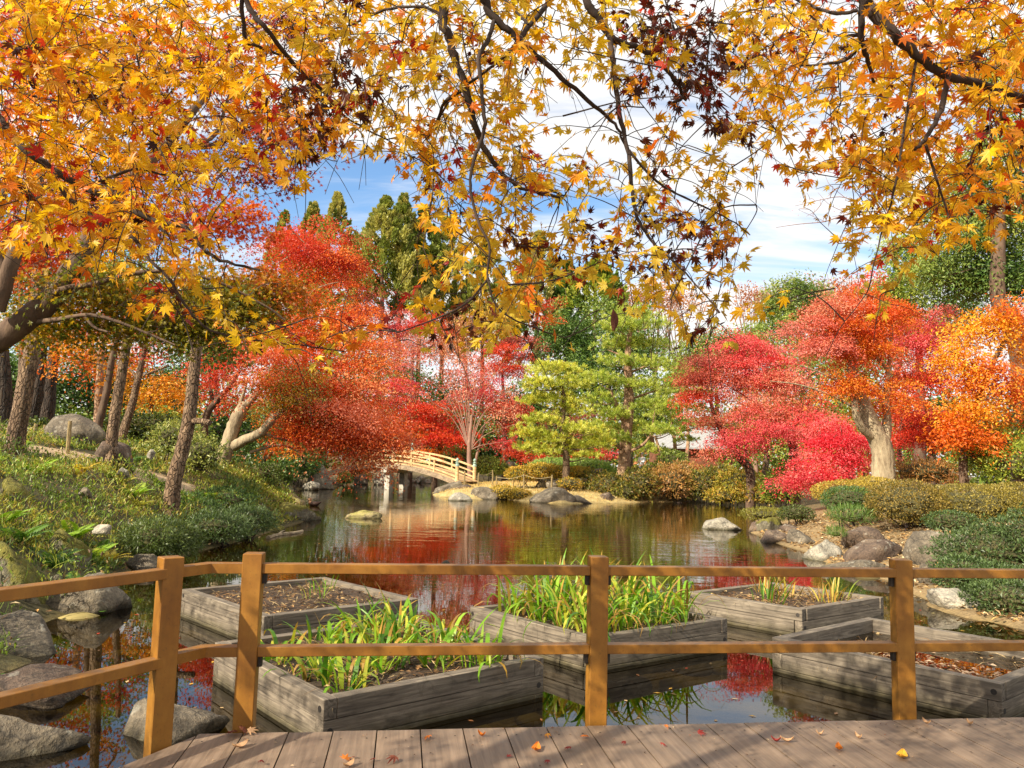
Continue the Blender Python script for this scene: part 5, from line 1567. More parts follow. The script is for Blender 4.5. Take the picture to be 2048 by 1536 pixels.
# shaded wood behind the left slope
for k, (lab, bl) in enumerate([('dark evergreen in the wood at the far left', [(30, 760, 38, 120, 110, 60, DKG), (0, 860, 36, 90, 40, 26, DKG)]),
     ('dark evergreen in the wood above the path boulder', [(180, 770, 40, 100, 90, 56, DKG), (150, 850, 38, 90, 30, 24, MIDG)]),
     ('olive evergreen in the wood behind the slope', [(330, 780, 42, 110, 90, 60, DKG), (320, 850, 38, 90, 40, 30, LEAFG)]),
     ('pale green bushy tree behind the maple crown', [(250, 560, 44, 130, 90, 46, LEAFG), (330, 640, 44, 110, 70, 36, MIDG)]),
     ('evergreen filling the gap behind the leaning pine', [(430, 690, 46, 120, 100, 56, MIDG), (470, 860, 44, 90, 60, 36, DKG)]),
     ('evergreen far left behind the orange leaves', [(60, 560, 46, 150, 110, 50, DKG), (-60, 420, 44, 130, 130, 40, MIDG)])]):
    mass(lab, bl, 790 + k, group='shaded wood behind the left slope', leaf=.2, spray=1.1, per=44)
tree('maple_tree', 'yellow maple glowing in the wood behind the left trunks', 'tree', [([(300, 880, 31), (302, 820, 31), (310, 760, 31)], .12, .06)],
     [(290, 790, 31, 80, 40, 24, YELLOW), (360, 800, 31, 50, 50, 18, YELLOW), (240, 730, 31, 90, 40, 22, ORANGE), (150, 660, 32, 100, 50, 24, ORANGE), (330, 850, 30, 60, 25, 12, YGREEN)], MAT['bark_maple'], MAT['far_leaf'], 797, leaf=.13, per=50, spray=.7)
tree('maple_tree', 'scarlet maple at the far left behind the pine trunk', 'tree', [([(40, 860, 30), (44, 700, 30), (40, 560, 30)], .16, .07)],
     [(60, 500, 28, 110, 60, 36, RED), (20, 560, 28, 80, 60, 24, ORED), (230, 570, 30, 70, 40, 12, ORED), (130, 440, 28, 100, 60, 24, RED), (30, 60, 24, 130, 60, 26, RED)], MAT['bark_maple'], MAT['far_leaf'], 798, leaf=.12, per=60, spray=.7)

# ------------------------------------------------------------------ garden pines on the island
def needle_pad(mb, r, c, rad, n, cols, L=.2, w=.016, per=22):
    C, Q = spray_centres(r, c, np.asarray(rad) * np.array([1.08, 1.08, 1.1]), n, .45, -.45)
    C[:, 2] += .12 * rad[2] * np.sin(C[:, 0] * 5)
    m = n * per
    up = unit(np.repeat(Q, per, 0) * .7 + np.array([0, 0, .75]) + r.normal(0, .6, (m, 3)))
    Pos = np.repeat(C, per, 0) + r.normal(0, .03, (m, 3))
    l = L * r.uniform(.7, 1.25, m)
    N = r.normal(0, 1, (m, 3))
    base = cols[(np.floor((mfield(C * 1.6) * .5 + .5) * len(cols)).astype(int) + r.integers(0, 3, n)) % len(cols)]
    kite(mb, Pos, up, N, l, np.full(m, w), np.clip(np.repeat(base, per, 0) * r.uniform(.75, 1.25, (m, 1)), 0, 1), 0.0)
    return C
def garden_pine(label, stems, pads, seed, cols, d, bark='bark_red', L=.2, group='garden pines on the island', w=.02, dens=1.0):
    r = rng(seed)
    paths = [px_path(s[0]) for s in stems]; b = paths[0][0]
    base = np.array([b[0], b[1], min(gz1(b[0], b[1]), b[2]) - .1])
    root = thing('pine_tree', label, 'tree', base, group)
    mt = MB(); nodes = []
    for i, (s, pth) in enumerate(zip(stems, paths)):
        if i == 0: pth = np.vstack([base, pth])
        q = spline(pth, 5); tube(mt, q, [s[1] * (1.2 if i == 0 else 1), s[1], s[2]], 10 if i == 0 else 7, rough=.05, rg=r); nodes += list(q)
    ml = MB()
    for p in pads:
        px, py, rx, ry, n = p[:5]; dd = d + (p[5] if len(p) > 5 else r.uniform(-.8, .8)); k = dd / F_PX
        c = P(px, py, dd)
        C = needle_pad(ml, r, c, (rx * k, rx * k * .8, ry * k * .8), int(n * dens), cols, L * .8, w * .85)
        cc = c - np.array([0, 0, ry * k * .35])
        j = np.argmin(np.linalg.norm(np.array(nodes) - cc, axis=1) + 1.2 * np.maximum(np.array(nodes)[:, 2] - cc[2] - .2, 0))
        bb = nodes[j]; Lb = np.linalg.norm(cc - bb)
        q = spline([bb, (bb + cc) / 2 + [0, 0, -.06 * Lb], cc], 5)
        tube(mt, q, [min(.09, .02 + .025 * Lb), .02], 6, rough=.08, rg=r)
        grow(q[2:], C[::4], mt, r, .006, .6, .0, .02)
    mt.build('trunk', MAT[bark], root, smooth=True); ml.build('crown', MAT['needle'], root)
garden_pine('small bright green garden pine at the front of the island', [([(1131, 962, 41), (1133, 930, 41), (1130, 890, 41), (1124, 850, 41), (1128, 800, 41.2), (1118, 760, 41), (1112, 735, 41)], .17, .05)],
    [(1108, 742, 62, 26, 90), (1080, 772, 44, 24, 60), (1140, 770, 46, 26, 64), (1110, 800, 62, 24, 80), (1072, 802, 34, 20, 36), (1140, 822, 44, 24, 56), (1086, 842, 50, 22, 60), (1060, 868, 40, 20, 44), (1106, 880, 50, 20, 56),
     (1166, 862, 52, 24, 64), (1150, 895, 56, 22, 64), (1060, 896, 36, 16, 34), (1196, 886, 34, 18, 30), (1096, 905, 46, 16, 40), (1170, 912, 40, 14, 30)], 800, PINE, 41, 'bark_pine', .24, w=.034, dens=2.4)
garden_pine('tall garden pine with a thick reddish trunk in the middle of the island', [([(1247, 945, 47), (1250, 900, 47), (1254, 850, 47), (1258, 790, 47), (1256, 730, 47), (1258, 680, 47), (1266, 645, 47)], .34, .08),
      ([(1252, 860, 47), (1240, 825, 46.7), (1228, 800, 46.4), (1222, 780, 46.2)], .13, .07), ([(1254, 905, 47), (1285, 890, 46.6), (1300, 872, 46.4)], .1, .05), ([(1250, 905, 47), (1226, 885, 46.5), (1205, 872, 46)], .1, .05),
      ([(1258, 800, 47), (1285, 790, 46.8), (1310, 782, 46.6)], .08, .04), ([(1257, 745, 47), (1285, 735, 47), (1305, 722, 47)], .06, .03), ([(1257, 720, 47), (1236, 708, 47), (1215, 700, 47)], .06, .03)],
    [(1262, 630, 59, 24, 83, 0.5), (1240, 655, 52, 24, 65, -0.9), (1296, 650, 48, 21, 57, -0.9), (1224, 690, 46, 21, 52, 0.5), (1300, 690, 50, 21, 57, 0.5), (1262, 690, 46, 19, 46, 0.5), (1234, 725, 52, 21, 57, -0.9), (1310, 730, 46, 21, 52, -0.9), (1200, 760, 52, 26, 67, -0.9),
     (1260, 770, 46, 19, 44, -0.9), (1318, 770, 46, 24, 52, -0.9), (1196, 800, 41, 24, 46, -0.9), (1226, 830, 46, 24, 52, -0.9), (1310, 812, 46, 24, 52, -0.9), (1206, 858, 50, 24, 59, 0.5), (1290, 858, 50, 24, 57, 0.5), (1236, 880, 41, 19, 39, -0.9), (1326, 862, 41, 24, 44, -0.9), (1196, 890, 34, 19, 31, -0.9)], 801, PINE2, 47, 'bark_red', .26, w=.036, dens=2.4)
garden_pine('slim pine with two leaning stems right of the tall garden pine', [([(1322, 938, 52), (1318, 900, 52), (1310, 872, 52)], .13, .08), ([(1352, 935, 53), (1350, 890, 53), (1344, 840, 53), (1346, 800, 53)], .13, .06)],
    [(1350, 790, 46, 20, 44), (1380, 820, 46, 20, 46), (1330, 830, 40, 18, 36), (1390, 850, 40, 18, 40), (1340, 862, 46, 16, 40), (1310, 866, 36, 16, 30), (1370, 880, 30, 12, 20), (1296, 900, 34, 16, 26), (1330, 905, 24, 12, 16)], 802, PINE2, 52, 'bark_red', .26, w=.038, dens=2.4)
garden_pine('pale pine partly hidden behind the pink maple', [([(1372, 935, 56), (1376, 880, 56), (1372, 800, 56)], .15, .07)],
    [(1376, 760, 40, 20, 36), (1350, 740, 36, 18, 30), (1396, 790, 36, 20, 30), (1340, 780, 34, 18, 26)], 803, PINE2, 56, 'bark_red', .28, w=.04, dens=2.4)

# ------------------------------------------------------------------ right bank trees
tree('maple_tree', 'pink and crimson maple with a dark forked trunk behind the shore hedge', 'tree', [([(1588, 955, 36), (1590, 915, 36), (1582, 875, 36), (1578, 850, 36)], .26, .14), ([(1580, 870, 36), (1556, 850, 36), (1544, 825, 36)], .12, .06), ([(1582, 865, 36), (1600, 835, 36), (1620, 800, 36)], .12, .05),
      ([(1560, 850, 36), (1500, 800, 36), (1440, 760, 36)], .06, .02)],
     [(1470, 720, 36, 90, 50, 60, PINK), (1400, 755, 36, 60, 35, 30, MAROON), (1520, 740, 36, 100, 50, 56, HOT), (1450, 790, 36, 90, 40, 46, SALMON), (1560, 790, 35.5, 100, 45, 54, SALMON), (1500, 850, 35, 100, 35, 46, SALMON), (1610, 830, 35, 80, 40, 36, SALMON),
      (1540, 890, 34, 110, 30, 46, PINK), (1640, 880, 34, 60, 30, 24, HOT), (1400, 800, 36.5, 50, 30, 20, RED)], MAT['bark_maple'], MAT['far_leaf'], 810, 'maples on the right bank', leaf=.085, per=160, spray=.95, flat=.1, tilt=.35, nj=.85, shell=.3, limb_every=2, limb_r=.09, tier=.85)
tree('maple_tree', 'leaning grey maple trunk with pinkish leaves left of the forked one', 'tree', [([(1500, 945, 38), (1478, 915, 38), (1455, 880, 38), (1432, 840, 38), (1420, 800, 38)], .2, .08), ([(1490, 930, 38), (1492, 890, 38), (1500, 860, 38)], .09, .05)],
     [(1420, 840, 38, 60, 30, 24, SALMON), (1480, 880, 37, 60, 30, 22, PINK), (1440, 900, 37, 40, 20, 12, SALMON)], MAT['bark_maple'], MAT['far_leaf'], 811, 'maples on the right bank', leaf=.115, per=80, spray=.9, flat=.08, tilt=.25, nj=.8, shell=.3, limb_every=2)
tree('maple_tree', 'low hot pink maple spray hanging to the hedge beside the pale trunk', 'tree', [([(1690, 965, 29), (1685, 930, 29), (1675, 895, 29)], .1, .05)],
     [(1680, 905, 28.5, 80, 45, 50, HOT), (1640, 950, 28, 70, 36, 46, HOT), (1600, 985, 27.5, 50, 16, 16, PINK), (1660, 870, 29, 70, 30, 26, HOT), (1740, 900, 29, 50, 40, 24, HOT)], MAT['bark_maple'], MAT['far_leaf'], 812, 'maples on the right bank', leaf=.078, per=160, spray=.75, flat=.1, tilt=.35, nj=.85, shell=.3, tier=.7)
tree('maple_tree', 'orange maple with thick pale trunk and limbs, above the clipped hedge', 'tree',
     [([(1768, 985, 23.5), (1766, 940, 23.5), (1764, 900, 23.5), (1750, 868, 23.5), (1738, 838, 23.5), (1722, 800, 23.5), (1707, 768, 23.5), (1706, 730, 23.5), (1710, 680, 23.5), (1722, 640, 23.5), (1730, 590, 23.5)], .3, .05),
      ([(1766, 900, 23.5), (1774, 850, 23.6), (1772, 800, 23.7), (1778, 740, 23.8), (1782, 690, 23.9), (1784, 650, 24)], .17, .025), ([(1752, 880, 23.5), (1726, 858, 23.2), (1712, 830, 23), (1710, 800, 22.9)], .13, .09),
      ([(1712, 790, 23.4), (1680, 765, 23), (1640, 745, 22.7), (1600, 730, 22.5)], .05, .015), ([(1718, 820, 23.2), (1660, 790, 23), (1600, 770, 22.8), (1540, 762, 22.6)], .045, .012), ([(1704, 715, 23.4), (1670, 690, 23), (1640, 660, 22.8)], .045, .015),
      ([(1776, 740, 23.8), (1745, 700, 23.6), (1740, 650, 23.5)], .07, .03), ([(1782, 690, 23.9), (1760, 660, 23.7), (1756, 620, 23.6)], .05, .02)],
     [(1725, 630, 24.5, 70, 36, 32, ORED, .8), (1660, 650, 23.2, 80, 30, 28, SALMON, .8), (1640, 690, 23.2, 70, 30, 20, SALMON, .8), (1730, 690, 24.3, 70, 40, 32, ORED, .8), (1780, 660, 25.0, 60, 40, 20, ORANGE, .8), (1710, 740, 24.0, 70, 40, 28, ORANGE, .8), (1640, 730, 23.0, 70, 24, 17, SALMON, .8), (1690, 790, 23.0, 60, 30, 17, ORED, .8), (1740, 790, 24.0, 60, 40, 19, ORANGE, .8), (1800, 760, 25.0, 40, 40, 9, ORED, .8),
      (1580, 690, 24.2, 50, 26, 11, SALMON, .8), (1740, 850, 24.0, 50, 24, 9, ORANGE, .8), (1735, 590, 24.5, 30, 16, 6, RED, .8), (1730, 615, 23.4, 80, 30, 40, ORED, .6), (1690, 680, 23.0, 70, 34, 36, ORED, .6), (1745, 720, 23.2, 60, 40, 36, ORANGE, .6), (1700, 770, 22.9, 60, 26, 26, ORANGE, .5), (1790, 640, 23.6, 50, 34, 24, ORED, .6), (1800, 800, 23.4, 36, 40, 18, ORANGE, .5), (1650, 700, 22.9, 70, 40, 30, SALMON, .6)], MAT['bark_pale'], MAT['far_leaf'], 813, 'maples on the right bank', leaf=.062, per=130, spray=.62, flat=.1, tilt=.35, nj=.85, shell=.25, tip=.008, limb_every=2, tier=.6)
tree('maple_tree', 'crimson maple right behind the pale trunk', 'tree', [([(1808, 965, 29), (1800, 925, 29), (1800, 880, 29), (1812, 800, 29)], .1, .06)],
     [(1840, 700, 30, 70, 60, 50, PINK), (1850, 780, 29.5, 70, 50, 46, RED), (1870, 850, 29, 70, 40, 40, HOT), (1830, 890, 28.5, 60, 26, 26, RED), (1810, 820, 29, 40, 50, 20, RED), (1880, 660, 31, 40, 40, 14, PINK), (1890, 900, 28, 30, 20, 10, ORED)], MAT['bark_maple'], MAT['far_leaf'], 814, 'maples on the right bank', leaf=.08, per=170, spray=.85, flat=.1, tilt=.35, nj=.85, shell=.3, limb_every=2, tier=.75)
tree('maple_tree', 'golden orange tree at the right edge of the photo', 'tree', [([(1928, 962, 23), (1928, 900, 23), (1950, 820, 23), (1980, 740, 23), (2020, 660, 23)], .12, .06)],
     [(1960, 660, 23, 80, 50, 46, YELLOW), (2040, 640, 23, 60, 60, 30, ORANGE), (1920, 720, 22.6, 50, 50, 26, YELLOW), (1980, 760, 22.6, 80, 50, 46, ORANGE), (1940, 820, 22.4, 60, 40, 30, YELLOW), (2030, 800, 22.6, 60, 60, 30, ORANGE), (1910, 870, 22.2, 40, 40, 18, ORANGE), (1960, 880, 22.2, 50, 30, 16, ORANGE), (2090, 720, 23, 60, 90, 30, YELLOW)], MAT['bark_maple'], MAT['far_leaf'], 815, 'maples on the right bank', leaf=.095, per=76, spray=.55, aspect=.5)
tree('evergreen_tree', 'tall glossy evergreen towering at the right edge', 'tree', [([(2060, 960, 27), (2050, 800, 27), (2030, 650, 27), (1995, 590, 27), (2000, 400, 27)], .4, .2)],
     [(1960, 480, 28, 90, 70, 50, MIDG), (2030, 420, 28, 80, 90, 50, DKG), (1990, 560, 28, 80, 50, 40, DKG), (1900, 540, 28.5, 70, 50, 34, MIDG), (2040, 290, 28, 80, 90, 46, LEAFG), (1960, 330, 29, 70, 80, 36, MIDG), (2080, 540, 28, 60, 120, 34, DKG), (2020, 150, 28, 90, 90, 36, LEAFG), (1900, 420, 30, 60, 60, 24, LEAFG), (2060, 860, 26, 50, 50, 18, DKG)], MAT['bark_maple'], MAT['evergreen'], 816, 'evergreens on the right', leaf=.15, per=120, spray=.9, aspect=.4)
tree('evergreen_tree', 'light green tree behind the crimson maple', 'tree', [([(1840, 950, 36), (1840, 800, 36), (1836, 640, 36)], .3, .12)],
     [(1830, 560, 36, 90, 60, 50, LEAFG), (1780, 600, 36, 60, 50, 30, YGREEN), (1860, 640, 36, 80, 60, 40, MIDG), (1810, 500, 36.5, 60, 40, 24, YGREEN), (1760, 660, 37, 60, 60, 26, LEAFG), (1930, 620, 36, 60, 60, 24, DKG)], MAT['bark_maple'], MAT['evergreen'], 817, 'evergreens on the right', leaf=.17, per=90, spray=1.05, aspect=.42)
mass('dome shaped evergreen behind the orange maple', [(1600, 610, 70, 76, 64, 80, MIDG), (1560, 680, 68, 70, 60, 46, MIDG)], 818, group='evergreens on the right', spray=1.2, shell=.8, leaf=.24, per=60)
mass('broad green evergreen above the pink maple', [(1430, 700, 66, 80, 60, 60, MIDG), (1380, 740, 64, 60, 60, 36, MIDG), (1500, 690, 66, 60, 50, 30, MIDG)], 819, group='evergreens on the right', spray=1.2, leaf=.24, per=56)
mass('green tree filling in behind the pale trunk', [(1700, 720, 52, 100, 110, 60, MIDG), (1660, 850, 48, 110, 80, 50, YGREEN), (1600, 760, 50, 90, 80, 36, MIDG)], 820, group='evergreens on the right', leaf=.22)
mass('dim evergreen low behind the crimson maple', [(1860, 850, 42, 110, 90, 60, DKG), (1980, 880, 36, 90, 80, 50, MIDG)], 821, group='evergreens on the right', leaf=.18, spray=1.0)
mass('yellow green trees behind the tea house', [(1440, 880, 78, 110, 60, 60, YGREEN), (1330, 880, 80, 70, 60, 36, LEAFG)], 822, group='evergreens on the right', leaf=.28)
mass('tan and green tree behind the leaning grey maple', [(1530, 850, 58, 100, 80, 56, YGREEN)], 823, group='evergreens on the right', leaf=.24)
# far brown treeline: bare zelkova trees with the last leaves
for k, (px, yt, lab) in enumerate([(1258, 560, 'bare brown tree right of the big pine tip'), (1310, 548, 'bare brown tree above the slim pines'), (1360, 566, 'bare brown tree behind the hanging leaves'), (1510, 560, 'bare brown tree left of the green dome'),
      (1560, 552, 'bare brown tree behind the left of the green dome'), (1620, 545, 'bare brown tree behind the top of the green dome'), (1680, 540, 'bare brown tree right of the green dome'), (1730, 560, 'bare brown tree behind the orange maple tip')]):
    d = 122 + (k % 3) * 5; rr_ = rng(830 + k)
    tp = [(px + rr_.uniform(-55, 55), yt + abs(rr_.normal(0, 30)) + 8) for _ in range(16)]
    tree('zelkova_tree', lab, 'tree', [([(px, 900, d), (px + 2, 800, d), (px, 740, d)], .45, .3)] + [([(px, 750, d), (px + (x - px) * .45, 690, d), (x, y, d)], .16, .03) for x, y in tp],
         [(px, yt + 42, d, 62, 40, 46, BROWNT)], MAT['twig'], MAT['far_leaf'], 830 + k, 'bare trees on the skyline', leaf=.42, per=22, spray=2.4, limb_every=2, tip=.03, nj=.9, limb_r=.1, shell=.3)
# bare branches reaching in front of the sky at the right
tree('bare_tree', 'leafless branches reaching across the sky right of centre', 'tree', [([(1760, 900, 40), (1800, 700, 40), (1790, 520, 40), (1740, 425, 40)], .2, .05), ([(1760, 435, 40), (1700, 428, 40), (1650, 443, 40), (1600, 448, 40), (1552, 455, 40)], .04, .012), ([(1740, 425, 40), (1690, 395, 40), (1640, 400, 40), (1590, 412, 40)], .03, .01),
      ([(1790, 520, 40), (1740, 380, 40), (1680, 350, 40), (1610, 335, 40)], .035, .01), ([(1700, 428, 40), (1660, 410, 40), (1636, 385, 40)], .02, .008), ([(1690, 395, 40), (1660, 370, 40), (1650, 350, 40)], .018, .008), ([(1650, 443, 40), (1620, 430, 40), (1598, 420, 40)], .015, .008), ([(1660, 340, 40), (1640, 310, 40), (1600, 300, 40)], .015, .008)],
     [(1650, 400, 40, 80, 60, 16, SALMON)], MAT['twig'], MAT['far_leaf'], 845, None, leaf=.07, per=3, spray=.7, limb_every=1, tip=.009)
# far wood closing the view on every side
def woodland():
    r = rng(850); mb = MB(); n = 1500
    az = np.linspace(math.radians(-78), math.radians(78), n) + r.normal(0, .004, n)
    d = r.uniform(125, 175, n)
    h = r.uniform(6, 15, n) + 1.2 * np.sin(az * 18)
    C = np.stack([np.sin(az) * d, np.cos(az) * d, h * r.random(n) ** .6], 1)
    Q = unit(r.normal(0, 1, (n, 3)))
    ps = np.array([MIDG[1], MIDG[3], BROWNT[0], DKG[3], LEAFG[0], GOLD[1], DKG[4]])
    leaves_on_sprays(mb, r, C, Q, 70, 4.0, 1.0, ps[r.integers(7, size=n)], flat=.7, nj=.8)
    tag(mb.build('woodland', MAT['evergreen']), 'distant mixed wood closing the view behind the garden', 'woodland', kind='stuff')
woodland()
# ------------------------------------------------------------------ clipped hedges and shrubs
def shrub(label, lobes, seed, cols, name='shrub', cat='shrub', group=None, leaf=.05, dens=900, aspect=.5, upright=.3, d=None, mat='evergreen', rough=.06, stems=True):
    """lobes: (px, py, d, rx_px, ry_px[, depth radius m]) ellipsoids filled near their surface with small leaves"""
    r = rng(seed); cs = []
    for l in lobes:
        px, py, dd, rx, ry = l[:5]; k = dd / F_PX
        cs.append((P(px, py, dd), np.array([rx * k, l[5] if len(l) > 5 else .8 * rx * k, ry * k])))
    c0 = cs[0][0]; gb = gz1(c0[0], c0[1])
    root = thing(name, label, cat, (c0[0], c0[1], gb - .05), group)
    ml = MB()
    for c, rad in cs:
        mt = MB(); mi = MB()
        area = rad[0] * rad[2] + rad[0] * rad[1] + rad[1] * rad[2]
        n = int(dens * area * 1.8)
        q = unit(r.normal(0, 1, (n, 3))); q = q[q[:, 2] > -.75]; n = len(q)
        lump = 1 + rough * 2 * mfield(q * 6 + seed) + rough * mfield(q * 17 + c)
        depth = 1 - .22 * r.random(n) ** 2
        pos = c + q * rad * (lump * depth)[:, None]
        keep = pos[:, 2] > np.maximum(gz(pos[:, 0], pos[:, 1]), WATER) - .02
        pos, q = pos[keep], q[keep]; n = len(q)
        nn = unit(q / rad)
        A = nn * .5 + r.normal(0, .6, (n, 3)) + np.array([0, 0, upright]); N = nn + r.normal(0, .6, (n, 3))
        L = leaf * r.uniform(.65, 1.35, n)
        base = cols[(np.floor((mfield(pos * 1.3 + seed) * .5 + .5) * len(cols)).astype(int) + r.integers(0, 3, n)) % len(cols)]
        kite(ml, pos, A, N, L, L * aspect, np.clip(base * r.uniform(.75, 1.2, (n, 1)), 0, 1))
        if stems:
            for _ in range(7):
                t = c + unit(r.normal(0, 1, 3)) * rad * r.uniform(.4, .8); b = np.array([c[0] + r.normal(0, rad[0] * .25), c[1] + r.normal(0, rad[1] * .25), min(gb, c[2] - rad[2] * .5) - .05])
                tube(mt, spline([b, (b + t) / 2 + r.normal(0, .06, 3), t], 3), [.02, .008], 5)
        # solid dark core added to block light and sight through the leaves
        q = ICO * rad * (.66 if aspect > .2 else .5) * (1 + .15 * mfield(ICO * 5 + seed))[:, None]
        mi.add(c + q, ICF); mi.build('solid_core', MAT['shrub_core'], root)
        if mt.n: mt.build('stems', MAT['bark_dark'], root)
    ml.build('foliage', MAT[mat], root)
    return root
# shore hedge of the island and right shore: loose glossy shrubs
HR = pal('#b07a4a', '#c08a4c', '#98703c', '#c89c5c', '#a8884a')
for k, (lab, lb, cl) in enumerate([
    ('loose bronze-green shrub at the left end of the shore hedge', [(1215, 972, 41.5, 38, 26), (1190, 962, 42, 24, 20)], HEDGE),
    ('bronze-green shrub in the shore hedge below the thick pine trunk', [(1275, 970, 41.5, 42, 34), (1250, 985, 41, 34, 20)], HEDGE),
    ('brown tinged shrub in the shore hedge in front of the tea house', [(1340, 968, 42, 46, 36), (1370, 950, 43, 40, 26)], HR),
    ('dull green shrub in the shore hedge below the leaning grey maple', [(1410, 972, 42, 44, 32), (1440, 960, 42, 34, 30)], HEDGE),
    ('golden green shrub in the shore hedge left of the pink spray', [(1480, 972, 41, 48, 34), (1510, 985, 40, 34, 24)], HEDGEY),
    ('orange tinted shrub at the right end of the shore hedge', [(1450, 992, 40.5, 36, 16), (1530, 990, 38, 36, 22)], HEDGEY),
    ('yellow-green shrub behind the right end of the shore hedge', [(1560, 975, 36, 40, 34), (1580, 950, 36, 34, 30)], YGREEN)]):
    shrub(lab, lb, 900 + k, cl, group='shore hedge', leaf=.16, dens=420, aspect=.36, rough=.12)
shrub('low clipped golden azalea on the island left of the small pine', [(1045, 948, 43, 36, 15), (1085, 944, 43, 40, 17), (1120, 946, 43, 36, 14)], 910, GOLD, group='azaleas on the island', leaf=.1, dens=900)
shrub('golden azalea on the island right of the small pine', [(1160, 948, 43, 34, 14)], 911, GOLD, group='azaleas on the island', leaf=.1, dens=900)
shrub('spreading pale green juniper behind the golden azaleas', [(1110, 934, 45, 50, 17), (1170, 934, 45, 52, 16), (1205, 942, 45, 26, 10)], 912, pal('#8ca850', '#a0b860', '#7c9844', '#b4c870'), leaf=.16, dens=700, aspect=.25, upright=.1)
shrub('small golden bush on the island shore behind the rocks', [(1010, 986, 40, 34, 14), (1040, 990, 39.5, 24, 10)], 913, GOLD, group='azaleas on the island', leaf=.1, dens=700)
shrub('thin golden bush at the foot of the small pine', [(1140, 968, 40.5, 26, 12)], 914, GOLD, group='azaleas on the island', leaf=.1, dens=400)
shrub('dark clipped bush on the bank behind the bridge end', [(975, 935, 58, 40, 20), (920, 920, 62, 36, 26)], 915, MIDG, leaf=.16, dens=500)
shrub('yellow-green bush beside the person', [(1310, 945, 45, 30, 18)], 916, YGREEN, leaf=.12, dens=600)
shrub('dark green bush before the slim pine stems', [(1345, 925, 47, 32, 24)], 917, MIDG, leaf=.14, dens=500)
# right bank, near
shrub('long clipped olive azalea hedge at the right edge', [(1940, 1015, 18.5, 120, 46, 1.1), (2040, 1012, 18.5, 90, 46, 1.1)], 920, pal('#8a7c2e', '#9a8a38', '#786c28', '#a89848', '#6a6226'), name='hedge', cat='hedge', leaf=.045, dens=2600, rough=.03)
shrub('rounded end of the clipped olive azalea hedge above the rocks', [(1812, 1008, 18.5, 74, 48, 1.0)], 921, pal('#8a742e', '#9a8438', '#786428', '#a89048', '#5e5a24'), name='hedge', cat='hedge', leaf=.045, dens=2600, rough=.03)
shrub('golden clipped mound under the pale trunk', [(1700, 985, 22, 74, 24, .9), (1750, 975, 22.5, 50, 20, .8)], 922, pal('#b8a03c', '#a88e34', '#c8b04c', '#94803a'), name='hedge', cat='hedge', leaf=.05, dens=2200, rough=.03)
shrub('dark green clipped mound in front of the golden mound', [(1700, 1000, 20, 54, 26, .7)], 923, pal('#4a6a30', '#3e5a28', '#587838', '#6a843e'), name='hedge', cat='hedge', leaf=.045, dens=2200, rough=.03)
shrub('grassy green tussock below the dark clipped mound', [(1702, 1034, 18.8, 46, 18, .5)], 924, pal('#5c7a34', '#6c8a3c', '#4c6a2c', '#7c944a'), leaf=.16, dens=1200, aspect=.08, upright=1.2, stems=False)
shrub('low dark shrub at the tip of the right bank', [(1592, 1028, 23, 36, 16, .5)], 925, pal('#54602c', '#465426', '#66703a'), leaf=.06, dens=1600)
shrub('olive mound of grass at the tip of the right bank by the water', [(1530, 1030, 24.5, 46, 14, .7)], 926, pal('#8a8634', '#9a943e', '#767428'), leaf=.08, dens=1500, aspect=.2, upright=.7)
shrub('dark little shrub in front of the clipped hedge', [(1904, 1044, 15.6, 50, 22, .5)], 927, pal('#465c2e', '#526a36', '#3a4e26', '#627a42'), leaf=.045, dens=2400)
shrub('small tuft of grass above the rocks on the right bank', [(1672, 1068, 17.5, 16, 9, .2)], 928, pal('#5c7a34', '#6c8a3c'), leaf=.14, dens=2600, aspect=.07, upright=1.4, stems=False)
shrub('big dark green juniper spilling over the rocks at the right edge', [(1990, 1110, 12, 110, 56, .8), (2060, 1090, 12, 80, 66, .8), (1935, 1150, 11.4, 64, 36, .5), (2010, 1180, 11, 90, 50, .6), (2020, 1200, 10.4, 80, 36, .5)], 929, JUNI, name='juniper', cat='juniper', leaf=.055, dens=2600, aspect=.4, rough=.1)
shrub('sunny yellow-green bush under the golden orange tree', [(1985, 905, 23, 66, 50, 1.2), (2040, 930, 22, 60, 40, 1.0)], 930, YGREEN, leaf=.09, dens=900, aspect=.45, rough=.12)
shrub('brownish low bush behind the pale trunk', [(1850, 945, 25, 70, 26, 1.0)], 931, HR, leaf=.09, dens=800, aspect=.35, rough=.12)
# left bank
shrub('blue-green juniper over the water on the left bank', [(316, 1075, 13.2, 62, 36, .6), (352, 1088, 13.4, 46, 26, .5)], 940, pal('#66763e', '#586a34', '#76864a', '#48582a'), name='juniper', cat='juniper', leaf=.1, dens=3400, aspect=.16, rough=.12)
shrub('dark juniper reaching toward the mossy rock shelf', [(430, 1055, 16, 70, 30, .7), (490, 1040, 17.5, 56, 26, .7)], 941, JUNI, name='juniper', cat='juniper', leaf=.1, dens=2600, aspect=.17, rough=.12)
shrub('dark green bush behind the juniper on the left bank', [(440, 1005, 19, 70, 28, .8), (380, 1020, 17.5, 56, 28, .8)], 942, pal('#4a6434', '#5a743c', '#3c542a', '#6c8646'), leaf=.09, dens=1100, aspect=.3, rough=.12)
shrub('pale glossy bush right of the leaning pine', [(352, 880, 21, 46, 36, .8), (400, 910, 20, 44, 36, .8)], 943, pal('#9aa04c', '#88924a', '#b4b464', '#6c7a3a'), leaf=.12, dens=560, aspect=.36, rough=.14)
shrub('green bush at the foot of the pale leaning trunk', [(510, 955, 26, 50, 30, .9), (470, 985, 22, 46, 24, .8)], 944, pal('#6a7e38', '#5a7032', '#80904a', '#485e2a'), leaf=.11, dens=700, aspect=.36, rough=.14)
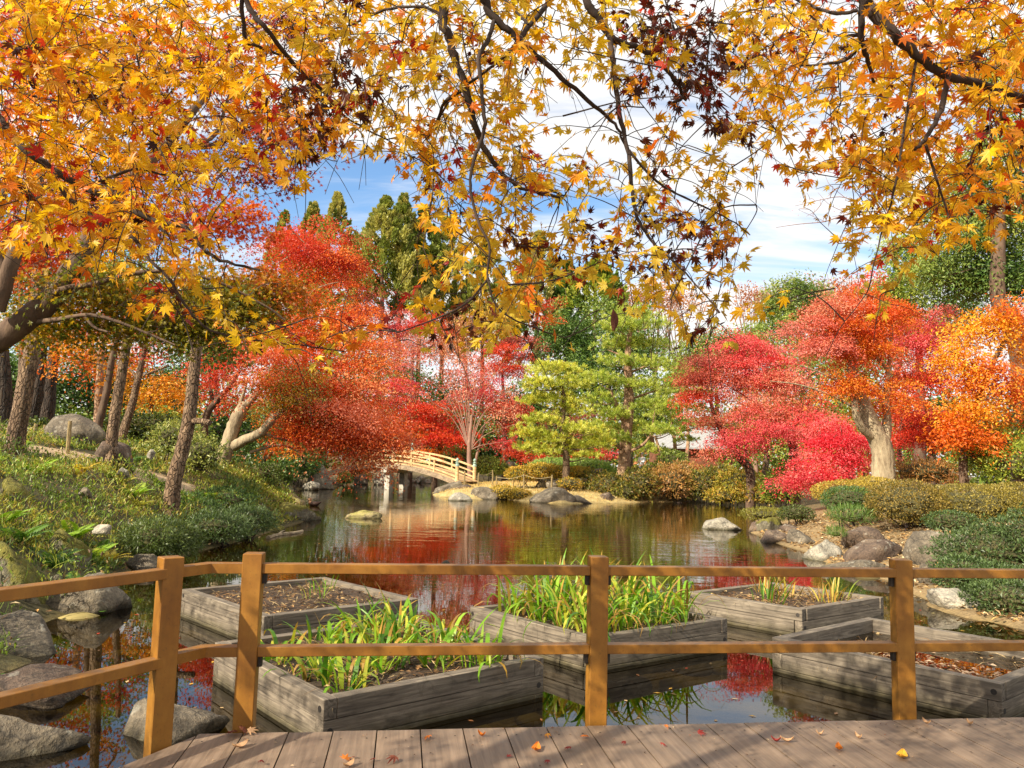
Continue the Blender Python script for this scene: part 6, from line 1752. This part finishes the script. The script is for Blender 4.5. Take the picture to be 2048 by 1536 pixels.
shrub('dark bush on the shore left of the bridge', [(580, 925, 33, 50, 36, 1.2), (556, 945, 31, 34, 28, 1.0)], 945, DKG, leaf=.13, dens=600, rough=.14)
shrub('dark bush hiding the left end of the bridge', [(600, 920, 47, 40, 36, 1.4), (628, 925, 49, 24, 22, 1.2)], 946, DKG, leaf=.16, dens=420, rough=.14)
shrub('low green bush under the bridge arch', [(716, 952, 60, 26, 14, .9), (690, 958, 50, 14, 12, .6)], 947, MIDG, leaf=.16, dens=420)
shrub('hedge of mixed green behind the left path', [(40, 860, 26, 90, 24, 1.2), (290, 855, 28, 80, 26, 1.2)], 948, pal('#4c5e2a', '#3c4e22', '#66742e', '#2e401c', '#80863a'), leaf=.12, dens=600, rough=.14)

# ------------------------------------------------------------------ ferns and the mixed ground cover of the left slope
def fern(pos, n, size, cols, label, seed, group=None, name='fern'):
    r = rng(seed); mb = MB()
    for k in range(n):
        az = k * 2 * math.pi / n + r.normal(0, .3); dv = np.array([math.cos(az), math.sin(az), 0]); sd = np.array([-dv[1], dv[0], 0])
        l = size * r.uniform(.7, 1.2); a = r.uniform(.3, .7); m = 16; p = np.array(pos, float); pts = [p]
        for i in range(m):
            a += 1.1 / m; p = p + (dv * math.sin(a) + np.array([0, 0, 1]) * math.cos(a)) * l / m; pts.append(p)
        pts = np.array(pts); c = cols[r.integers(len(cols))] * r.uniform(.85, 1.15)
        tube(mb, pts, [.004, .001], 3, c * .6)
        t = np.linspace(.12, 1, m); w = l * .26 * np.sin(np.pi * np.clip(t * .9 + .1, 0, 1)) ** .8
        for s in (-1, 1):
            A = np.gradient(pts, axis=0)[1:]; A = unit(A) * .45 + s * sd - [0, 0, .15]
            N = np.cross(A, np.gradient(pts, axis=0)[1:]) * s
            kite(mb, pts[1:], A, N, w, np.full(m, l / m * 1.15), np.clip(c * r.uniform(.85, 1.15, (m, 1)), 0, 1), .05)
    tag(mb.build(name, MAT['evergreen'], loc=pos), label, 'fern', group)
FG = pal('#8cae30', '#9cc03a', '#78a028', '#b0c848')
FY = pal('#d0b83a', '#c4a430', '#dcc850')
FD = pal('#5a8030', '#6a9038', '#4a7028')
for k, (px, py, d, n, s, c, lab) in enumerate([(150, 1030, 12, 11, .5, FG, 'bright lime green fern on the lower left slope'), (186, 1050, 11.6, 10, .45, FG, 'lime green fern beside the leaning mossy rock'), (120, 1045, 11.4, 9, .42, FG, 'lime fern left of the bright pair on the slope'),
      (218, 1050, 12, 9, .4, FY, 'yellow autumn fern near the blue-green juniper'), (40, 1075, 10, 10, .5, FD, 'dark green fern above the large mossy boulder'), (8, 1010, 10.5, 9, .5, FG, 'green fern at the left edge of the slope'),
      (110, 1110, 9.8, 10, .42, FD, 'fern hanging beside the small grey stone on the left bank'), (150, 1140, 9.4, 8, .34, FD, 'fern above the broad flat rock by the railing'), (300, 1010, 14.4, 8, .4, FY, 'yellow-green fern above the blue-green juniper'), (350, 1005, 15, 8, .45, FY, 'pale yellow leafy fern in front of the leaning pine'),
      (70, 930, 14.5, 9, .5, FG, 'light fern at the foot of the first pine trunk'), (160, 920, 15.6, 9, .45, FY, 'yellowish fern between the first two trunks'), (270, 960, 15.8, 9, .45, FG, 'fern between the middle trunk and the leaning pine'),
      (420, 985, 18.5, 9, .5, FG, 'fern right of the leaning pine foot'), (30, 1330, 6.4, 8, .3, FD, 'fern among the rocks behind the lower left rail'), (210, 1160, 9.2, 8, .3, FD, 'small fern behind the broad flat rock')]):
    p = P(px, py, d); z = gz1(p[0], p[1])
    fern((p[0], p[1], z), n, s, c, lab, 960 + k, 'ferns on the left slope')

def small_ferns():
    r = rng(965); n = 0
    while n < 46:
        y = r.uniform(8.5, 21); x = r.uniform(-13, -3.4)
        if not (.4 < float(pond_sd(np.array([x]), np.array([y]))[0])) or x > -1.2 - .22 * y: continue
        if abs(y - 17.2 - .35 * (x + 12)) < .8: continue
        fern((x, y, gz1(x, y)), int(r.integers(6, 10)), r.uniform(.22, .42), [FG, FD, FD, pal('#a8a83c', '#b8b048', '#8c9a38')][n % 4], 'small fern among the grass of the left slope', 1400 + n, 'small ferns on the left slope')
        n += 1
small_ferns()

def ground_cover():
    r = rng(970); n = 300000
    y = 5 + 25 * r.random(n) ** 1.2; x = r.uniform(-26, -2.2, n)
    sd = pond_sd(x, y); ok = (sd > .12) & (x < -1.2 - .1 * y) & ~((np.abs(y - 17.2 - .35 * (x + 12)) < .6) & (x < -7.5))
    # clumped: drop some by a field
    ok &= (mfield(np.stack([x * 1.5, y * 1.5, x * 0], 1)) + r.normal(0, .35, n)) > -.55
    x, y = x[ok], y[ok]; n = len(x); z = gz(x, y)
    az = r.uniform(0, 6.28, n); lean = r.uniform(.2, 1.3, n)
    A = np.stack([np.cos(az) * np.sin(lean), np.sin(az) * np.sin(lean), np.cos(lean)], 1)
    N = unit(r.normal(0, .6, (n, 3)) + np.array([0, 0, 1]) )
    f = mfield(np.stack([x * .8, y * .8, x * 0 + 3], 1)) * .5 + .5
    cols = pal('#748c34', '#627c2c', '#869a3c', '#50682a', '#a2aa44', '#b0a24a', '#92a43e')
    base = cols[(np.floor(f * 7).astype(int) + r.integers(0, 3, n)) % 7]
    dry = r.random(n) < .1; base[dry] = pal('#a88c5c', '#8a6a44', '#6a5030')[r.integers(3, size=int(dry.sum()))]
    leafy = r.random(n) < .6
    L = np.where(leafy, r.uniform(.025, .075, n) * (.6 + y / 22), r.uniform(.1, .3, n)); Wd = np.where(leafy, L * .5, r.uniform(.006, .013, n) * (.5 + y / 18))
    hump = np.maximum(mfield(np.stack([x * 2.3 + 5, y * 2.3, x * 0 + 1], 1)) + .15, 0)
    pos = np.stack([x, y, z + np.where(leafy, r.uniform(0, .10, n) + r.random(n) ** .5 * .42 * hump, .2 * hump)], 1)
    mb = MB(); kite(mb, pos, A, N, L, Wd, np.clip(base * r.uniform(.7, 1.25, (n, 1)), 0, 1))
    tag(mb.build('ground_cover', MAT['evergreen']), 'mixed grass and low leafy plants covering the left slope', 'ground cover', kind='stuff')
    # dry leaf litter: right bank thick, left and island thin
    n = 30000
    x = r.uniform(4, 20, n); y = 8 + 17 * r.random(n) ** 1.3; sd = pond_sd(x, y); ok = sd > .1; x, y = x[ok], y[ok]
    x2 = r.uniform(-16, -4, 2500); y2 = r.uniform(5, 24, 2500); ok = pond_sd(x2, y2) > .1
    x = np.concatenate([x, x2[ok]]); y = np.concatenate([y, y2[ok]]); n = len(x)
    pos = np.stack([x, y, gz(x, y) + r.uniform(.005, .05, n)], 1); az = r.uniform(0, 6.28, n)
    mb = MB(); kite(mb, pos, np.stack([np.cos(az), np.sin(az), r.normal(0, .3, n)], 1), np.stack([r.normal(0, .4, n), r.normal(0, .4, n), np.ones(n)], 1), r.uniform(.06, .13, n), r.uniform(.03, .06, n),
                    pick(r, pal('#a88a5c', '#8a6a44', '#c0a478', '#6e5236', '#b89058', '#d0bc94'), n, .2))
    tag(mb.build('leaf_litter', MAT['litter']), 'dry brown leaves scattered over the banks', 'leaf litter', kind='stuff')
    # dry lawn of the island
    n = 16000; x = r.uniform(-5, 12, n); y = r.uniform(38, 60, n); ok = pond_sd(x, y) > .15; x, y = x[ok], y[ok]; n = len(x)
    az = r.uniform(0, 6.28, n); ln_ = r.uniform(.2, .9, n)
    mb = MB(); kite(mb, np.stack([x, y, gz(x, y)], 1), np.stack([np.cos(az) * ln_, np.sin(az) * ln_, np.ones(n)], 1), r.normal(0, 1, (n, 3)), r.uniform(.06, .14, n), np.full(n, .03), pick(r, pal('#d0b070', '#c0a05c', '#dcc48c', '#a89850'), n))
    tag(mb.build('lawn_grass', MAT['litter']), 'short straw coloured grass on the island', 'grass', kind='stuff')
    # specks of leaf floating on the pond
    n = 1100; x = r.uniform(-6, 8, n); y = 5 + 30 * r.random(n) ** 1.3; ok = pond_sd(x, y) < -.2
    for s in (SQ1, SQ2, SQ3, SQ4, SQ5):
        s = np.array(s); inside = np.ones(n, bool)
        for i in range(4):
            a, b = s[i], s[(i + 1) % 4]; inside &= ((b[0] - a[0]) * (y - a[1]) - (b[1] - a[1]) * (x - a[0])) > -.05
        ok &= ~inside
    x, y = x[ok], y[ok]; n = len(x); az = r.uniform(0, 6.28, n)
    mb = MB(); kite(mb, np.stack([x, y, np.full(n, WATER + .004)], 1), np.stack([np.cos(az), np.sin(az), np.zeros(n)], 1), np.tile([0, 0, 1.0], (n, 1)), r.uniform(.03, .07, n), r.uniform(.015, .035, n), pick(r, pal('#c8a878', '#a06a40', '#b8442c', '#d0a040', '#8a6a4c'), n), .02)
    tag(mb.build('floating_leaves', MAT['litter']), 'scattered small leaves floating on the pond', 'floating leaves', kind='stuff')
ground_cover()

# ------------------------------------------------------------------ the maples overhead, close to the camera
NEAR_ROWS = """
88888888878887667656756676678889
88888886888887776556677677778889
88877643688866775325666777678888
88766532357767774001455433677777
77776653565357886311355312778777
78877642210014787436764112677776
78777631000002677646665002367753
45566631000004667777666100255421
00111331000003576455576310252000
00002431000034564001354210130000
00000013444304434410012000000000
00000000011000000000000000000000
"""
NEAR = np.array([[int(c) for c in row.replace(' ', '')] for row in NEAR_ROWS.strip().split('\n')])
LY = pal('#f0c41c', '#e8b818', '#f4d028', '#e0ac18', '#ecc438', '#dca820')
LO = pal('#e0941c', '#e4a020', '#d88418', '#e8ac2a', '#dc761c')
LRd = pal('#c83c1e', '#b83022', '#d4541e', '#a02a22')
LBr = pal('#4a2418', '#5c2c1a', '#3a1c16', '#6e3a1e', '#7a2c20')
LK = pal('#dcc03c', '#d0b232', '#e4cc4a', '#c8a62a', '#dcb83a')

LIMBS = {
 'left': [
  ([(-160, 120, 2.9), (-60, 190, 2.9), (0, 240, 2.85), (40, 290, 2.8), (100, 335, 2.8), (170, 375, 2.75), (240, 410, 2.7), (310, 440, 2.7), (370, 455, 2.7), (400, 490, 2.65), (440, 520, 2.6), (520, 540, 2.6)], .017, .004),
  ([(165, 375, 2.75), (220, 355, 2.8), (275, 338, 2.9), (330, 350, 2.95), (365, 348, 3)], .007, .003),
  ([(100, 337, 2.8), (130, 390, 2.75), (170, 420, 2.7), (205, 450, 2.7), (260, 470, 2.7), (300, 520, 2.65), (340, 560, 2.6), (370, 610, 2.6), (420, 660, 2.6), (520, 682, 2.7), (600, 690, 2.8), (690, 704, 2.9)], .008, .002),
  ([(-120, 130, 3.1), (-30, 165, 3.1), (0, 172, 3.1), (60, 190, 3.1), (120, 203, 3.1), (180, 206, 3.1)], .008, .003),
  ([(470, -60, 2.5), (482, 0, 2.5), (492, 79, 2.55), (509, 90, 2.6), (560, 110, 2.7)], .009, .004),
  ([(480, -40, 2.5), (494, 4, 2.5), (512, 35, 2.5), (532, 58, 2.5), (590, 130, 2.6), (643, 178, 2.7), (670, 212, 2.7), (700, 240, 2.8), (760, 272, 2.9)], .011, .003),
  ([(240, -50, 3.2), (256, 0, 3.2), (265, 60, 3.2), (275, 120, 3.2), (290, 200, 3.2)], .007, .003),
  ([(300, 440, 2.7), (340, 470, 2.7), (380, 480, 2.7), (440, 505, 2.8)], .005, .002)],
 'centre': [
  ([(880, -60, 2.55), (885, 0, 2.6), (888, 40, 2.6), (905, 100, 2.6), (925, 160, 2.62), (945, 230, 2.65), (965, 290, 2.7), (1000, 340, 2.7), (1040, 375, 2.75), (1120, 395, 2.8)], .019, .005),
  ([(930, -70, 2.45), (965, -10, 2.5), (985, 30, 2.5), (1020, 65, 2.52), (1060, 100, 2.55), (1110, 145, 2.6), (1176, 200, 2.65), (1230, 248, 2.7), (1250, 290, 2.7)], .016, .004),
  ([(1150, -60, 2.6), (1172, 0, 2.6), (1195, 35, 2.6), (1225, 75, 2.62), (1251, 89, 2.65), (1302, 109, 2.7), (1350, 160, 2.75), (1372, 200, 2.8)], .016, .006),
  ([(1217, 62, 2.62), (1225, 110, 2.6), (1230, 160, 2.6), (1240, 230, 2.6), (1256, 307, 2.58), (1266, 400, 2.55), (1285, 455, 2.55), (1320, 500, 2.55), (1370, 545, 2.55), (1440, 625, 2.55)], .011, .002),
  ([(988, 42, 2.5), (976, 80, 2.45), (957, 113, 2.4), (962, 160, 2.4), (966, 210, 2.4), (969, 256, 2.4), (955, 300, 2.4), (943, 340, 2.4), (943, 393, 2.4), (960, 451, 2.4), (979, 492, 2.4), (976, 560, 2.4), (1000, 620, 2.4), (1060, 652, 2.45), (1130, 676, 2.5)], .008, .002),
  ([(977, 555, 2.4), (940, 600, 2.4), (890, 630, 2.4), (800, 664, 2.4)], .004, .002),
  ([(1130, -60, 2.7), (1100, 0, 2.7), (1060, 50, 2.6), (1038, 78, 2.55)], .01, .008), ([(1038, 85, 2.55), (1000, 120, 2.6), (962, 150, 2.7), (900, 200, 2.8), (870, 260, 2.9)], .006, .003),
  ([(1350, 160, 2.75), (1368, 172, 2.75), (1366, 195, 2.75), (1345, 205, 2.75)], .008, .005),
  ([(885, 30, 2.6), (840, 14, 2.7), (770, 20, 2.8), (700, 50, 3), (640, 60, 3.1)], .006, .003), ([(925, 180, 2.62), (890, 205, 2.7), (875, 240, 2.8), (860, 270, 2.9)], .007, .003),
  ([(1258, 300, 2.58), (1290, 340, 2.6), (1330, 375, 2.65), (1380, 400, 2.7), (1460, 440, 2.75), (1500, 470, 2.8)], .005, .002)],
 'right': [
  ([(1725, -60, 2.4), (1735, 0, 2.4), (1750, 30, 2.4), (1790, 70, 2.4), (1840, 115, 2.42), (1890, 150, 2.45), (1950, 165, 2.5), (2048, 195, 2.5), (2140, 230, 2.5)], .019, .009),
  ([(1725, -20, 2.4), (1722, 50, 2.42), (1724, 90, 2.45), (1735, 120, 2.5), (1748, 165, 2.55)], .012, .005),
  ([(1722, 92, 2.45), (1690, 120, 2.5), (1650, 128, 2.6), (1600, 132, 2.7)], .007, .003), ([(1724, 70, 2.45), (1690, 72, 2.5), (1660, 65, 2.55), (1620, 30, 2.6)], .006, .003),
  ([(1895, 155, 2.45), (1885, 210, 2.45), (1865, 255, 2.45), (1845, 285, 2.45), (1830, 300, 2.45)], .01, .005),
  ([(1832, 122, 2.42), (1820, 190, 2.4), (1805, 280, 2.4), (1795, 350, 2.4), (1778, 420, 2.4), (1762, 470, 2.4), (1745, 540, 2.4)], .005, .002),
  ([(1715, 20, 2.4), (1690, 26, 2.42), (1650, 22, 2.5), (1600, 2, 2.6), (1540, -20, 2.7)], .007, .003), ([(1852, 290, 2.45), (1870, 350, 2.5), (1890, 410, 2.5), (1910, 475, 2.5)], .005, .002)]}
def near_trees():
    r = rng(1000)
    trunks = {'left': ((-6.4, -1.6), 3.4, 'yellow and orange maple whose boughs overhang the left of the deck', 1.0),
              'centre': ((-1.6, -6.2), 4.3, 'golden maple with dark crooked boughs hanging over the middle of the pond', 1.0),
              'right': ((7.2, -5.4), 4.2, 'orange and yellow maple with one thick curved bough overhanging the right of the deck', 1.0)}
    own = {}
    for k, ((tx, ty), th, lab, _) in trunks.items():
        g = gz1(tx, ty)
        root = thing('maple_tree', lab, 'tree', (tx, ty, g - .2), 'maples overhanging the deck')
        mb = MB(); nodes = []
        # low trunk, forking toward each limb that enters the picture
        fork = np.array([tx * .8, ty * .75, th * .62])
        tube(mb, spline([[tx, ty, g - .3], [tx * .97, ty * .95, th * .3], fork], 6), [.2, .15, .12], 12, rough=.05, rg=r)
        for pts, r0, r1 in LIMBS[k]:
            q = spline(px_path(pts), 5)
            q[1:-1] += r.normal(0, r0 * .15, (len(q) - 2, 3))
            off = pts[0][1] < -5 or pts[0][0] < -20
            if off:
                s = q[0]; m1 = fork + (s - fork) * .35 + [0, 0, .5]; m2 = fork + (s - fork) * .75 + [0, 0, .35]
                q2 = spline([fork, m1, m2, s], 5)
                tube(mb, q2, [.09, .05, r0 * 1.05], 8, rough=.05, rg=r, cap=False)
                nodes += list(q2[6:])
            tube(mb, q, [r0, (r0 + r1) * .55, r1], 8, rough=.08, rg=r)
            nodes += list(q)
        own[k] = dict(root=root, mt=mb, nodes=nodes, ml=MB(), tw=[])
    # twigs spread after the density of leaf seen in each patch of the picture
    rows, colsn = NEAR.shape
    for iy in range(-4, rows):
        for ix in range(-4, colsn + 4):
            dn = NEAR[max(iy, 0), min(max(ix, 0), colsn - 1)]
            if dn == 0: continue
            x, y = ix * 64 + 32, iy * 64 + 32
            lam = dn * ((1.4 if ix < 10 else 1.12 if ix > 24 else .98 if iy < 4 else .72) if 0 <= ix < colsn and iy >= 0 else .4)
            for _ in range(r.poisson(lam)):
                px, py = x + r.uniform(-34, 34), y + r.uniform(-34, 34)
                if px < 640: t = 'left'; d = r.uniform(2.4, 4.1)
                elif px < 1480: t = 'centre'; d = r.uniform(2.35, 3.7)
                else: t = 'right'; d = r.uniform(2.25, 3.7)
                if r.random() < .12: t = {'left': 'centre', 'centre': r.choice(['left', 'right']), 'right': 'centre'}[t]
                own[t]['tw'].append((P(px, py, d), px, py))
    # unseen crown parts beside and behind the camera, added to shade the deck
    for t, c, rad, n in [('left', (-5.2, .6, 3.7), (2.4, 2.6, 1.1), 560), ('left', (-7.6, 3.4, 4.6), (2.2, 2.6, 1.3), 330), ('centre', (-2.4, -.5, 5.2), (2.6, 2.0, 1.0), 850), ('centre', (-2.4, -2.6, 4.6), (2.8, 2.2, 1.0), 420), ('right', (5.4, -2.4, 4.4), (2.4, 2.4, 1.0), 120)]:
        for _ in range(n):
            q = unit(r.normal(0, 1, 3)) * r.random() ** .4
            own[t]['tw'].append((np.array(c) + q * np.array(rad), None, None))
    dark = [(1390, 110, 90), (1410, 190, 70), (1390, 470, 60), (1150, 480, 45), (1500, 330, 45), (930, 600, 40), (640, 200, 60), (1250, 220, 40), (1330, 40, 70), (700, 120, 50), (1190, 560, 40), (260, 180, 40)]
    for t, o in own.items():
        NP = np.array(o['nodes'])
        tw = o['tw']; pos = np.array([a[0] for a in tw])
        # root of each twig: pulled toward the nearest bough
        d0 = np.min(np.linalg.norm(pos[:, None] - NP[None], axis=2), 1)
        order = np.argsort(d0)
        for i in order:
            p, px, py = tw[i]
            dd = np.linalg.norm(NP - p, axis=1); j = int(np.argmin(dd)); b = NP[j]; L = dd[j]
            if L > .02:
                mid = (b + p) / 2 + r.normal(0, .06 * L, 3) + np.array([0, 0, .07 * L])
                q = spline([b, mid, p], 4)
                tube(o['mt'], q, [min(.0065, .0018 + .004 * L), .0016], 4, cap=False)
                dirv = unit(unit(p - mid) + np.array([0, 0, -.25]) + r.normal(0, .35, 3))
            else:
                q = np.array([p]); dirv = unit(r.normal(0, 1, 3) + np.array([0, 0, -.4]))
            # the leafy twig itself
            nl = r.integers(3, 5); Lt = nl * r.uniform(.035, .055)
            tpts = spline([p, p + dirv * Lt * .5, p + dirv * Lt + np.array([0, 0, -.2 * Lt])], 3)
            tube(o['mt'], tpts, [.0016, .001], 4, cap=False)
            NP = np.vstack([NP, q[1:] if len(q) > 1 else q, tpts[2:]])
            side = unit(np.cross(dirv, [0, 0, 1.0]) + r.normal(0, .3, 3))
            Pp, A, S = [], [], []
            for k in range(nl):
                at = p + dirv * Lt * (k + .6) / nl
                for s in (-1, 1):
                    a = unit(side * s + dirv * .7 + np.array([0, 0, -.45]) + r.normal(0, .35, 3))
                    sz = r.uniform(.026, .046)
                    Pp.append(at + a * sz * .75); A.append(a); S.append(sz)
            a = unit(dirv + np.array([0, 0, -.3])); Pp.append(p + dirv * Lt + a * .03); A.append(a); S.append(r.uniform(.034, .053))
            m = len(Pp)
            N = np.array([0, -.35, .55]) + r.normal(0, .62, (m, 3))
            u = r.random()
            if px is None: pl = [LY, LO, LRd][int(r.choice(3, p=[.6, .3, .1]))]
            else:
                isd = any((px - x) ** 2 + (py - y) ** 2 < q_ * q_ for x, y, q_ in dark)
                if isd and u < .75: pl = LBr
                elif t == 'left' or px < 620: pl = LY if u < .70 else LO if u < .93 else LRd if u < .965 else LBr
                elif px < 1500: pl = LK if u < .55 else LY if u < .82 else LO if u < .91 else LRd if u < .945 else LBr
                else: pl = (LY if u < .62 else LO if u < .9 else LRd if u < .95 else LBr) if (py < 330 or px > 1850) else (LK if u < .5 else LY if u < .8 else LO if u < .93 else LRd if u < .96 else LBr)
            keep = r.random(m) < .94
            # leaves thin out toward the open gaps of the canopy
            for q_ in range(m):
                v = np.array(Pp[q_]) + np.array(A[q_]) * S[q_] * .6 - np.array([0, 0, CAM_H]); cv = R3.T @ v
                if cv[2] < -.3:
                    ux_, uy_ = 1024 - F_PX * cv[0] / cv[2], 768 + F_PX * cv[1] / cv[2]
                    if 0 <= ux_ < 2048 and 0 <= uy_ < 1536:
                        dn = NEAR[int(uy_ // 64), int(ux_ // 64)] if uy_ < 768 else 0
                        if r.random() > (0.0, .55, .85, 1, 1, 1, 1, 1, 1, 1)[dn]: keep[q_] = False
            if not keep.any(): continue
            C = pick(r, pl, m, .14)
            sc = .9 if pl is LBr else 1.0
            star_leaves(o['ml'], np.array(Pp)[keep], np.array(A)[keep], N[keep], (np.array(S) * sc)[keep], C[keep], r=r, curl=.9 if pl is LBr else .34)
    for t, o in own.items():
        o['mt'].build('trunk', MAT['bark_dark'], o['root'], smooth=True)
        o['ml'].build('crown', MAT['leaf'], o['root'])
near_trees()

# one dead leaf caught on a thread of twig in mid air
def hanging_leaf():
    r = rng(5); c = P(1227, 640, 2.3); k = 2.3 / F_PX
    V, Fq = [], []
    n = 8
    for i in range(n + 1):
        t = i / n; w = 8 * k * math.sin(math.pi * min(max(t, .03), .97)) ** .7; z = (22 - 44 * t) * k; x = 3 * k * math.sin(t * 3)
        V += [c + [x - w, .006, z], c + [x, -.004, z], c + [x + w, .006, z]]
        if i: a = 3 * (i - 1); Fq += [[a, a + 1, a + 4, a + 3], [a + 1, a + 2, a + 5, a + 4]]
    mb = MB(); mb.add(V, Fq, lin('#5a3428'))
    up = P(1228, 560, 2.35)
    tube(mb, spline([c + [0, 0, 21 * k], (c + up) / 2 + [.004, 0, 0], up], 4), [.0008, .0006], 4, lin('#3a2418'))
    tag(mb.build('dead_leaf', MAT['litter'], loc=c), 'single brown oval leaf hanging in mid air before the big pine', 'dead leaf')
hanging_leaf()
